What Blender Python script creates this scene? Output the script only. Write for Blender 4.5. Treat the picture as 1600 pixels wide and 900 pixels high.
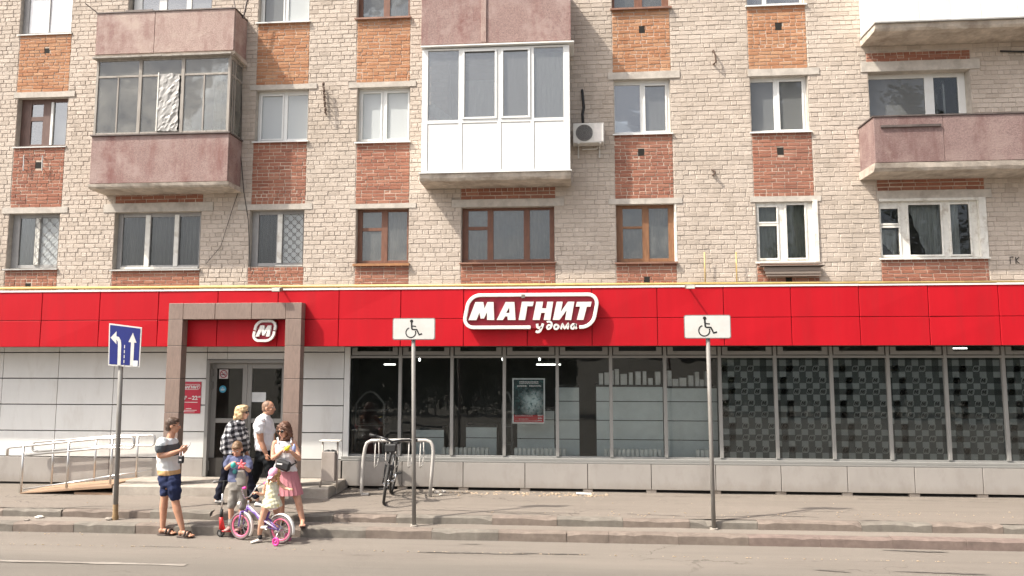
import bpy, bmesh, math, random
import numpy as np
from mathutils import Vector, Matrix

for o in list(bpy.data.objects):
    bpy.data.objects.remove(o)
rng = random.Random(7)
SC = bpy.context.scene
COL = SC.collection

# ------------------------------------------------------------------ camera
FPX = 1120.0                     # focal length in pixels of the 1600 px wide photograph
YAW, PITCH, ROLL = math.radians(4.51), math.radians(5.53), math.radians(0.023)
HC = 2.70                        # camera height above the road
def _rot(yaw, pitch, roll):
    Rz = Matrix.Rotation(yaw, 3, 'Z'); Rx = Matrix.Rotation(pitch, 3, 'X'); Ry = Matrix.Rotation(roll, 3, 'Y')
    return Rz @ Rx @ Ry
CM = _rot(YAW, PITCH, ROLL)      # columns: right, forward, up
CP = Vector((0, 0, HC))
cam_d = bpy.data.cameras.new('camera')
cam = bpy.data.objects.new('camera', cam_d); COL.objects.link(cam)
m = Matrix.Identity(4)
for i in range(3):
    m[i][0] = CM[i][0]; m[i][1] = CM[i][2]; m[i][2] = -CM[i][1]; m[i][3] = CP[i]
cam.matrix_world = m
cam_d.sensor_width = 36.0
cam_d.lens = FPX / 1600 * 36
cam_d.clip_start = 0.1
cam_d.clip_end = 2000
SC.camera = cam
SC.render.resolution_x = 1024; SC.render.resolution_y = 576

# ------------------------------------------------------------------ light
SUN = Vector((1.9, 1.0, -2.75))          # the way sunlight travels
sd = -SUN.normalized()
EL = math.asin(sd.z); AZ = math.atan2(sd.x, sd.y)
W = bpy.data.worlds.new('World'); SC.world = W; W.use_nodes = True
nt = W.node_tree; bg = nt.nodes['Background']
sky = nt.nodes.new('ShaderNodeTexSky'); sky.sky_type = 'NISHITA'; sky.sun_disc = False
sky.sun_elevation = EL; sky.sun_rotation = AZ % (2 * math.pi)
sky.air_density = 0.8; sky.dust_density = 6.0; sky.ozone_density = 0.6; sky.altitude = 100
hs = nt.nodes.new('ShaderNodeHueSaturation'); hs.inputs['Saturation'].default_value = 0.45   # a hazy, milky sky
nt.links.new(sky.outputs[0], hs.inputs['Color']); nt.links.new(hs.outputs[0], bg.inputs[0]); bg.inputs[1].default_value = 0.148
sl = bpy.data.lights.new('sun', 'SUN'); sl.energy = 3.85; sl.angle = math.radians(0.9); sl.color = (1.0, 0.93, 0.82)
so = bpy.data.objects.new('sun', sl); COL.objects.link(so)
so.rotation_mode = 'QUATERNION'; so.rotation_quaternion = SUN.to_track_quat('-Z', 'Y'); so.location = (-20, -12, 30)
SC.view_settings.view_transform = 'Standard'; SC.view_settings.look = 'None'
SC.view_settings.exposure = 0.90; SC.view_settings.gamma = 1.0
SC.view_settings.use_curve_mapping = False
SC.cycles.max_bounces = 8; SC.cycles.transparent_max_bounces = 12
SC.cycles.use_denoising = True

# ------------------------------------------------------------------ measuring: photograph pixel -> point on a plane of the place
def ray(px, py):
    return CM @ Vector(((px - 800) / FPX, 1.0, -(py - 450) / FPX))
def atY(px, py, Y):
    d = ray(px, py); return CP + d * (Y / d.y)
def atZ(px, py, Z):
    d = ray(px, py); return CP + d * ((Z - HC) / d.z)
def X_(px, py, Y): return atY(px, py, Y).x
def Z_(px, py, Y): return atY(px, py, Y).z

# ------------------------------------------------------------------ materials
def _mix(nt, fac, a, b, blend='MIX'):
    n = nt.nodes.new('ShaderNodeMix'); n.data_type = 'RGBA'; n.blend_type = blend
    for s, v in ((0, fac), (6, a), (7, b)):
        if isinstance(v, bpy.types.NodeSocket): nt.links.new(v, n.inputs[s])
        else: n.inputs[s].default_value = v if s == 0 else (*v[:3], 1)
    return n.outputs[2]
def _math(nt, op, a, b=0.0, c=None):
    n = nt.nodes.new('ShaderNodeMath'); n.operation = op
    for i, v in enumerate((a, b) if c is None else (a, b, c)):
        if isinstance(v, bpy.types.NodeSocket): nt.links.new(v, n.inputs[i])
        else: n.inputs[i].default_value = v
    return n.outputs[0]
def _noise(nt, vec, scale, detail=4, rough=0.6):
    n = nt.nodes.new('ShaderNodeTexNoise'); n.inputs['Scale'].default_value = scale
    n.inputs['Detail'].default_value = detail; n.inputs['Roughness'].default_value = rough
    nt.links.new(vec, n.inputs['Vector']); return n.outputs['Fac']
def _ramp(nt, fac, p0, p1, c0=(0, 0, 0), c1=(1, 1, 1)):
    n = nt.nodes.new('ShaderNodeValToRGB'); n.color_ramp.elements[0].position = p0; n.color_ramp.elements[1].position = p1
    n.color_ramp.elements[0].color = (*c0, 1); n.color_ramp.elements[1].color = (*c1, 1)
    nt.links.new(fac, n.inputs[0]); return n.outputs[0]
def _vec(nt, scale=(1, 1, 1), src='pos'):
    if src == 'pos': o = nt.nodes.new('ShaderNodeNewGeometry').outputs['Position']
    else: o = nt.nodes.new('ShaderNodeTexCoord').outputs['Object']
    mp = nt.nodes.new('ShaderNodeMapping'); mp.inputs['Scale'].default_value = scale
    nt.links.new(o, mp.inputs['Vector']); return mp.outputs[0]
def newmat(name):
    mt = bpy.data.materials.new(name); mt.use_nodes = True
    return mt, mt.node_tree, mt.node_tree.nodes['Principled BSDF']
def bump(nt, bs, h, dist, strength=1.0):
    b = nt.nodes.new('ShaderNodeBump'); b.inputs['Distance'].default_value = dist; b.inputs['Strength'].default_value = strength
    nt.links.new(h, b.inputs['Height']); nt.links.new(b.outputs[0], bs.inputs['Normal'])
MATS = {}
def M(name, col, rough=0.6, metal=0.0, var=0.12, scale=6.0, stretch=(1, 1, 1), bmp=0.0, bscale=90.0, dirt=None, dscale=1.5, dlo=0.5, dhi=0.75, spec=0.5, src='pos', coat=0.0, splash=None):
    """Plain surface: base colour, a cloud of lighter and darker wear, optional dirt, optional grain."""
    if name in MATS: return MATS[name]
    mt, nt, bs = newmat(name); MATS[name] = mt
    v = _vec(nt, stretch, src)
    n = _noise(nt, v, scale, 5)
    lo = tuple(c * (1 - var) for c in col); hi = tuple(min(1, c * (1 + var)) for c in col)
    c = _ramp(nt, n, 0.3, 0.7, lo, hi)
    if dirt:
        d = _ramp(nt, _noise(nt, v, dscale, 6, 0.65), dlo, dhi)
        c = _mix(nt, d, c, dirt)
    if splash:     # mud thrown up from the pavement, ragged along its upper edge
        sp = nt.nodes.new('ShaderNodeSeparateXYZ'); nt.links.new(_vec(nt), sp.inputs[0])
        k = _math(nt, 'ADD', sp.outputs[2], _math(nt, 'MULTIPLY', _noise(nt, _vec(nt, (1, 1, .4)), 7, 6, .7), .34))
        c = _mix(nt, _math(nt, 'MULTIPLY', _ramp(nt, k, splash[0], splash[1], (1, 1, 1), (0, 0, 0)), .6), c, splash[2])
    nt.links.new(c, bs.inputs['Base Color'])
    bs.inputs['Roughness'].default_value = rough; bs.inputs['Metallic'].default_value = metal
    bs.inputs['Specular IOR Level'].default_value = spec
    bs.inputs['Coat Weight'].default_value = coat
    if bmp: bump(nt, bs, _noise(nt, v, bscale, 3), bmp)
    return mt
def glass(name, tint=(0.75, 0.78, 0.78), ior=1.75, alpha=1.0, haze=0.0, hcol=(.5, .5, .5), even=False):
    """Window glass: lets light through, mirrors by Fresnel, haze mixes in a diffuse tone, part dust, part painted sky glare."""
    mt, nt, bs = newmat(name); nt.nodes.remove(bs); MATS[name] = mt
    tr = nt.nodes.new('ShaderNodeBsdfTransparent'); tr.inputs[0].default_value = (*tint, 1)
    gl = nt.nodes.new('ShaderNodeBsdfGlossy'); gl.inputs['Roughness'].default_value = 0.01; gl.inputs[0].default_value = (1, 1, 1, 1)
    wv = _noise(nt, _vec(nt), 1.3, 2)
    b = nt.nodes.new('ShaderNodeBump'); b.inputs['Distance'].default_value = 0.01; b.inputs['Strength'].default_value = 0.25
    nt.links.new(wv, b.inputs['Height']); nt.links.new(b.outputs[0], gl.inputs['Normal'])
    fr = nt.nodes.new('ShaderNodeFresnel'); fr.inputs[0].default_value = ior
    mx = nt.nodes.new('ShaderNodeMixShader')
    nt.links.new(fr.outputs[0], mx.inputs[0]); nt.links.new(tr.outputs[0], mx.inputs[1]); nt.links.new(gl.outputs[0], mx.inputs[2])
    out = mx.outputs[0]
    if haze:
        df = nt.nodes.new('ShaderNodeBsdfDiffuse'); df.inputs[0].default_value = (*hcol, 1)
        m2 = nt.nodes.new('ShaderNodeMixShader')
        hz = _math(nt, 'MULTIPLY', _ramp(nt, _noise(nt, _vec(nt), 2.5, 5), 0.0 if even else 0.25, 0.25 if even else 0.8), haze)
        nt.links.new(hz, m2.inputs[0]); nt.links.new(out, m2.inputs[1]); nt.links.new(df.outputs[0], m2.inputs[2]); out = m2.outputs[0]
    nt.links.new(out, nt.nodes['Material Output'].inputs[0])
    return mt

# ------------------------------------------------------------------ geometry helpers
ORG = {}
def tag(o, label=None, cat=None, group=None, kind=None):
    if label: o['label'] = label
    if cat: o['category'] = cat
    if group: o['group'] = group
    if kind: o['kind'] = kind
    return o
def thing(name, loc, label, cat, group=None, kind=None):
    o = bpy.data.objects.new(name, None); COL.objects.link(o); o.location = loc; o.empty_display_size = 0.2
    ORG[o] = Vector(loc)
    return tag(o, label, cat, group, kind)
def origin_of(o): return ORG.get(o, Vector((0, 0, 0)))
class MB:
    def __init__(s): s.v = []; s.f = []; s.m = []; s.mi = 0
    def add(s, vs, fs):
        n = len(s.v); s.v += [tuple(v) for v in vs]; s.f += [tuple(i + n for i in f) for f in fs]; s.m += [s.mi] * len(fs)
    def box(s, x0, x1, y0, y1, z0, z1):
        if x1 < x0: x0, x1 = x1, x0
        if y1 < y0: y0, y1 = y1, y0
        if z1 < z0: z0, z1 = z1, z0
        s.add([(x0, y0, z0), (x1, y0, z0), (x1, y1, z0), (x0, y1, z0), (x0, y0, z1), (x1, y0, z1), (x1, y1, z1), (x0, y1, z1)],
              [(0, 3, 2, 1), (4, 5, 6, 7), (0, 1, 5, 4), (1, 2, 6, 5), (2, 3, 7, 6), (3, 0, 4, 7)])
        return s
    def quad(s, a, b, c, d): s.add([a, b, c, d], [(0, 1, 2, 3)]); return s
    def hexa(s, p):   # eight corners, bottom ring then top ring
        s.add(p, [(0, 3, 2, 1), (4, 5, 6, 7), (0, 1, 5, 4), (1, 2, 6, 5), (2, 3, 7, 6), (3, 0, 4, 7)]); return s
    def prism(s, poly, y0, y1):      # polygon in the x-z plane, counter-clockwise seen from the street, pushed from y0 to y1
        n = len(poly)
        s.add([(x, y0, z) for x, z in poly] + [(x, y1, z) for x, z in poly],
              [tuple(range(n)), tuple(range(2 * n - 1, n - 1, -1))] + [(i, i + n, (i + 1) % n + n, (i + 1) % n) for i in range(n)])
        return s
    def tube(s, pts, r, n=8, cap=True, closed=False):
        pts = [Vector(p) for p in pts]; k = len(pts); rs = r if isinstance(r, (list, tuple)) else [r] * k
        rings = []; up = None
        for i, p in enumerate(pts):
            a = pts[(i - 1) % k] if (closed or i) else p; b = pts[(i + 1) % k] if (closed or i < k - 1) else p
            t = (b - a).normalized()
            if up is None:
                up = t.cross(Vector((0, 0, 1)))
                if up.length < 0.1: up = t.cross(Vector((0, 1, 0)))
            up = (up - t * up.dot(t)).normalized(); sd_ = t.cross(up)
            rings.append([p + (up * math.cos(2 * math.pi * j / n) + sd_ * math.sin(2 * math.pi * j / n)) * rs[i] for j in range(n)])
        vs = [v for ring in rings for v in ring]; fs = []
        for i in range(k if closed else k - 1):
            i2 = (i + 1) % k
            for j in range(n):
                j2 = (j + 1) % n; fs.append((i * n + j, i * n + j2, i2 * n + j2, i2 * n + j))
        if cap and not closed:
            fs.append(tuple(range(n - 1, -1, -1))); fs.append(tuple((k - 1) * n + j for j in range(n)))
        s.add(vs, fs); return s
    def ellipsoid(s, c, r, nu=12, nv=8, rot=None):
        c = Vector(c); vs = []; fs = []
        for i in range(nv + 1):
            th = math.pi * i / nv
            for j in range(nu):
                ph = 2 * math.pi * j / nu
                q = Vector((r[0] * math.sin(th) * math.cos(ph), r[1] * math.sin(th) * math.sin(ph), r[2] * math.cos(th)))
                vs.append(c + (rot @ q if rot else q))
        for i in range(nv):
            for j in range(nu):
                fs.append((i * nu + j, (i + 1) * nu + j, (i + 1) * nu + (j + 1) % nu, i * nu + (j + 1) % nu))
        s.add(vs, fs); return s
    def torus(s, c, R, r, axis='Y', n=32, k=8, rot=None):
        c = Vector(c); pts = []
        for i in range(n):
            a = 2 * math.pi * i / n
            q = {'Y': Vector((R * math.cos(a), 0, R * math.sin(a))), 'X': Vector((0, R * math.cos(a), R * math.sin(a))), 'Z': Vector((R * math.cos(a), R * math.sin(a), 0))}[axis]
            pts.append(c + (rot @ q if rot else q))
        return s.tube(pts, r, k, closed=True)
    def ribbon(s, pts, w, y0, y1, closed=False, taper=None):   # a stroke of width w in the x-z plane, pushed from y0 to y1
        P = [Vector((p[0], p[1])) for p in pts]; n = len(P); L = []; Rr = []
        for i in range(n):
            a = P[i - 1] if (closed or i) else P[i]; b = P[(i + 1) % n] if (closed or i < n - 1) else P[i]
            t0 = (P[i] - a); t1 = (b - P[i])
            if t0.length < 1e-9: t0 = t1
            if t1.length < 1e-9: t1 = t0
            t0 = t0.normalized(); t1 = t1.normalized(); t = (t0 + t1)
            t = t.normalized() if t.length > 1e-6 else t1
            nr = Vector((-t.y, t.x)); k = 1 / max(0.5, abs(nr.dot(Vector((-t1.y, t1.x)))))
            ww = (taper[i] if taper else 1) * w / 2 * k
            L.append(P[i] + nr * ww); Rr.append(P[i] - nr * ww)
        vs = []
        for l, r in zip(L, Rr): vs += [(l.x, y0, l.y), (r.x, y0, r.y), (l.x, y1, l.y), (r.x, y1, r.y)]
        fs = []
        for i in range(n if closed else n - 1):
            a = 4 * i; b = 4 * ((i + 1) % n)
            fs += [(a, a + 1, b + 1, b), (a + 3, a + 2, b + 2, b + 3), (a + 2, a, b, b + 2), (a + 1, a + 3, b + 3, b + 1)]
        if not closed: e = 4 * (n - 1); fs += [(0, 2, 3, 1), (e, e + 1, e + 3, e + 2)]
        s.add(vs, fs); return s
    def xform(s, mtx):
        s.v = [tuple(mtx @ Vector(v)) for v in s.v]; return s
    def merge(s, o, mtx=None):
        n = len(s.v); s.v += [tuple(mtx @ Vector(v)) for v in o.v] if mtx else o.v
        s.f += [tuple(i + n for i in f) for f in o.f]; s.m += o.m; return s
    def build(s, name, mat, parent=None, label=None, cat=None, group=None, kind=None, bev=0.0, smooth=False, org=None):
        if parent is not None: o0 = origin_of(parent)
        elif org is not None: o0 = Vector(org)
        else:
            a = np.array(s.v); o0 = Vector(((a[:, 0].min() + a[:, 0].max()) / 2, (a[:, 1].min() + a[:, 1].max()) / 2, a[:, 2].min()))
        me = bpy.data.meshes.new(name)
        me.from_pydata([(x - o0.x, y - o0.y, z - o0.z) for x, y, z in s.v], [], s.f)
        for mt in (mat if isinstance(mat, (list, tuple)) else [mat]): me.materials.append(mt)
        if any(s.m): me.polygons.foreach_set('material_index', s.m)
        me.update()
        ob = bpy.data.objects.new(name, me); COL.objects.link(ob)
        if parent is not None: ob.parent = parent
        else: ob.location = o0
        ORG[ob] = o0
        if smooth:
            me.polygons.foreach_set('use_smooth', [True] * len(me.polygons))
        if bev:
            b = ob.modifiers.new('edge', 'BEVEL'); b.width = bev; b.segments = 1; b.limit_method = 'ANGLE'; b.angle_limit = math.radians(40)
        return tag(ob, label, cat, group, kind)
def fix_normals(ob):
    bm = bmesh.new(); bm.from_mesh(ob.data); bmesh.ops.recalc_face_normals(bm, faces=bm.faces); bm.to_mesh(ob.data); bm.free(); return ob
def rounded_rect(x0, x1, z0, z1, r, n=6, shear=0.0):
    pts = []
    for cx, cz, a0 in ((x1 - r, z1 - r, 0), (x0 + r, z1 - r, 90), (x0 + r, z0 + r, 180), (x1 - r, z0 + r, 270)):
        for i in range(n + 1):
            a = math.radians(a0 + 90 * i / n); x = cx + r * math.cos(a); z = cz + r * math.sin(a)
            pts.append((x + shear * (z - z0), z))
    return pts
def hn(x, y=0.0, z=0.0):      # cheap smooth noise in -1..1
    return (math.sin(x * 1.7 + y * 2.3 + z * 0.9 + 1.3) + math.sin(x * 3.9 - y * 1.1 + z * 2.7 + 4.1) * 0.6 + math.sin(x * 8.3 + y * 5.7 - z * 6.1) * 0.35) / 1.95
# ================================================================== setting: road, kerbs, pavement
Y_ROAD, Y_K1, Y_K2, Y_WALL = 10.82, 10.85, 11.27, 13.35
def ground_mat(name, col, dark, light, streak=1.0, crack=True, grain=0.007, bare=None):
    mt, nt, bs = newmat(name)
    p = _vec(nt); ps = _vec(nt, (0.25, 1.6, 1))
    big = _noise(nt, ps, 1.1, 6, 0.6)
    c = _ramp(nt, big, 0.3, 0.72, dark, light)
    c = _mix(nt, 0.45, c, col)
    fine = _noise(nt, p, 130, 2, 0.7)
    c = _mix(nt, _math(nt, 'MULTIPLY', _ramp(nt, fine, 0.38, 0.66), 0.36), c, tuple(x * 0.55 for x in col))
    spk = _noise(nt, p, 45, 2, 0.5)
    c = _mix(nt, _math(nt, 'MULTIPLY', _ramp(nt, spk, 0.66, 0.72), 0.35), c, tuple(min(1, x * 1.6) for x in col))
    # long dusty streaks along the street
    st = _noise(nt, _vec(nt, (0.16, 5.0, 1)), 1.5, 5, 0.7)
    c = _mix(nt, _math(nt, 'MULTIPLY', _ramp(nt, st, 0.5, 0.68), 0.4 * streak), c, tuple(x * 0.72 for x in col))
    if crack:
        w = nt.nodes.new('ShaderNodeTexVoronoi'); w.feature = 'DISTANCE_TO_EDGE'; w.inputs['Scale'].default_value = 0.9
        wv = nt.nodes.new('ShaderNodeTexNoise'); wv.inputs['Scale'].default_value = 3.0; wv.inputs['Detail'].default_value = 5
        nt.links.new(p, wv.inputs['Vector'])
        ad = nt.nodes.new('ShaderNodeVectorMath'); ad.operation = 'MULTIPLY_ADD'
        nt.links.new(wv.outputs['Color'], ad.inputs[0]); ad.inputs[1].default_value = (0.7, 0.5, 0); nt.links.new(_vec(nt, (0.45, 1.3, 1)), ad.inputs[2])
        nt.links.new(ad.outputs[0], w.inputs['Vector'])
        ck = _ramp(nt, w.outputs['Distance'], 0.0, 0.014, (1, 1, 1), (0, 0, 0))
        msk = _ramp(nt, _noise(nt, p, 0.55, 3), 0.5, 0.62)
        c = _mix(nt, _math(nt, 'MULTIPLY', _math(nt, 'MULTIPLY', ck, msk), 0.75), c, tuple(x * 0.3 for x in col))
    if bare:      # the driven lane is swept clean of the pale dust that lies towards the kerb
        sp = nt.nodes.new('ShaderNodeSeparateXYZ'); nt.links.new(p, sp.inputs[0])
        e = _math(nt, 'ADD', sp.outputs[1], _math(nt, 'MULTIPLY', big, .5))
        k = _ramp(nt, _math(nt, 'MULTIPLY_ADD', e, 1.0, -bare[0]), 0.0, .55, (1, 1, 1), (0, 0, 0))
        c = _mix(nt, _math(nt, 'MULTIPLY', k, .55), c, bare[1])
    nt.links.new(c, bs.inputs['Base Color']); bs.inputs['Roughness'].default_value = 0.9
    bs.inputs['Specular IOR Level'].default_value = 0.25
    h = _math(nt, 'ADD', fine, _math(nt, 'MULTIPLY', big, 3.0))
    bump(nt, bs, h, grain)
    return mt
M_ROAD = ground_mat('asphalt_dusty', (.205, .18, .155), (.165, .145, .125), (.235, .21, .18), bare=(9.55, (.125, .115, .1)))
M_PAVE = ground_mat('pavement_asphalt', (.215, .185, .157), (.17, .147, .125), (.255, .22, .187))
M_STEP = ground_mat('kerb_step_concrete', (.235, .205, .175), (.18, .158, .135), (.28, .245, .21), crack=False)
M_FAR = ground_mat('far_ground', (.16, .145, .125), (.12, .11, .09), (.19, .175, .15), crack=False)

def sheet(name, x0, x1, y0, y1, nx, ny, zf, mat, label=None):
    mb = MB()
    xs = np.linspace(x0, x1, nx + 1); ys = np.linspace(y0, y1, ny + 1)
    vs = [(x, y, zf(x, y)) for y in ys for x in xs]
    fs = [(j * (nx + 1) + i, j * (nx + 1) + i + 1, (j + 1) * (nx + 1) + i + 1, (j + 1) * (nx + 1) + i) for j in range(ny) for i in range(nx)]
    mb.add(vs, fs)
    return mb.build(name, mat, None, kind='structure', smooth=True, org=(0, 0, 0))
sheet('ground', -900, 900, -900, 900, 8, 8, lambda x, y: -0.03, M_FAR)
sheet('road', -60, 60, 0.5, Y_ROAD + .06, 240, 24, lambda x, y: 0.004 * hn(x * .7, y * .6) , M_ROAD)
sheet('road', -60, 60, -6.5, 0.5, 40, 6, lambda x, y: 0.0, M_ROAD)
def pave_z(x, y):
    t = (y - Y_K2) / (13.45 - Y_K2)
    return 0.25 + 0.03 * t + 0.006 * hn(x * 1.1, y * 2.0)
pv = sheet('pavement', -30, 30, Y_K2 + .11, 13.5, 150, 16, pave_z, M_PAVE)
sheet('kerb_step', -30, 30, Y_K1 + .12, Y_K2 + .06, 150, 4, lambda x, y: 0.135 + 0.006 * hn(x * 1.5, y * 4) + 0.012 * max(0, (y - 11.0)) * hn(x * 2.3), M_STEP)

# worn white edge line and dark tar streaks, thin sheets just above the road
M_LINE = M('worn_road_paint', (.245, .221, .193), .85, var=.2, scale=9, dirt=(.195, .172, .148), dscale=2.2, dlo=.40, dhi=.58)
M_TAR = M('tar_patch', (.11, .098, .085), .85, var=.35, scale=14)
def blob(mb, cx, cy, L, wd, z, n=26, seed=0, slope=0.0):
    r = random.Random(seed); top = []; bot = []
    for i in range(n + 1):
        t = i / n; x = cx - L / 2 + L * t; e = math.sin(math.pi * t) ** 0.5
        y0 = cy + slope * (x - cx) + wd * 0.35 * hn(x * 2.1, seed)
        top.append((x, y0 + wd * e * (0.35 + 0.5 * r.random()), z)); bot.append((x, y0 - wd * e * (0.35 + 0.5 * r.random()), z))
    vs = top + bot
    mb.add(vs, [(i + n + 1, i + n + 2, i + 1, i) for i in range(n)])
lp = atZ(0, 877, 0)
mb = MB()
for i in range(120):
    x0 = -13 + i * .20
    if x0 > lp.x + 2.55 and (hn(x0 * 2.9, 3) < .12 or not 1.5 < x0 < 5.5): continue
    w0 = .035 + .02 * hn(x0 * 3); w1 = .035 + .02 * hn((x0 + .20) * 3)
    mb.quad((x0, lp.y - w0, .009), (x0 + .20, lp.y - w1, .009), (x0 + .20, lp.y + w1, .009), (x0, lp.y + w0, .009))
mb.build('road_marking', M_LINE, None, kind='structure')
mb = MB()
for (px, py, L, wd, sl) in ((740, 865, 1.6, .05, 0), (1430, 862, .9, .045, -.03), (1300, 893, .45, .03, -.2), (1470, 896, 1.2, .035, -.06), (262, 855, .9, .012, .02), (560, 868, .4, .01, 0), (860, 866, 1.1, .03, .0), (735, 851, .35, .02, 0)):
    p = atZ(px, py, 0); blob(mb, p.x, p.y, L, wd, .0095, seed=int(px), slope=sl)
mb.build('tar_streak', M_TAR, None, kind='structure')
M_CRK = M('crack_dark', (.075, .065, .055), .95, var=.3, scale=20)  # dark tone of the cracks themselves
def crack(mb, pts, w, zf, seed=1):
    r = random.Random(seed); P = []
    for (a, b) in zip(pts[:-1], pts[1:]):
        n = max(2, int((Vector(b) - Vector(a)).length / .08))
        for i in range(n): t = i / n; P.append((a[0] + (b[0] - a[0]) * t, a[1] + (b[1] - a[1]) * t + r.uniform(-.022, .022)))
    P.append(pts[-1])
    for i in range(len(P) - 1):
        w0 = w * (.3 + .9 * abs(hn(P[i][0] * 3, seed))); w1 = w * (.3 + .9 * abs(hn(P[i + 1][0] * 3, seed)))
        (x0, y0), (x1, y1) = P[i], P[i + 1]
        mb.quad((x0, y0 - w0, zf(x0, y0)), (x1, y1 - w1, zf(x1, y1)), (x1, y1 + w1, zf(x1, y1)), (x0, y0 + w0, zf(x0, y0)))
mb = MB(); pz = lambda x, y: pave_z(x, y) + .0045
for seed, (pl, w) in enumerate((([(0, 792), (100, 793), (190, 790)], .012), ([(460, 795), (560, 800), (660, 796), (780, 799), (905, 802)], .013), ([(980, 803), (1120, 808), (1200, 804), (1280, 808)], .012),
        ([(1205, 806), (1262, 799), (1330, 801)], .008), ([(1300, 812), (1390, 813), (1430, 815)], .014), ([(760, 800), (800, 802), (860, 803)], .02), ([(330, 786), (420, 790), (480, 797)], .012),
        ([(1340, 781), (1420, 783), (1560, 786)], .009), ([(1000, 777), (1160, 778)], .008), ([(230, 776), (215, 783)], .006))):
    crack(mb, [tuple(atZ(x, y, .262))[:2] for x, y in pl], w, pz, seed)
mb.build('pavement_crack', M_CRK, None, kind='structure')

# kerb stones, each its own piece
M_KERB = [M('kerb_concrete_%s' % n, c, .9, var=.2, scale=7, bmp=.006, bscale=60, dirt=d, dscale=2.5) for n, c, d in
          (('grey', (.17, .152, .128), (.12, .103, .086)), ('warm', (.18, .145, .12), (.125, .098, .08)), ('pink', (.18, .135, .115), (.125, .095, .08)))]
def kerb_stone(parent, x0, x1, y0, dep, z0, z1, seed, mat, chip=.02):
    r = random.Random(seed); nx = max(3, int((x1 - x0) / .12)); mb = MB(); P = []
    c0 = r.random() < .12; c1 = r.random() < .12
    for i in range(nx + 1):
        t = i / nx; x = x0 + (x1 - x0) * t
        k = chip * max(0, hn(x * 2.9, seed)) + (.02 * max(0, 1 - i / 1.5) if c0 else 0) + (.02 * max(0, 1 - (nx - i) / 1.5) if c1 else 0)
        k += chip * 1.3 * (r.random() < .06)
        a = .006 * hn(x * 2, seed)
        P.append([(x, y0 + a, z0), (x, y0 + a, z1 - .018 - k), (x, y0 + .016 + k * .9, z1 - k * .25), (x, y0 + dep, z1 + .002), (x, y0 + dep, z0)])
    vs = [q for p in P for q in p]; fs = []
    for i in range(nx):
        for j in range(4): fs.append((i * 5 + j, (i + 1) * 5 + j, (i + 1) * 5 + j + 1, i * 5 + j + 1))
    fs.append((4, 3, 2, 1, 0)); e = nx * 5; fs.append((e, e + 1, e + 2, e + 3, e + 4))
    mb.add(vs, fs); return mb.build('kerb_stone', mat, parent)
rk = thing('road_kerb', (0, Y_K1, 0), None, None, kind='structure'); pk = thing('pavement_kerb', (0, Y_K2, .13), None, None, kind='structure')
x = -13.3; i = 0
while x < 10.5:
    L = 1.0 if i % 7 else .62
    kerb_stone(rk, x + .002, x + L - .002, Y_K1 + .006 * hn(x), .15, -.06, .137 + .006 * hn(x * .9, 5), i, M_KERB[2 if x > 2.0 else (1 if x > -1 else (i * 7) % 2)], .016)
    x += L; i += 1
x = -13.7; i = 50
while x < 10.8:
    L = 1.0 if i % 5 else 1.5
    kerb_stone(pk, x + .003, x + L - .003, Y_K2 + .014 * hn(x * .8, 2), .15, .08, .252 + .012 * hn(x * .7, 9), i, M_KERB[(i * 3) % 2], .03)
    x += L; i += 1
# ================================================================== apartment building of pale and red brick
YW = 15.2
M_MORTAR = M('mortar_grey', (.47, .408, .35), .95, var=.2, scale=5, bmp=.004, dirt=(.22, .19, .16), dscale=1.0)
M_MORTAR_R = M('mortar_pale', (.52, .43, .35), .95, var=.2, scale=8, bmp=.004, dirt=(.3, .2, .15), dscale=1.4)
M_CONC = M('lintel_concrete', (.50, .455, .40), .9, var=.14, scale=7, bmp=.004, dirt=(.33, .29, .25), dscale=2.5)
M_SLAB = M('balcony_slab_concrete', (.52, .455, .385), .92, var=.2, scale=6, bmp=.006, bscale=50, dirt=(.30, .25, .205), dscale=2.2, dlo=.45, dhi=.68)
M_REVEAL = M('reveal_plaster', (.42, .38, .33), .9, var=.15, scale=8)
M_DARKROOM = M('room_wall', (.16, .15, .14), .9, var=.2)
def brick_mat(name, c_lo, c_mid, c_hi, stain, grainc):
    mt, nt, bs = newmat(name)
    at = nt.nodes.new('ShaderNodeAttribute'); at.attribute_name = 'rnd'
    r = nt.nodes.new('ShaderNodeValToRGB'); e = r.color_ramp.elements
    e[0].color = (*c_lo, 1); e[1].color = (*c_hi, 1); m_ = r.color_ramp.elements.new(.45); m_.color = (*c_mid, 1)
    nt.links.new(at.outputs['Fac'], r.inputs[0]); c = r.outputs[0]
    p = _vec(nt)
    st = _ramp(nt, _noise(nt, _vec(nt, (1, 1, .6)), .9, 6, .65), .48, .74)
    c = _mix(nt, _math(nt, 'MULTIPLY', st, .55), c, stain)
    rs = _ramp(nt, _noise(nt, _vec(nt, (6, 6, .35)), 1.6, 5, .6), .54, .7)      # rain streaks
    c = _mix(nt, _math(nt, 'MULTIPLY', rs, .3), c, tuple(x * .62 for x in c_lo))
    g = _noise(nt, p, 60, 3, .7)
    c = _mix(nt, _math(nt, 'MULTIPLY', _ramp(nt, g, .4, .75), .35), c, grainc)
    f2 = _noise(nt, _vec(nt, (8, 8, 22)), 3.0, 4, .6)
    c = _mix(nt, _math(nt, 'MULTIPLY', _ramp(nt, f2, .58, .72), .28), c, tuple(x * .6 for x in c_lo))
    nt.links.new(c, bs.inputs['Base Color']); bs.inputs['Roughness'].default_value = .92; bs.inputs['Specular IOR Level'].default_value = .2
    bump(nt, bs, _math(nt, 'ADD', g, _math(nt, 'MULTIPLY', f2, 1.4)), .006)
    return mt
M_BRICK = brick_mat('silicate_brick', (.46, .39, .328), (.55, .472, .402), (.61, .53, .455), (.36, .305, .25), (.45, .38, .31))
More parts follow.
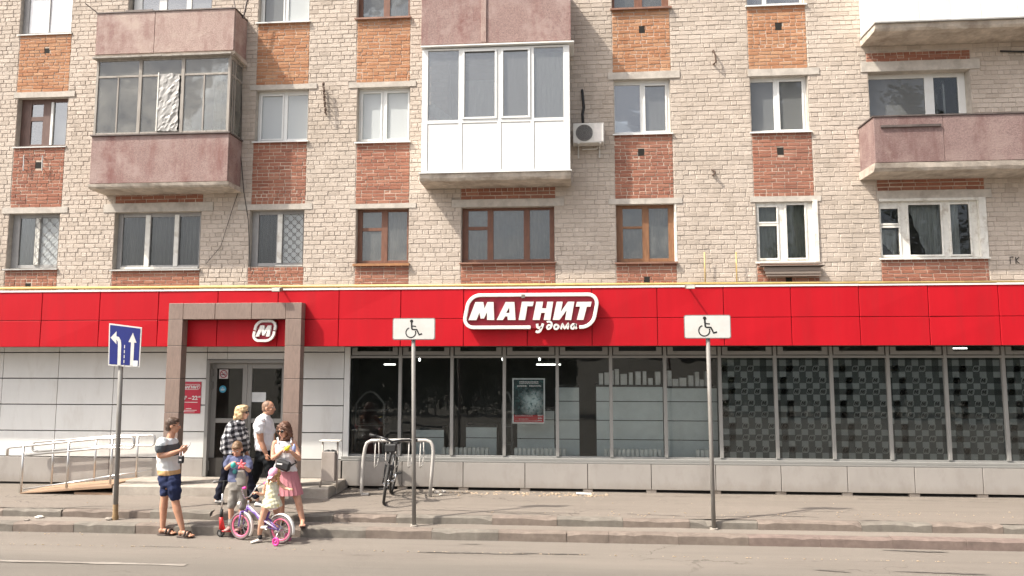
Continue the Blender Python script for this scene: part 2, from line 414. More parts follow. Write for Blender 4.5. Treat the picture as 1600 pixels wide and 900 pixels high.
M_RED = brick_mat('red_brick', (.26, .108, .075), (.34, .145, .095), (.41, .205, .14), (.21, .115, .09), (.24, .11, .08))
M_ORANGE = brick_mat('orange_brick', (.40, .18, .095), (.46, .235, .13), (.53, .31, .185), (.36, .21, .125), (.29, .14, .08))

# --- the openings, measured on the wall plane
class Op: pass
def opening(key, xl, xr, yt, yb):
    o = Op(); o.key = key; ym = (max(yt, 5) + yb) / 2; xm = (xl + xr) / 2
    o.x0 = X_(xl, ym, YW); o.x1 = X_(xr, ym, YW); o.z1 = Z_(xm, yt, YW); o.z0 = Z_(xm, yb, YW); return o
OPS = {k: opening(k, *v) for k, v in dict(
    C1=(12, 91, 331, 419), C2=(178, 312.5, 330, 420), C3=(389.5, 474, 327, 416), C4=(556, 638, 326, 411), C5=(721, 866, 325, 409), C6=(963, 1055, 319.5, 409),
    C7=(1182, 1276, 316, 408), C8=(1375, 1540, 309, 402),
    B1=(26, 104, 152, 228), B2=(175, 345, 100, 250), B3=(399.5, 481, 138, 220), B4=(558, 640, 136, 221), B5=(700, 870, 90, 240), B6=(959.5, 1047.5, 122, 208), B7=(1173, 1263.5, 119.5, 205), B8=(1359, 1519, 109, 240),
    A1=(32, 112, -38, 52), A2=(200, 330, -60, 42), A3=(404, 483, -50, 34), A4=(558, 640, -50, 27), A6=(956, 1046, -70, 12), A7=(1167, 1257, -75, 7), A8=(1380, 1520, -90, 20)).items()}
# common storey heights keep the rows true
for row, zt in (('C', 5.965), ('B', 8.705)):
    for k, o in OPS.items():
        if k[0] == row and k not in ('B2', 'B5'): o.z1 = .35 * o.z1 + .65 * zt
ZB = 3.86; ZT = 11.4; XL = -13.6; XR = 10.2
bld = thing('apartment_building', (-1.5, YW, 0), 'apartment block of pale cream brick with red brick strips and windows', 'apartment building')
# mortar backing with the openings left free
xs = sorted({XL, XR, *[o.x0 for o in OPS.values()], *[o.x1 for o in OPS.values()]}); zs = sorted({ZB, ZT, *[min(ZT, o.z0) for o in OPS.values()], *[min(ZT, o.z1) for o in OPS.values()]})
mb = MB()
for i in range(len(xs) - 1):
    for j in range(len(zs) - 1):
        cx = (xs[i] + xs[i + 1]) / 2; cz = (zs[j] + zs[j + 1]) / 2
        if any(o.x0 < cx < o.x1 and o.z0 < cz < o.z1 for o in OPS.values()): continue
        mb.quad((xs[i], YW + .009, zs[j]), (xs[i + 1], YW + .009, zs[j]), (xs[i + 1], YW + .009, zs[j + 1]), (xs[i], YW + .009, zs[j + 1]))
mb.build('wall', M_MORTAR, bld)
for o in OPS.values():     # reveals of the openings
    mb = MB()
    z1 = min(o.z1, ZT); d = YW + .34
    mb.quad((o.x0, YW, o.z0), (o.x0, d, o.z0), (o.x0, d, z1), (o.x0, YW, z1)); mb.quad((o.x1, d, o.z0), (o.x1, YW, o.z0), (o.x1, YW, z1), (o.x1, d, z1))
    mb.quad((o.x0, YW, z1), (o.x0, d, z1), (o.x1, d, z1), (o.x1, YW, z1)); mb.quad((o.x0, d, o.z0), (o.x0, YW, o.z0), (o.x1, YW, o.z0), (o.x1, d, o.z0))
    mb.build('window_reveal', M_REVEAL, bld)
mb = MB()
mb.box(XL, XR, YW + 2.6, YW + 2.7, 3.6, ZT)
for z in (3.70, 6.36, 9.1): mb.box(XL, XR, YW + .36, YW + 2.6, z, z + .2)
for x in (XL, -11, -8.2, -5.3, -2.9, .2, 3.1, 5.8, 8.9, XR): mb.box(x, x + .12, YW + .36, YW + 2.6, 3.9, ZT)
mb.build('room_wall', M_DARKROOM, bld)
mb = MB(); mb.box(XL, XR, YW + .014, YW + 9, ZT, ZT + 3.0); mb.box(XL - .3, XL, YW + .014, YW + 9, 0, ZT + 3); mb.box(XR, XR + .3, YW + .014, YW + 9, 0, ZT + 3)
mb.build('upper_wall', M_MORTAR, bld)

# --- lintels
LINT = {}
def lintel(key, xl, xr, yt, yb):
    xm = (xl + xr) / 2
    LINT[key] = (X_(xl, yb, YW), X_(xr, yb, YW), Z_(xm, yb, YW), Z_(xm, yt, YW))
for k, v in dict(C1=(4, 106, 324, 331), C2=(162, 333, 317, 327.5), C3=(372, 488, 319, 326.5), C4=(547, 650, 318, 325.5), C5=(706, 881, 311, 323), C6=(951, 1066, 310, 318), C7=(1172, 1283, 306.5, 313.5), C8=(1370, 1549, 297, 307),
                 B1=(22, 117, 143.5, 151.5), B3=(391, 495, 132, 138.5), B4=(545, 650, 128, 135.5), B6=(950, 1062, 112, 120), B7=(1168, 1280, 107, 114), B8=(1345, 1531, 94.5, 108)).items(): lintel(k, *v)
for k, (x0, x1, z0, z1) in LINT.items():
    if k in OPS: z0 = OPS[k].z1 - .004
    LINT[k] = (x0, x1, z0, z1)
    mb = MB(); n = 6; r = random.Random(k)
    for i in range(n):
        a = x0 + (x1 - x0) * i / n; b = x0 + (x1 - x0) * (i + 1) / n
        mb.box(a, b, YW - .012 - .004 * r.random(), YW + .2, z0, z1 + .006 * hn(a * 2))
    mb.build('lintel', M_CONC, bld)
# --- red brick panels  (x0, x1, z0, z1, orange?)
RZ = []
def red_zone(k_top, k_bot, orange, pad=.0):
    t, b = OPS[k_top], LINT[k_bot]; o = OPS[k_bot]
    RZ.append(((t.x0 + o.x0) / 2 - .01, (t.x1 + o.x1) / 2 + .01, b[3], t.z0 - .02, orange))
for a, b, orr in (('A1', 'B1', 1), ('A3', 'B3', 1), ('A4', 'B4', 1), ('A6', 'B6', 1), ('A7', 'B7', 1), ('B1', 'C1', 0), ('B3', 'C3', 0), ('B4', 'C4', 0), ('B6', 'C6', 0), ('B7', 'C7', 0)): red_zone(a, b, orr)
for k in ('C1', 'C2', 'C3', 'C4', 'C5', 'C6', 'C7', 'C8'):
    RZ.append((OPS[k].x0 - .01, OPS[k].x1 + .02, ZB, OPS[k].z0 - .02, 0))
for k in ('C2', 'C5', 'C8', 'B8'):
    RZ.append((OPS[k].x0 - .02, OPS[k].x1 + .03, LINT[k][3], LINT[k][3] + (.42 if k != 'B8' else .20), 0))
# vent holes in the red panels and small holes
HOLES = []
for px, py, w, h in ((73, 80, 9, 10), (60, 258, 11, 10), (43.5, 447, 9, 9), (1003, 46, 9, 11), (1002, 238, 9.5, 11), (1011, 439, 9, 12), (1216.5, 41, 10, 12), (1219.5, 236, 9.5, 11), (1233, 440, 9, 12)):
    c = atY(px, py, YW); HOLES.append((c.x - w / 148, c.x + w / 148, c.z - h / 146, c.z + h / 146))
M_HOLE = M('vent_shade', (.02, .018, .015), 1.0)  # near-black plates painted for the shade inside uncut holes
for x0, x1, z0, z1 in HOLES:
    mb = MB(); mb.box(x0 - .005, x1 + .005, YW + .0055, YW + .0078, z0 - .005, z1 + .005); mb.build('vent_hole', M_HOLE, bld)
for x0, x1, z0, z1, o in RZ: mb = MB(); mb.box(x0, x1, YW + .008, YW + .0095, z0, min(z1, ZT)); mb.build('pale_mortar', M_MORTAR_R, bld)

# --- bricks
def brick_geo(x0, x1, z0, z1, y, r, rough=1.0):
    """A worn brick: front face with broken edges, four sides."""
    j = lambda a: r.uniform(-a, a) * rough
    o = [(x0 + j(.004), z0 + j(.0035)), (x1 + j(.004), z0 + j(.0035)), (x1 + j(.004), z1 + j(.0035)), (x0 + j(.004), z1 + j(.0035))]
    b = .006; cx = (x0 + x1) / 2; cz = (z0 + z1) / 2
    yy = y + r.uniform(-.004, .003) * rough
    if r.random() < .05 * rough: yy += .003
    vs = [(px, YW + .014, pz) for px, pz in o] + [(px, yy + b + j(.002), pz) for px, pz in o] + \
         [(px + (b if px < cx else -b) * 1.3 + j(.003), yy + j(.0015), pz + (b if pz < cz else -b) + j(.002)) for px, pz in o]
    fs = [(8, 9, 10, 11)] + [(4 + i, 4 + (i + 1) % 4, 8 + (i + 1) % 4, 8 + i) for i in range(4)] + [(i, (i + 1) % 4, 4 + (i + 1) % 4, 4 + i) for i in range(4)]
    return vs, fs
def set_rnd(me, vals):
    a = me.attributes.new('rnd', 'FLOAT', 'FACE'); a.data.foreach_set('value', vals)
def subtract(ivs, a, b):
    out = []
    for x0, x1 in ivs:
        if b <= x0 or a >= x1: out.append((x0, x1)); continue
        if a > x0: out.append((x0, a))
        if b < x1: out.append((b, x1))
    return out
J = .011
WHITE = []; REDB = []; ORB = []
rb = random.Random(11)
blocks = [(o.x0, o.x1, o.z0, o.z1) for o in OPS.values()] + list(LINT.values()) + [(z[0], z[1], z[2], z[3]) for z in RZ]
row = 0; z = ZB
while z < ZT - .02:
    z0, z1 = z + J / 2, z + .1 - J / 2
    ivs = [(XL, XR)]
    for x0, x1, b0, b1 in blocks:
        ov = min(z1, b1) - max(z0, b0)
        if ov > .02: ivs = subtract(ivs, x0 - .004, x1 + .004)
    header = row % 4 == 3
    p = .13 if header else .26
    off = (0, .13, .05, .065)[row % 4] + .02 * rb.random()
    for a, b in ivs:
        if b - a < .05: continue
        x = a; nxt = math.floor((a - XL + off) / p) * p + XL - off + p
        while x < b - .02:
            e = min(nxt, b)
            if b - e < .045: e = b
            if e - x > .03: WHITE.append((x + J / 2, e - J / 2, z0 + rb.uniform(-.002, .002), z1 + rb.uniform(-.002, .002)))
            x = e; nxt = e + p * (1 + rb.uniform(-.03, .03)) if rb.random() > .04 else e + .13
    z += .1; row += 1
for (x0, x1, zb, zt, orange) in RZ:
    zt = min(zt, ZT); n = max(1, round((zt - zb) / .0775)); h = (zt - zb) / n
    for i in range(n):
        a0, a1 = zb + i * h + .0055, zb + (i + 1) * h - .0055
        hd = rb.random() < .25; x = x0 - (.13 if i % 2 else rb.uniform(0, .05))
        while x < x1:
            L = .13 if hd or rb.random() < .08 else .257; e = min(x + L, x1); s = max(x, x0)
            if x1 - e < .05: e = x1
            if e - s > .03:
                segs = [(s + .0055, e - .0055)]
                for hx0, hx1, hz0, hz1 in HOLES:
                    if min(a1, hz1) - max(a0, hz0) > .015: segs = subtract(segs, hx0, hx1)
                for sx in segs:
                    if sx[1] - sx[0] > .02: (ORB if orange else REDB).append((sx[0], sx[1], a0, a1))
            x = e if e > x else x + L
        # next course
def lay(bricks, name, mat, single, nvar, rough, proud, seed, full):
    r = random.Random(seed); L, H = full
    fulls = [b for b in bricks if abs(b[1] - b[0] - L) < .012]
    fulls.sort(key=lambda b: -((b[0] + 14) - 0.3 * (b[2])))
    vis = [b for b in fulls if -13 < b[0] < 9.0 and b[2] > 4.2 and b[3] < 10.3]
    keep = set(map(id, vis[:single]))
    V = []; Fc = []; R = []
    for b in bricks:
        if id(b) in keep: continue
        vs, fs = brick_geo(*b, YW - proud, r, rough); n = len(V); o = origin_of(bld)
        V += [(x - o.x, y - o.y, z - o.z) for x, y, z in vs]; Fc += [tuple(i + n for i in f) for f in fs]
        R += [min(1, max(0, r.gauss(.5, .22)))] * len(fs)
    me = bpy.data.meshes.new(name + '_field'); me.from_pydata(V, [], Fc); me.materials.append(mat); set_rnd(me, R); me.update()
    ob = bpy.data.objects.new(name + '_courses', me); COL.objects.link(ob); ob.parent = bld; ob['kind'] = 'stuff'; ORG[ob] = origin_of(bld)
    var = []
    for i in range(nvar):
        vs, fs = brick_geo(-L / 2, L / 2, -H / 2, H / 2, YW - proud, r, rough)
        me = bpy.data.meshes.new(name); me.from_pydata([(x, y - YW, z) for x, y, z in vs], [], fs); me.materials.append(mat)
        set_rnd(me, [min(1, max(0, r.gauss(.5, .22)))] * len(fs)); me.update(); var.append(me)
    for b in vis[:single]:
        ob = bpy.data.objects.new(name, r.choice(var)); COL.objects.link(ob); ob.parent = bld
        ob.location = Vector(((b[0] + b[1]) / 2, YW, (b[2] + b[3]) / 2)) - origin_of(bld)
lay(WHITE, 'brick', M_BRICK, 300, 30, 1.0, .0, 21, (.26 - J, .1 - J))
lay(REDB, 'red_brick', M_RED, 300, 24, 1.1, -.001, 22, (.257 - .011, .0775 - .011))
lay(ORB, 'orange_brick', M_ORANGE, 300, 24, 1.1, -.001, 23, (.257 - .011, .0775 - .011))
# ================================================================== windows of the flats
M_PVC = M('white_pvc', (.74, .74, .715), .35, var=.03, scale=3, dirt=(.62, .6, .55), dscale=2.0, dlo=.55, dhi=.85)
M_PVCOLD = M('old_white_paint', (.74, .72, .66), .6, var=.08, scale=9, dirt=(.5, .45, .38), dscale=5, dlo=.52, dhi=.7, bmp=.001)
M_GREYF = M('grey_window_frame', (.33, .32, .31), .5, var=.12, scale=5)
M_WOOD = M('brown_window_wood', (.17, .075, .045), .55, var=.25, scale=5, stretch=(6, 6, 1), dirt=(.12, .055, .035), dscale=2)
M_WOODO = M('ochre_window_wood', (.235, .115, .055), .5, var=.25, scale=5, stretch=(6, 6, 1), dirt=(.2, .08, .04), dscale=2)
M_WOODD = M('dark_window_wood', (.13, .075, .06), .6, var=.25, scale=5, stretch=(6, 6, 1))
M_TIN = M('tin_sill', (.55, .54, .51), .4, metal=.5, var=.1, scale=4, dirt=(.35, .33, .3), dscale=3)
M_TINB = M('brown_tin_sill', (.27, .14, .095), .55, var=.2, scale=4, dirt=(.16, .09, .07), dscale=3)
M_TINR = M('rust_tin_sill', (.36, .17, .07), .55, var=.25, scale=5, dirt=(.2, .1, .05), dscale=3)
M_GLASS = glass('window_glass', (.80, .83, .83), 3.1, haze=.24, hcol=(.58, .60, .60))  # pale haze painted in for bright sky mirrored in upper panes
M_GLASSK = glass('dark_window_glass', (.78, .80, .80), 1.5, haze=.05, hcol=(.38, .38, .36))
M_GLASSP = glass('pale_window_glass', (.85, .88, .88), 2.4, haze=.75, hcol=(.58, .61, .61), even=True)  # strong pale haze, sky reflection put into the pane colour
M_GLASSW = glass('balcony_white_glass', (.88, .9, .9), 2.2, haze=.16, hcol=(.5, .51, .5), even=True)
M_GLASSH = glass('painted_haze_glass', (.6, .62, .62), 2.1, haze=.5, hcol=(.27, .28, .28), even=True)  # grey haze painted in for a washed-out sky reflection
M_GLASSD = glass('hazy_window_glass', (.62, .64, .63), 2.0, haze=.4, hcol=(.36, .37, .35))  # grey diffuse haze mixed into the pane
def curtain_mat(name, col, tr=.35):
    mt, nt, bs = newmat(name); MATS[name] = mt
    c = _ramp(nt, _noise(nt, _vec(nt, (9, 9, 1.2)), 2.5, 4), .3, .7, tuple(x * .75 for x in col), col)
    nt.links.new(c, bs.inputs['Base Color']); bs.inputs['Roughness'].default_value = .9; bs.inputs['Specular IOR Level'].default_value = .1
    return mt
M_TULLE = curtain_mat('tulle_curtain', (.78, .79, .76)); M_BEIGE = curtain_mat('beige_blind', (.44, .41, .36)); M_GREYC = curtain_mat('grey_curtain', (.33, .315, .295))
M_DARKC = curtain_mat('dark_curtain', (.16, .15, .14)); M_WHITEB = curtain_mat('white_blind', (.98, .98, .98)); M_GREENC = curtain_mat('grey_green_curtain', (.52, .54, .47))
M_PLANT = M('houseplant_leaf', (.05, .09, .04), .7, var=.4, scale=20)
FD = .13          # how deep the frames sit in the wall
def fold_sheet(mb, x0, x1, z0, z1, y, amp=.03, wl=.11, seed=0, cut=None):
    n = max(6, int((x1 - x0) / .022)); r = random.Random(seed); ph = r.random() * 6
    top = []; bot = []
    for i in range(n + 1):
        t = i / n; x = x0 + (x1 - x0) * t; w = amp * math.sin(2 * math.pi * x / wl + ph + .8 * math.sin(x * 9 + seed))
        zb = z0 if cut is None else z0 + (z1 - z0) * max(0, cut(t))
        top.append((x, y + w * .5, z1)); bot.append((x, y + w, zb))
    mb.add(top + bot, [(i + n + 1, i + n + 2, i + 1, i) for i in range(n)])
def window(key, frame, panes, fw=.055, fd=FD, sill=None, sill_d=.05, curt=(), label=None, glassm=None, mull=.06, sash=(), sillmat=None, extra=None, box=None, sill_h=.028):
    """panes: list of (x0, x1, z0, z1) as fractions of the opening; bars fill what lies between them."""
    o = OPS[key] if box is None else box; yf = YW + fd
    W_, H_ = o.x1 - o.x0, o.z1 - o.z0
    mb = MB(); dpt = .055
    # a frame as cells between the glass: outer bars plus each divider
    gx = sorted({round(v, 4) for p in panes for v in p[:2]}); P = []
    for p in panes: P.append((o.x0 + p[0] * W_, o.x0 + p[1] * W_, o.z0 + p[2] * H_, o.z0 + p[3] * H_))
    xs = sorted({o.x0, o.x1, *[v for p in P for v in p[:2]]}); zs = sorted({o.z0, o.z1, *[v for p in P for v in p[2:]]})
    # merge the cells into vertical runs so that bars read as single members
    for i in range(len(xs) - 1):
        cx = (xs[i] + xs[i + 1]) / 2; j = 0
        while j < len(zs) - 1:
            inside = lambda jj: any(p[0] < cx < p[1] and p[2] < (zs[jj] + zs[jj + 1]) / 2 < p[3] for p in P)
            if inside(j): j += 1; continue
            k = j
            while k + 1 < len(zs) - 1 and not inside(k + 1): k += 1
            full = j == 0 and k == len(zs) - 2
            off = 0 if full else .003
            mb.box(xs[i], xs[i + 1], yf + off, yf + dpt - off, zs[j], zs[k + 1]); j = k + 1
    # sashes: a second slimmer rim proud of the frame
    for s in sash:
        x0, x1, z0, z1 = P[s]; b = .03
        mb.box(x0 - b, x0 + .008, yf - .016, yf - .002, z0 - b, z1 + b); mb.box(x1 - .008, x1 + b, yf - .016, yf - .002, z0 - b, z1 + b)
        mb.box(x0 + .008, x1 - .008, yf - .014, yf - .002, z0 - b, z0 + .008); mb.box(x0 + .008, x1 - .008, yf - .014, yf - .002, z1 - .008, z1 + b)
    w = mb.build('window', frame, bld, label=label, bev=.004)
    for x0, x1, z0, z1 in P:
        g = MB(); g.box(x0 - .004, x1 + .004, yf + .024, yf + .030, z0 - .004, z1 + .004)
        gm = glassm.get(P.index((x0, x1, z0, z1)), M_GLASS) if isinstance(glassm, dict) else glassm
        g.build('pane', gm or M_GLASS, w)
    if sill:
        sx = .04; s = MB(); y0 = YW - sill_d
        zt = o.z0 + .012
        s.add([(o.x0 - sx, y0, zt - .03), (o.x1 + sx, y0, zt - .03), (o.x1 + sx, yf, zt), (o.x0 - sx, yf, zt),
               (o.x0 - sx, y0, zt - .03 - sill_h), (o.x1 + sx, y0, zt - .03 - sill_h), (o.x1 + sx, yf, zt - .02), (o.x0 - sx, yf, zt - .02)],
              [(0, 1, 2, 3), (7, 6, 5, 4), (4, 5, 1, 0), (5, 6, 2, 1), (6, 7, 3, 2), (7, 4, 0, 3)])
        s.build('sill', sill, w)
    for i, c in enumerate(curt):
        mt, a, b, z0, z1 = c[:5]; amp = c[5] if len(c) > 5 else .03; cut = c[6] if len(c) > 6 else None
        s = MB(); fold_sheet(s, o.x0 + a * W_, o.x0 + b * W_, o.z0 + z0 * H_, o.z0 + z1 * H_, yf + (.065 if amp < .01 else .13) + .012 * i, amp, .1 if amp > .01 else 9, seed=hash(key) % 50 if False else len(key) * 7 + i, cut=cut)
        s.build('blind' if amp < .01 else 'curtain', mt, w)
    return w, P, yf
def grille(w, x0, x1, z0, z1, yf, mat, k=5):
    mb = MB(); y = yf - .035; r = .006; st = (x1 - x0) / 2.6
    mb.tube([(x0, y, z0), (x1, y, z0), (x1, y, z1), (x0, y, z1)], r, 4, closed=True)
    def clip(a, b):   # clip a line to the rectangle
        t0, t1 = 0, 1; d = (b[0] - a[0], b[1] - a[1])
        for p, q in ((-d[0], a[0] - x0), (d[0], x1 - a[0]), (-d[1], a[1] - z0), (d[1], z1 - a[1])):
            if abs(p) < 1e-9:
                if q < 0: return None
                continue
            t = q / p
            if p < 0: t0 = max(t0, t)
            else: t1 = min(t1, t)
        if t0 >= t1: return None
        return (a[0] + d[0] * t0, a[1] + d[1] * t0), (a[0] + d[0] * t1, a[1] + d[1] * t1)
    D = (z1 - z0) + (x1 - x0); n = int(D / st) + 1
    for i in range(-n, n + 1):
        for sgn, dy in ((1, 0), (-1, .007)):
            c0 = x0 + i * st; s = clip((c0, z0), (c0 + sgn * 4, z0 + 4))
            if s: mb.tube([(s[0][0], y + dy, s[0][1]), (s[1][0], y + dy, s[1][1])], r * .8, 4)
    m_ = 0   # scrolls at the crossings
    for i in range(-n, n + 1):
        for j in range(0, 2 * n):
            cx = x0 + i * st + j * st / 2; cz = z0 + j * st / 2
            if x0 + .05 < cx < x1 - .05 and z0 + .05 < cz < z1 - .05: mb.torus((cx, y - .006, cz), .035, .005, 'Y', 10, 4)
    mb.build('grille', mat, w)
M_GRILLE = M('grille_iron', (.17, .165, .16), .5, metal=.3)
T2 = lambda l, m0, m1, r, zb=.06, zt=.95: [(l, m0, zb, zt), (m1, r, zb, zt)]

# --- second storey (row C)
w, P, yf = window('C1', M_GREYF, T2(.14, .45, .57, .955, .07, .93), sill=M_TIN, curt=[(M_GREYC, .0, .55, 0, 1), (M_TULLE, .55, 1, 0, 1, .02)], label='grey window with a brown left pane and an iron lattice over its right pane', sash=(), glassm={0: M_GLASSK, 1: M_GLASSP})
mb = MB(); mb.box(P[0][1] + .02, P[1][0] - .02, yf - .02, yf - .003, P[0][2], P[0][3]); mb.build('mullion', M_PVCOLD, w)
grille(w, P[1][0] - .12, P[1][1], P[1][2], P[1][3], yf, M_GRILLE)
w, P, yf = window('C2', M_GREYF, [(.055, .325, .075, .925), (.385, .665, .075, .925), (.72, .955, .075, .925)], sill=M_TIN, curt=[(M_DARKC, .05, .3, 0, 1, .02), (M_GREYC, .30, .96, 0, .97, .035)], label='wide three-pane grey window under the glazed balcony', glassm=M_GLASSK)
mb = MB()
for a, b in ((0, 1), (1, 2)): mb.box(P[a][1] + .005, P[b][0] - .005, yf - .02, yf - .003, P[0][2] - .03, P[0][3] + .04)
mb.box(P[0][0], P[2][1], yf - .02, yf - .004, P[0][2] - .09, P[0][2] - .04); mb.build('mullion', M_PVCOLD, w)
w, P, yf = window('C3', M_GREYF, T2(.12, .46, .58, .96, .07, .93), sill=None, curt=[(M_DARKC, .0, .5, 0, 1), (M_TULLE, .5, 1, 0, 1, .012)], label='grey window with a dark left pane and an iron lattice over its right pane', glassm={0: M_GLASSK, 1: M_GLASSP})
mb = MB(); mb.box(P[0][1] + .03, P[1][0] - .015, yf - .02, yf - .003, P[0][2], P[0][3]); mb.box(P[0][1], P[1][1], yf - .02, yf - .004, P[0][2] - .09, P[0][2] - .045); mb.build('mullion', M_PVCOLD, w)
grille(w, P[1][0], P[1][1], P[1][2], P[1][3], yf, M_GRILLE)
def wooden(key, mt, cells, curt, lab, sillm, sill_h=.03, glassm=None):
    w, P, yf = window(key, mt, cells, sill=sillm, sill_d=.07, curt=curt, label=lab, glassm=glassm or M_GLASSD, sill_h=sill_h)
    mb = MB()    # pale inner putty edge seen inside the brown frame
    for x0, x1, z0, z1 in P:
        for a in ((x0, x0 + .022, z0, z1), (x1 - .022, x1, z0, z1)): mb.box(a[0], a[1], yf + .034, yf + .05, a[2], a[3])
        mb.box(x0 + .022, x1 - .022, yf + .034, yf + .05, z0, z0 + .02); mb.box(x0 + .022, x1 - .022, yf + .034, yf + .05, z1 - .02, z1)
    mb.build('inner_sash', M_PVCOLD, w); return w, P, yf
wooden('C4', M_WOOD, [(.09, .46, .06, .60), (.09, .46, .66, .95), (.58, .95, .06, .95)], [(M_TULLE, .05, .5, .62, 1, .006), (M_TULLE, .05, .5, .0, .62, .02), (M_GREYC, .5, 1, 0, 1, .03)], 'brown wooden window with a small casement at upper left and an ochre sill', M_TINR, .05)
wooden('C5', M_WOOD, [(.065, .275, .06, .60), (.065, .275, .66, .95), (.34, .67, .06, .95), (.735, .95, .06, .95)], [(M_TULLE, .03, .3, .62, 1, .006), (M_TULLE, .05, .3, 0, .62, .02), (M_GREENC, .32, 1, 0, .95, .03)], 'wide three-part brown wooden window under the white balcony', M_TINB)
wooden('C6', M_WOODO, [(.12, .455, .07, .59), (.12, .455, .63, .94), (.57, .90, .07, .94)], [(M_BEIGE, .05, .5, .62, 1, .006), (M_TULLE, .05, .5, 0, .62, .02), (M_GREENC, .5, 1, 0, 1, .03)], 'ochre wooden window with a white painted right reveal', M_TINB)
mb = MB(); o = OPS['C6']; mb.box(o.x1 - .004, o.x1 + .035, YW - .006, YW + .14, o.z0, o.z1); mb.build('reveal_trim', M_PVCOLD, bld)
w, P, yf = window('C7', M_PVCOLD, [(.05, .36, .05, .60), (.05, .36, .66, .92), (.515, .83, .05, .95)], fd=.05, sill=M_PVCOLD, sill_d=.02, curt=[(M_GREENC, .0, .5, 0, 1, .02), (M_GREENC, .5, 1, 0, 1, .025)], label='white painted wooden window with a timber flower shelf below', sash=(0, 1, 2), glassm=M_GLASSK)
mb = MB(); o = OPS['C7']; mb.box(o.x1 - .06, o.x1 + .03, YW - .03, YW + .045, o.z0 - .02, o.z1 + .02); mb.build('casing', M_PVCOLD, w)
M_OLDW = M('weathered_board', (.25, .2, .165), .85, var=.3, scale=3, stretch=(.6, 4, 8), dirt=(.14, .11, .09), dscale=3)
fl = thing('flower_shelf', ((o.x0 + o.x1) / 2, YW, o.z0 - .3), 'weathered timber flower shelf hanging under a white painted window', 'shelf')
for i, (za, zb_, dy) in enumerate(((-.085, -.05, -.17), (-.135, -.105, -.2), (-.225, -.14, -.16), (-.285, -.23, -.16), (-.335, -.295, -.15))):
    mb = MB(); mb.box(o.x0 + (.0 if i < 2 else .05 + .02 * i), o.x1 + (.03, .07, .0, 0, .0)[i], YW + dy, YW + dy + .03, o.z0 + za, o.z0 + zb_)
    if i == 1: mb.box(o.x0, o.x1 + .06, YW - .2, YW - .012, o.z0 + za, o.z0 + za + .02)
    mb.build('board', M_OLDW, fl, bev=.004)
w, P, yf = window('C8', M_PVCOLD, [(.02, .195, .045, .52), (.02, .195, .585, .845), (.285, .60, .045, .905), (.685, .87, .045, .905)], fd=.06, sill=M_PVCOLD, sill_d=.05,
                  curt=[(M_TULLE, .30, .62, 0, 1, .03, lambda t: 0.0 if t > .55 else .95 - 1.7 * t), (M_TULLE, .66, .80, 0, 1, .02), (M_TULLE, .0, .2, 0, .5, .02, lambda t: .8 - .8 * t)], label='wide white painted window with parted tulle curtains', sash=(0, 1, 2, 3), glassm=M_GLASSK)
mb = MB(); o = OPS['C8']; mb.box(o.x1 - .12, o.x1 + .02, YW - .03, YW + .055, o.z0 - .01, o.z1 + .004); mb.box(o.x0, o.x1 - .125, YW - .02, YW + .05, o.z1 - .05, o.z1 + .002); mb.build('casing', M_PVCOLD, w)
# --- third storey (row B)
w, P, yf = window('B1', M_WOODD, [(.20, .44, .07, .55), (.20, .44, .64, .90), (.62, .95, .05, .93)], curt=[(M_TULLE, .1, .5, 0, .58, .02), (M_TULLE, .55, 1, 0, 1, .02)], label='dark brown window with an open top vent and a white right sash', sill=M_TIN, sill_d=.03)
mb = MB(); x0, x1, z0, z1 = P[2]
for a in ((x0 - .02, x0 + .035, z0, z1), (x1 - .03, x1 + .01, z0, z1)): mb.box(a[0], a[1], yf - .012, yf + .02, a[2], a[3])
mb.build('white_sash', M_PVC, w)
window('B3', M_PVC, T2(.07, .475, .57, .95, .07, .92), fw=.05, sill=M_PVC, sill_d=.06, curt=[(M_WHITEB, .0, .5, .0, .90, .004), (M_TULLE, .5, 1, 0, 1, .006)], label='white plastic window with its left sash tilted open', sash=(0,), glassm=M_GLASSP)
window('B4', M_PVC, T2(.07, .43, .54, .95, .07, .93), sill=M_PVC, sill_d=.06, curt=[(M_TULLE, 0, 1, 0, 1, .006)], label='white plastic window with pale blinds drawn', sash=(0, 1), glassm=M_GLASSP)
window('B6', M_PVC, [(.02, .475, .06, .93), (.56, .93, .06, .91)], sill=M_PVC, sill_d=.05, curt=[(M_TULLE, 0, .5, 0, 1, .006), (M_BEIGE, .5, 1, 0, 1, .004)], label='white plastic window with an insect screen on its right sash', sash=(1,), glassm={0: M_GLASS, 1: M_GLASSW})
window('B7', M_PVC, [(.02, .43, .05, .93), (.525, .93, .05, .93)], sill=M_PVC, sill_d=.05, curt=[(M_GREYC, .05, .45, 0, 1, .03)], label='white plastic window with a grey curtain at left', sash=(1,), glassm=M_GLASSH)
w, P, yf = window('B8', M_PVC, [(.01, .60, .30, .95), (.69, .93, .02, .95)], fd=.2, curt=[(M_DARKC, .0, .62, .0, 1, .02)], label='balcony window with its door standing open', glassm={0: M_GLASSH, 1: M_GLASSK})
mb = MB(); o = OPS['B8']; W_ = o.x1 - o.x0; dx = o.x0 + .80 * W_   # the open door leaf, swung inwards
for a in ((0, .07), (.55, .62)):
    mb.hexa([(dx + a[0] * .22, yf + .1 + a[0], o.z0), (dx + a[1] * .22, yf + .1 + a[1], o.z0), (dx + a[1] * .22 + .04, yf + .1 + a[1], o.z0), (dx + a[0] * .22 + .04, yf + .1 + a[0], o.z0),
             (dx + a[0] * .22, yf + .1 + a[0], o.z1 - .12), (dx + a[1] * .22, yf + .1 + a[1], o.z1 - .12), (dx + a[1] * .22 + .04, yf + .1 + a[1], o.z1 - .12), (dx + a[0] * .22 + .04, yf + .1 + a[0], o.z1 - .12)])
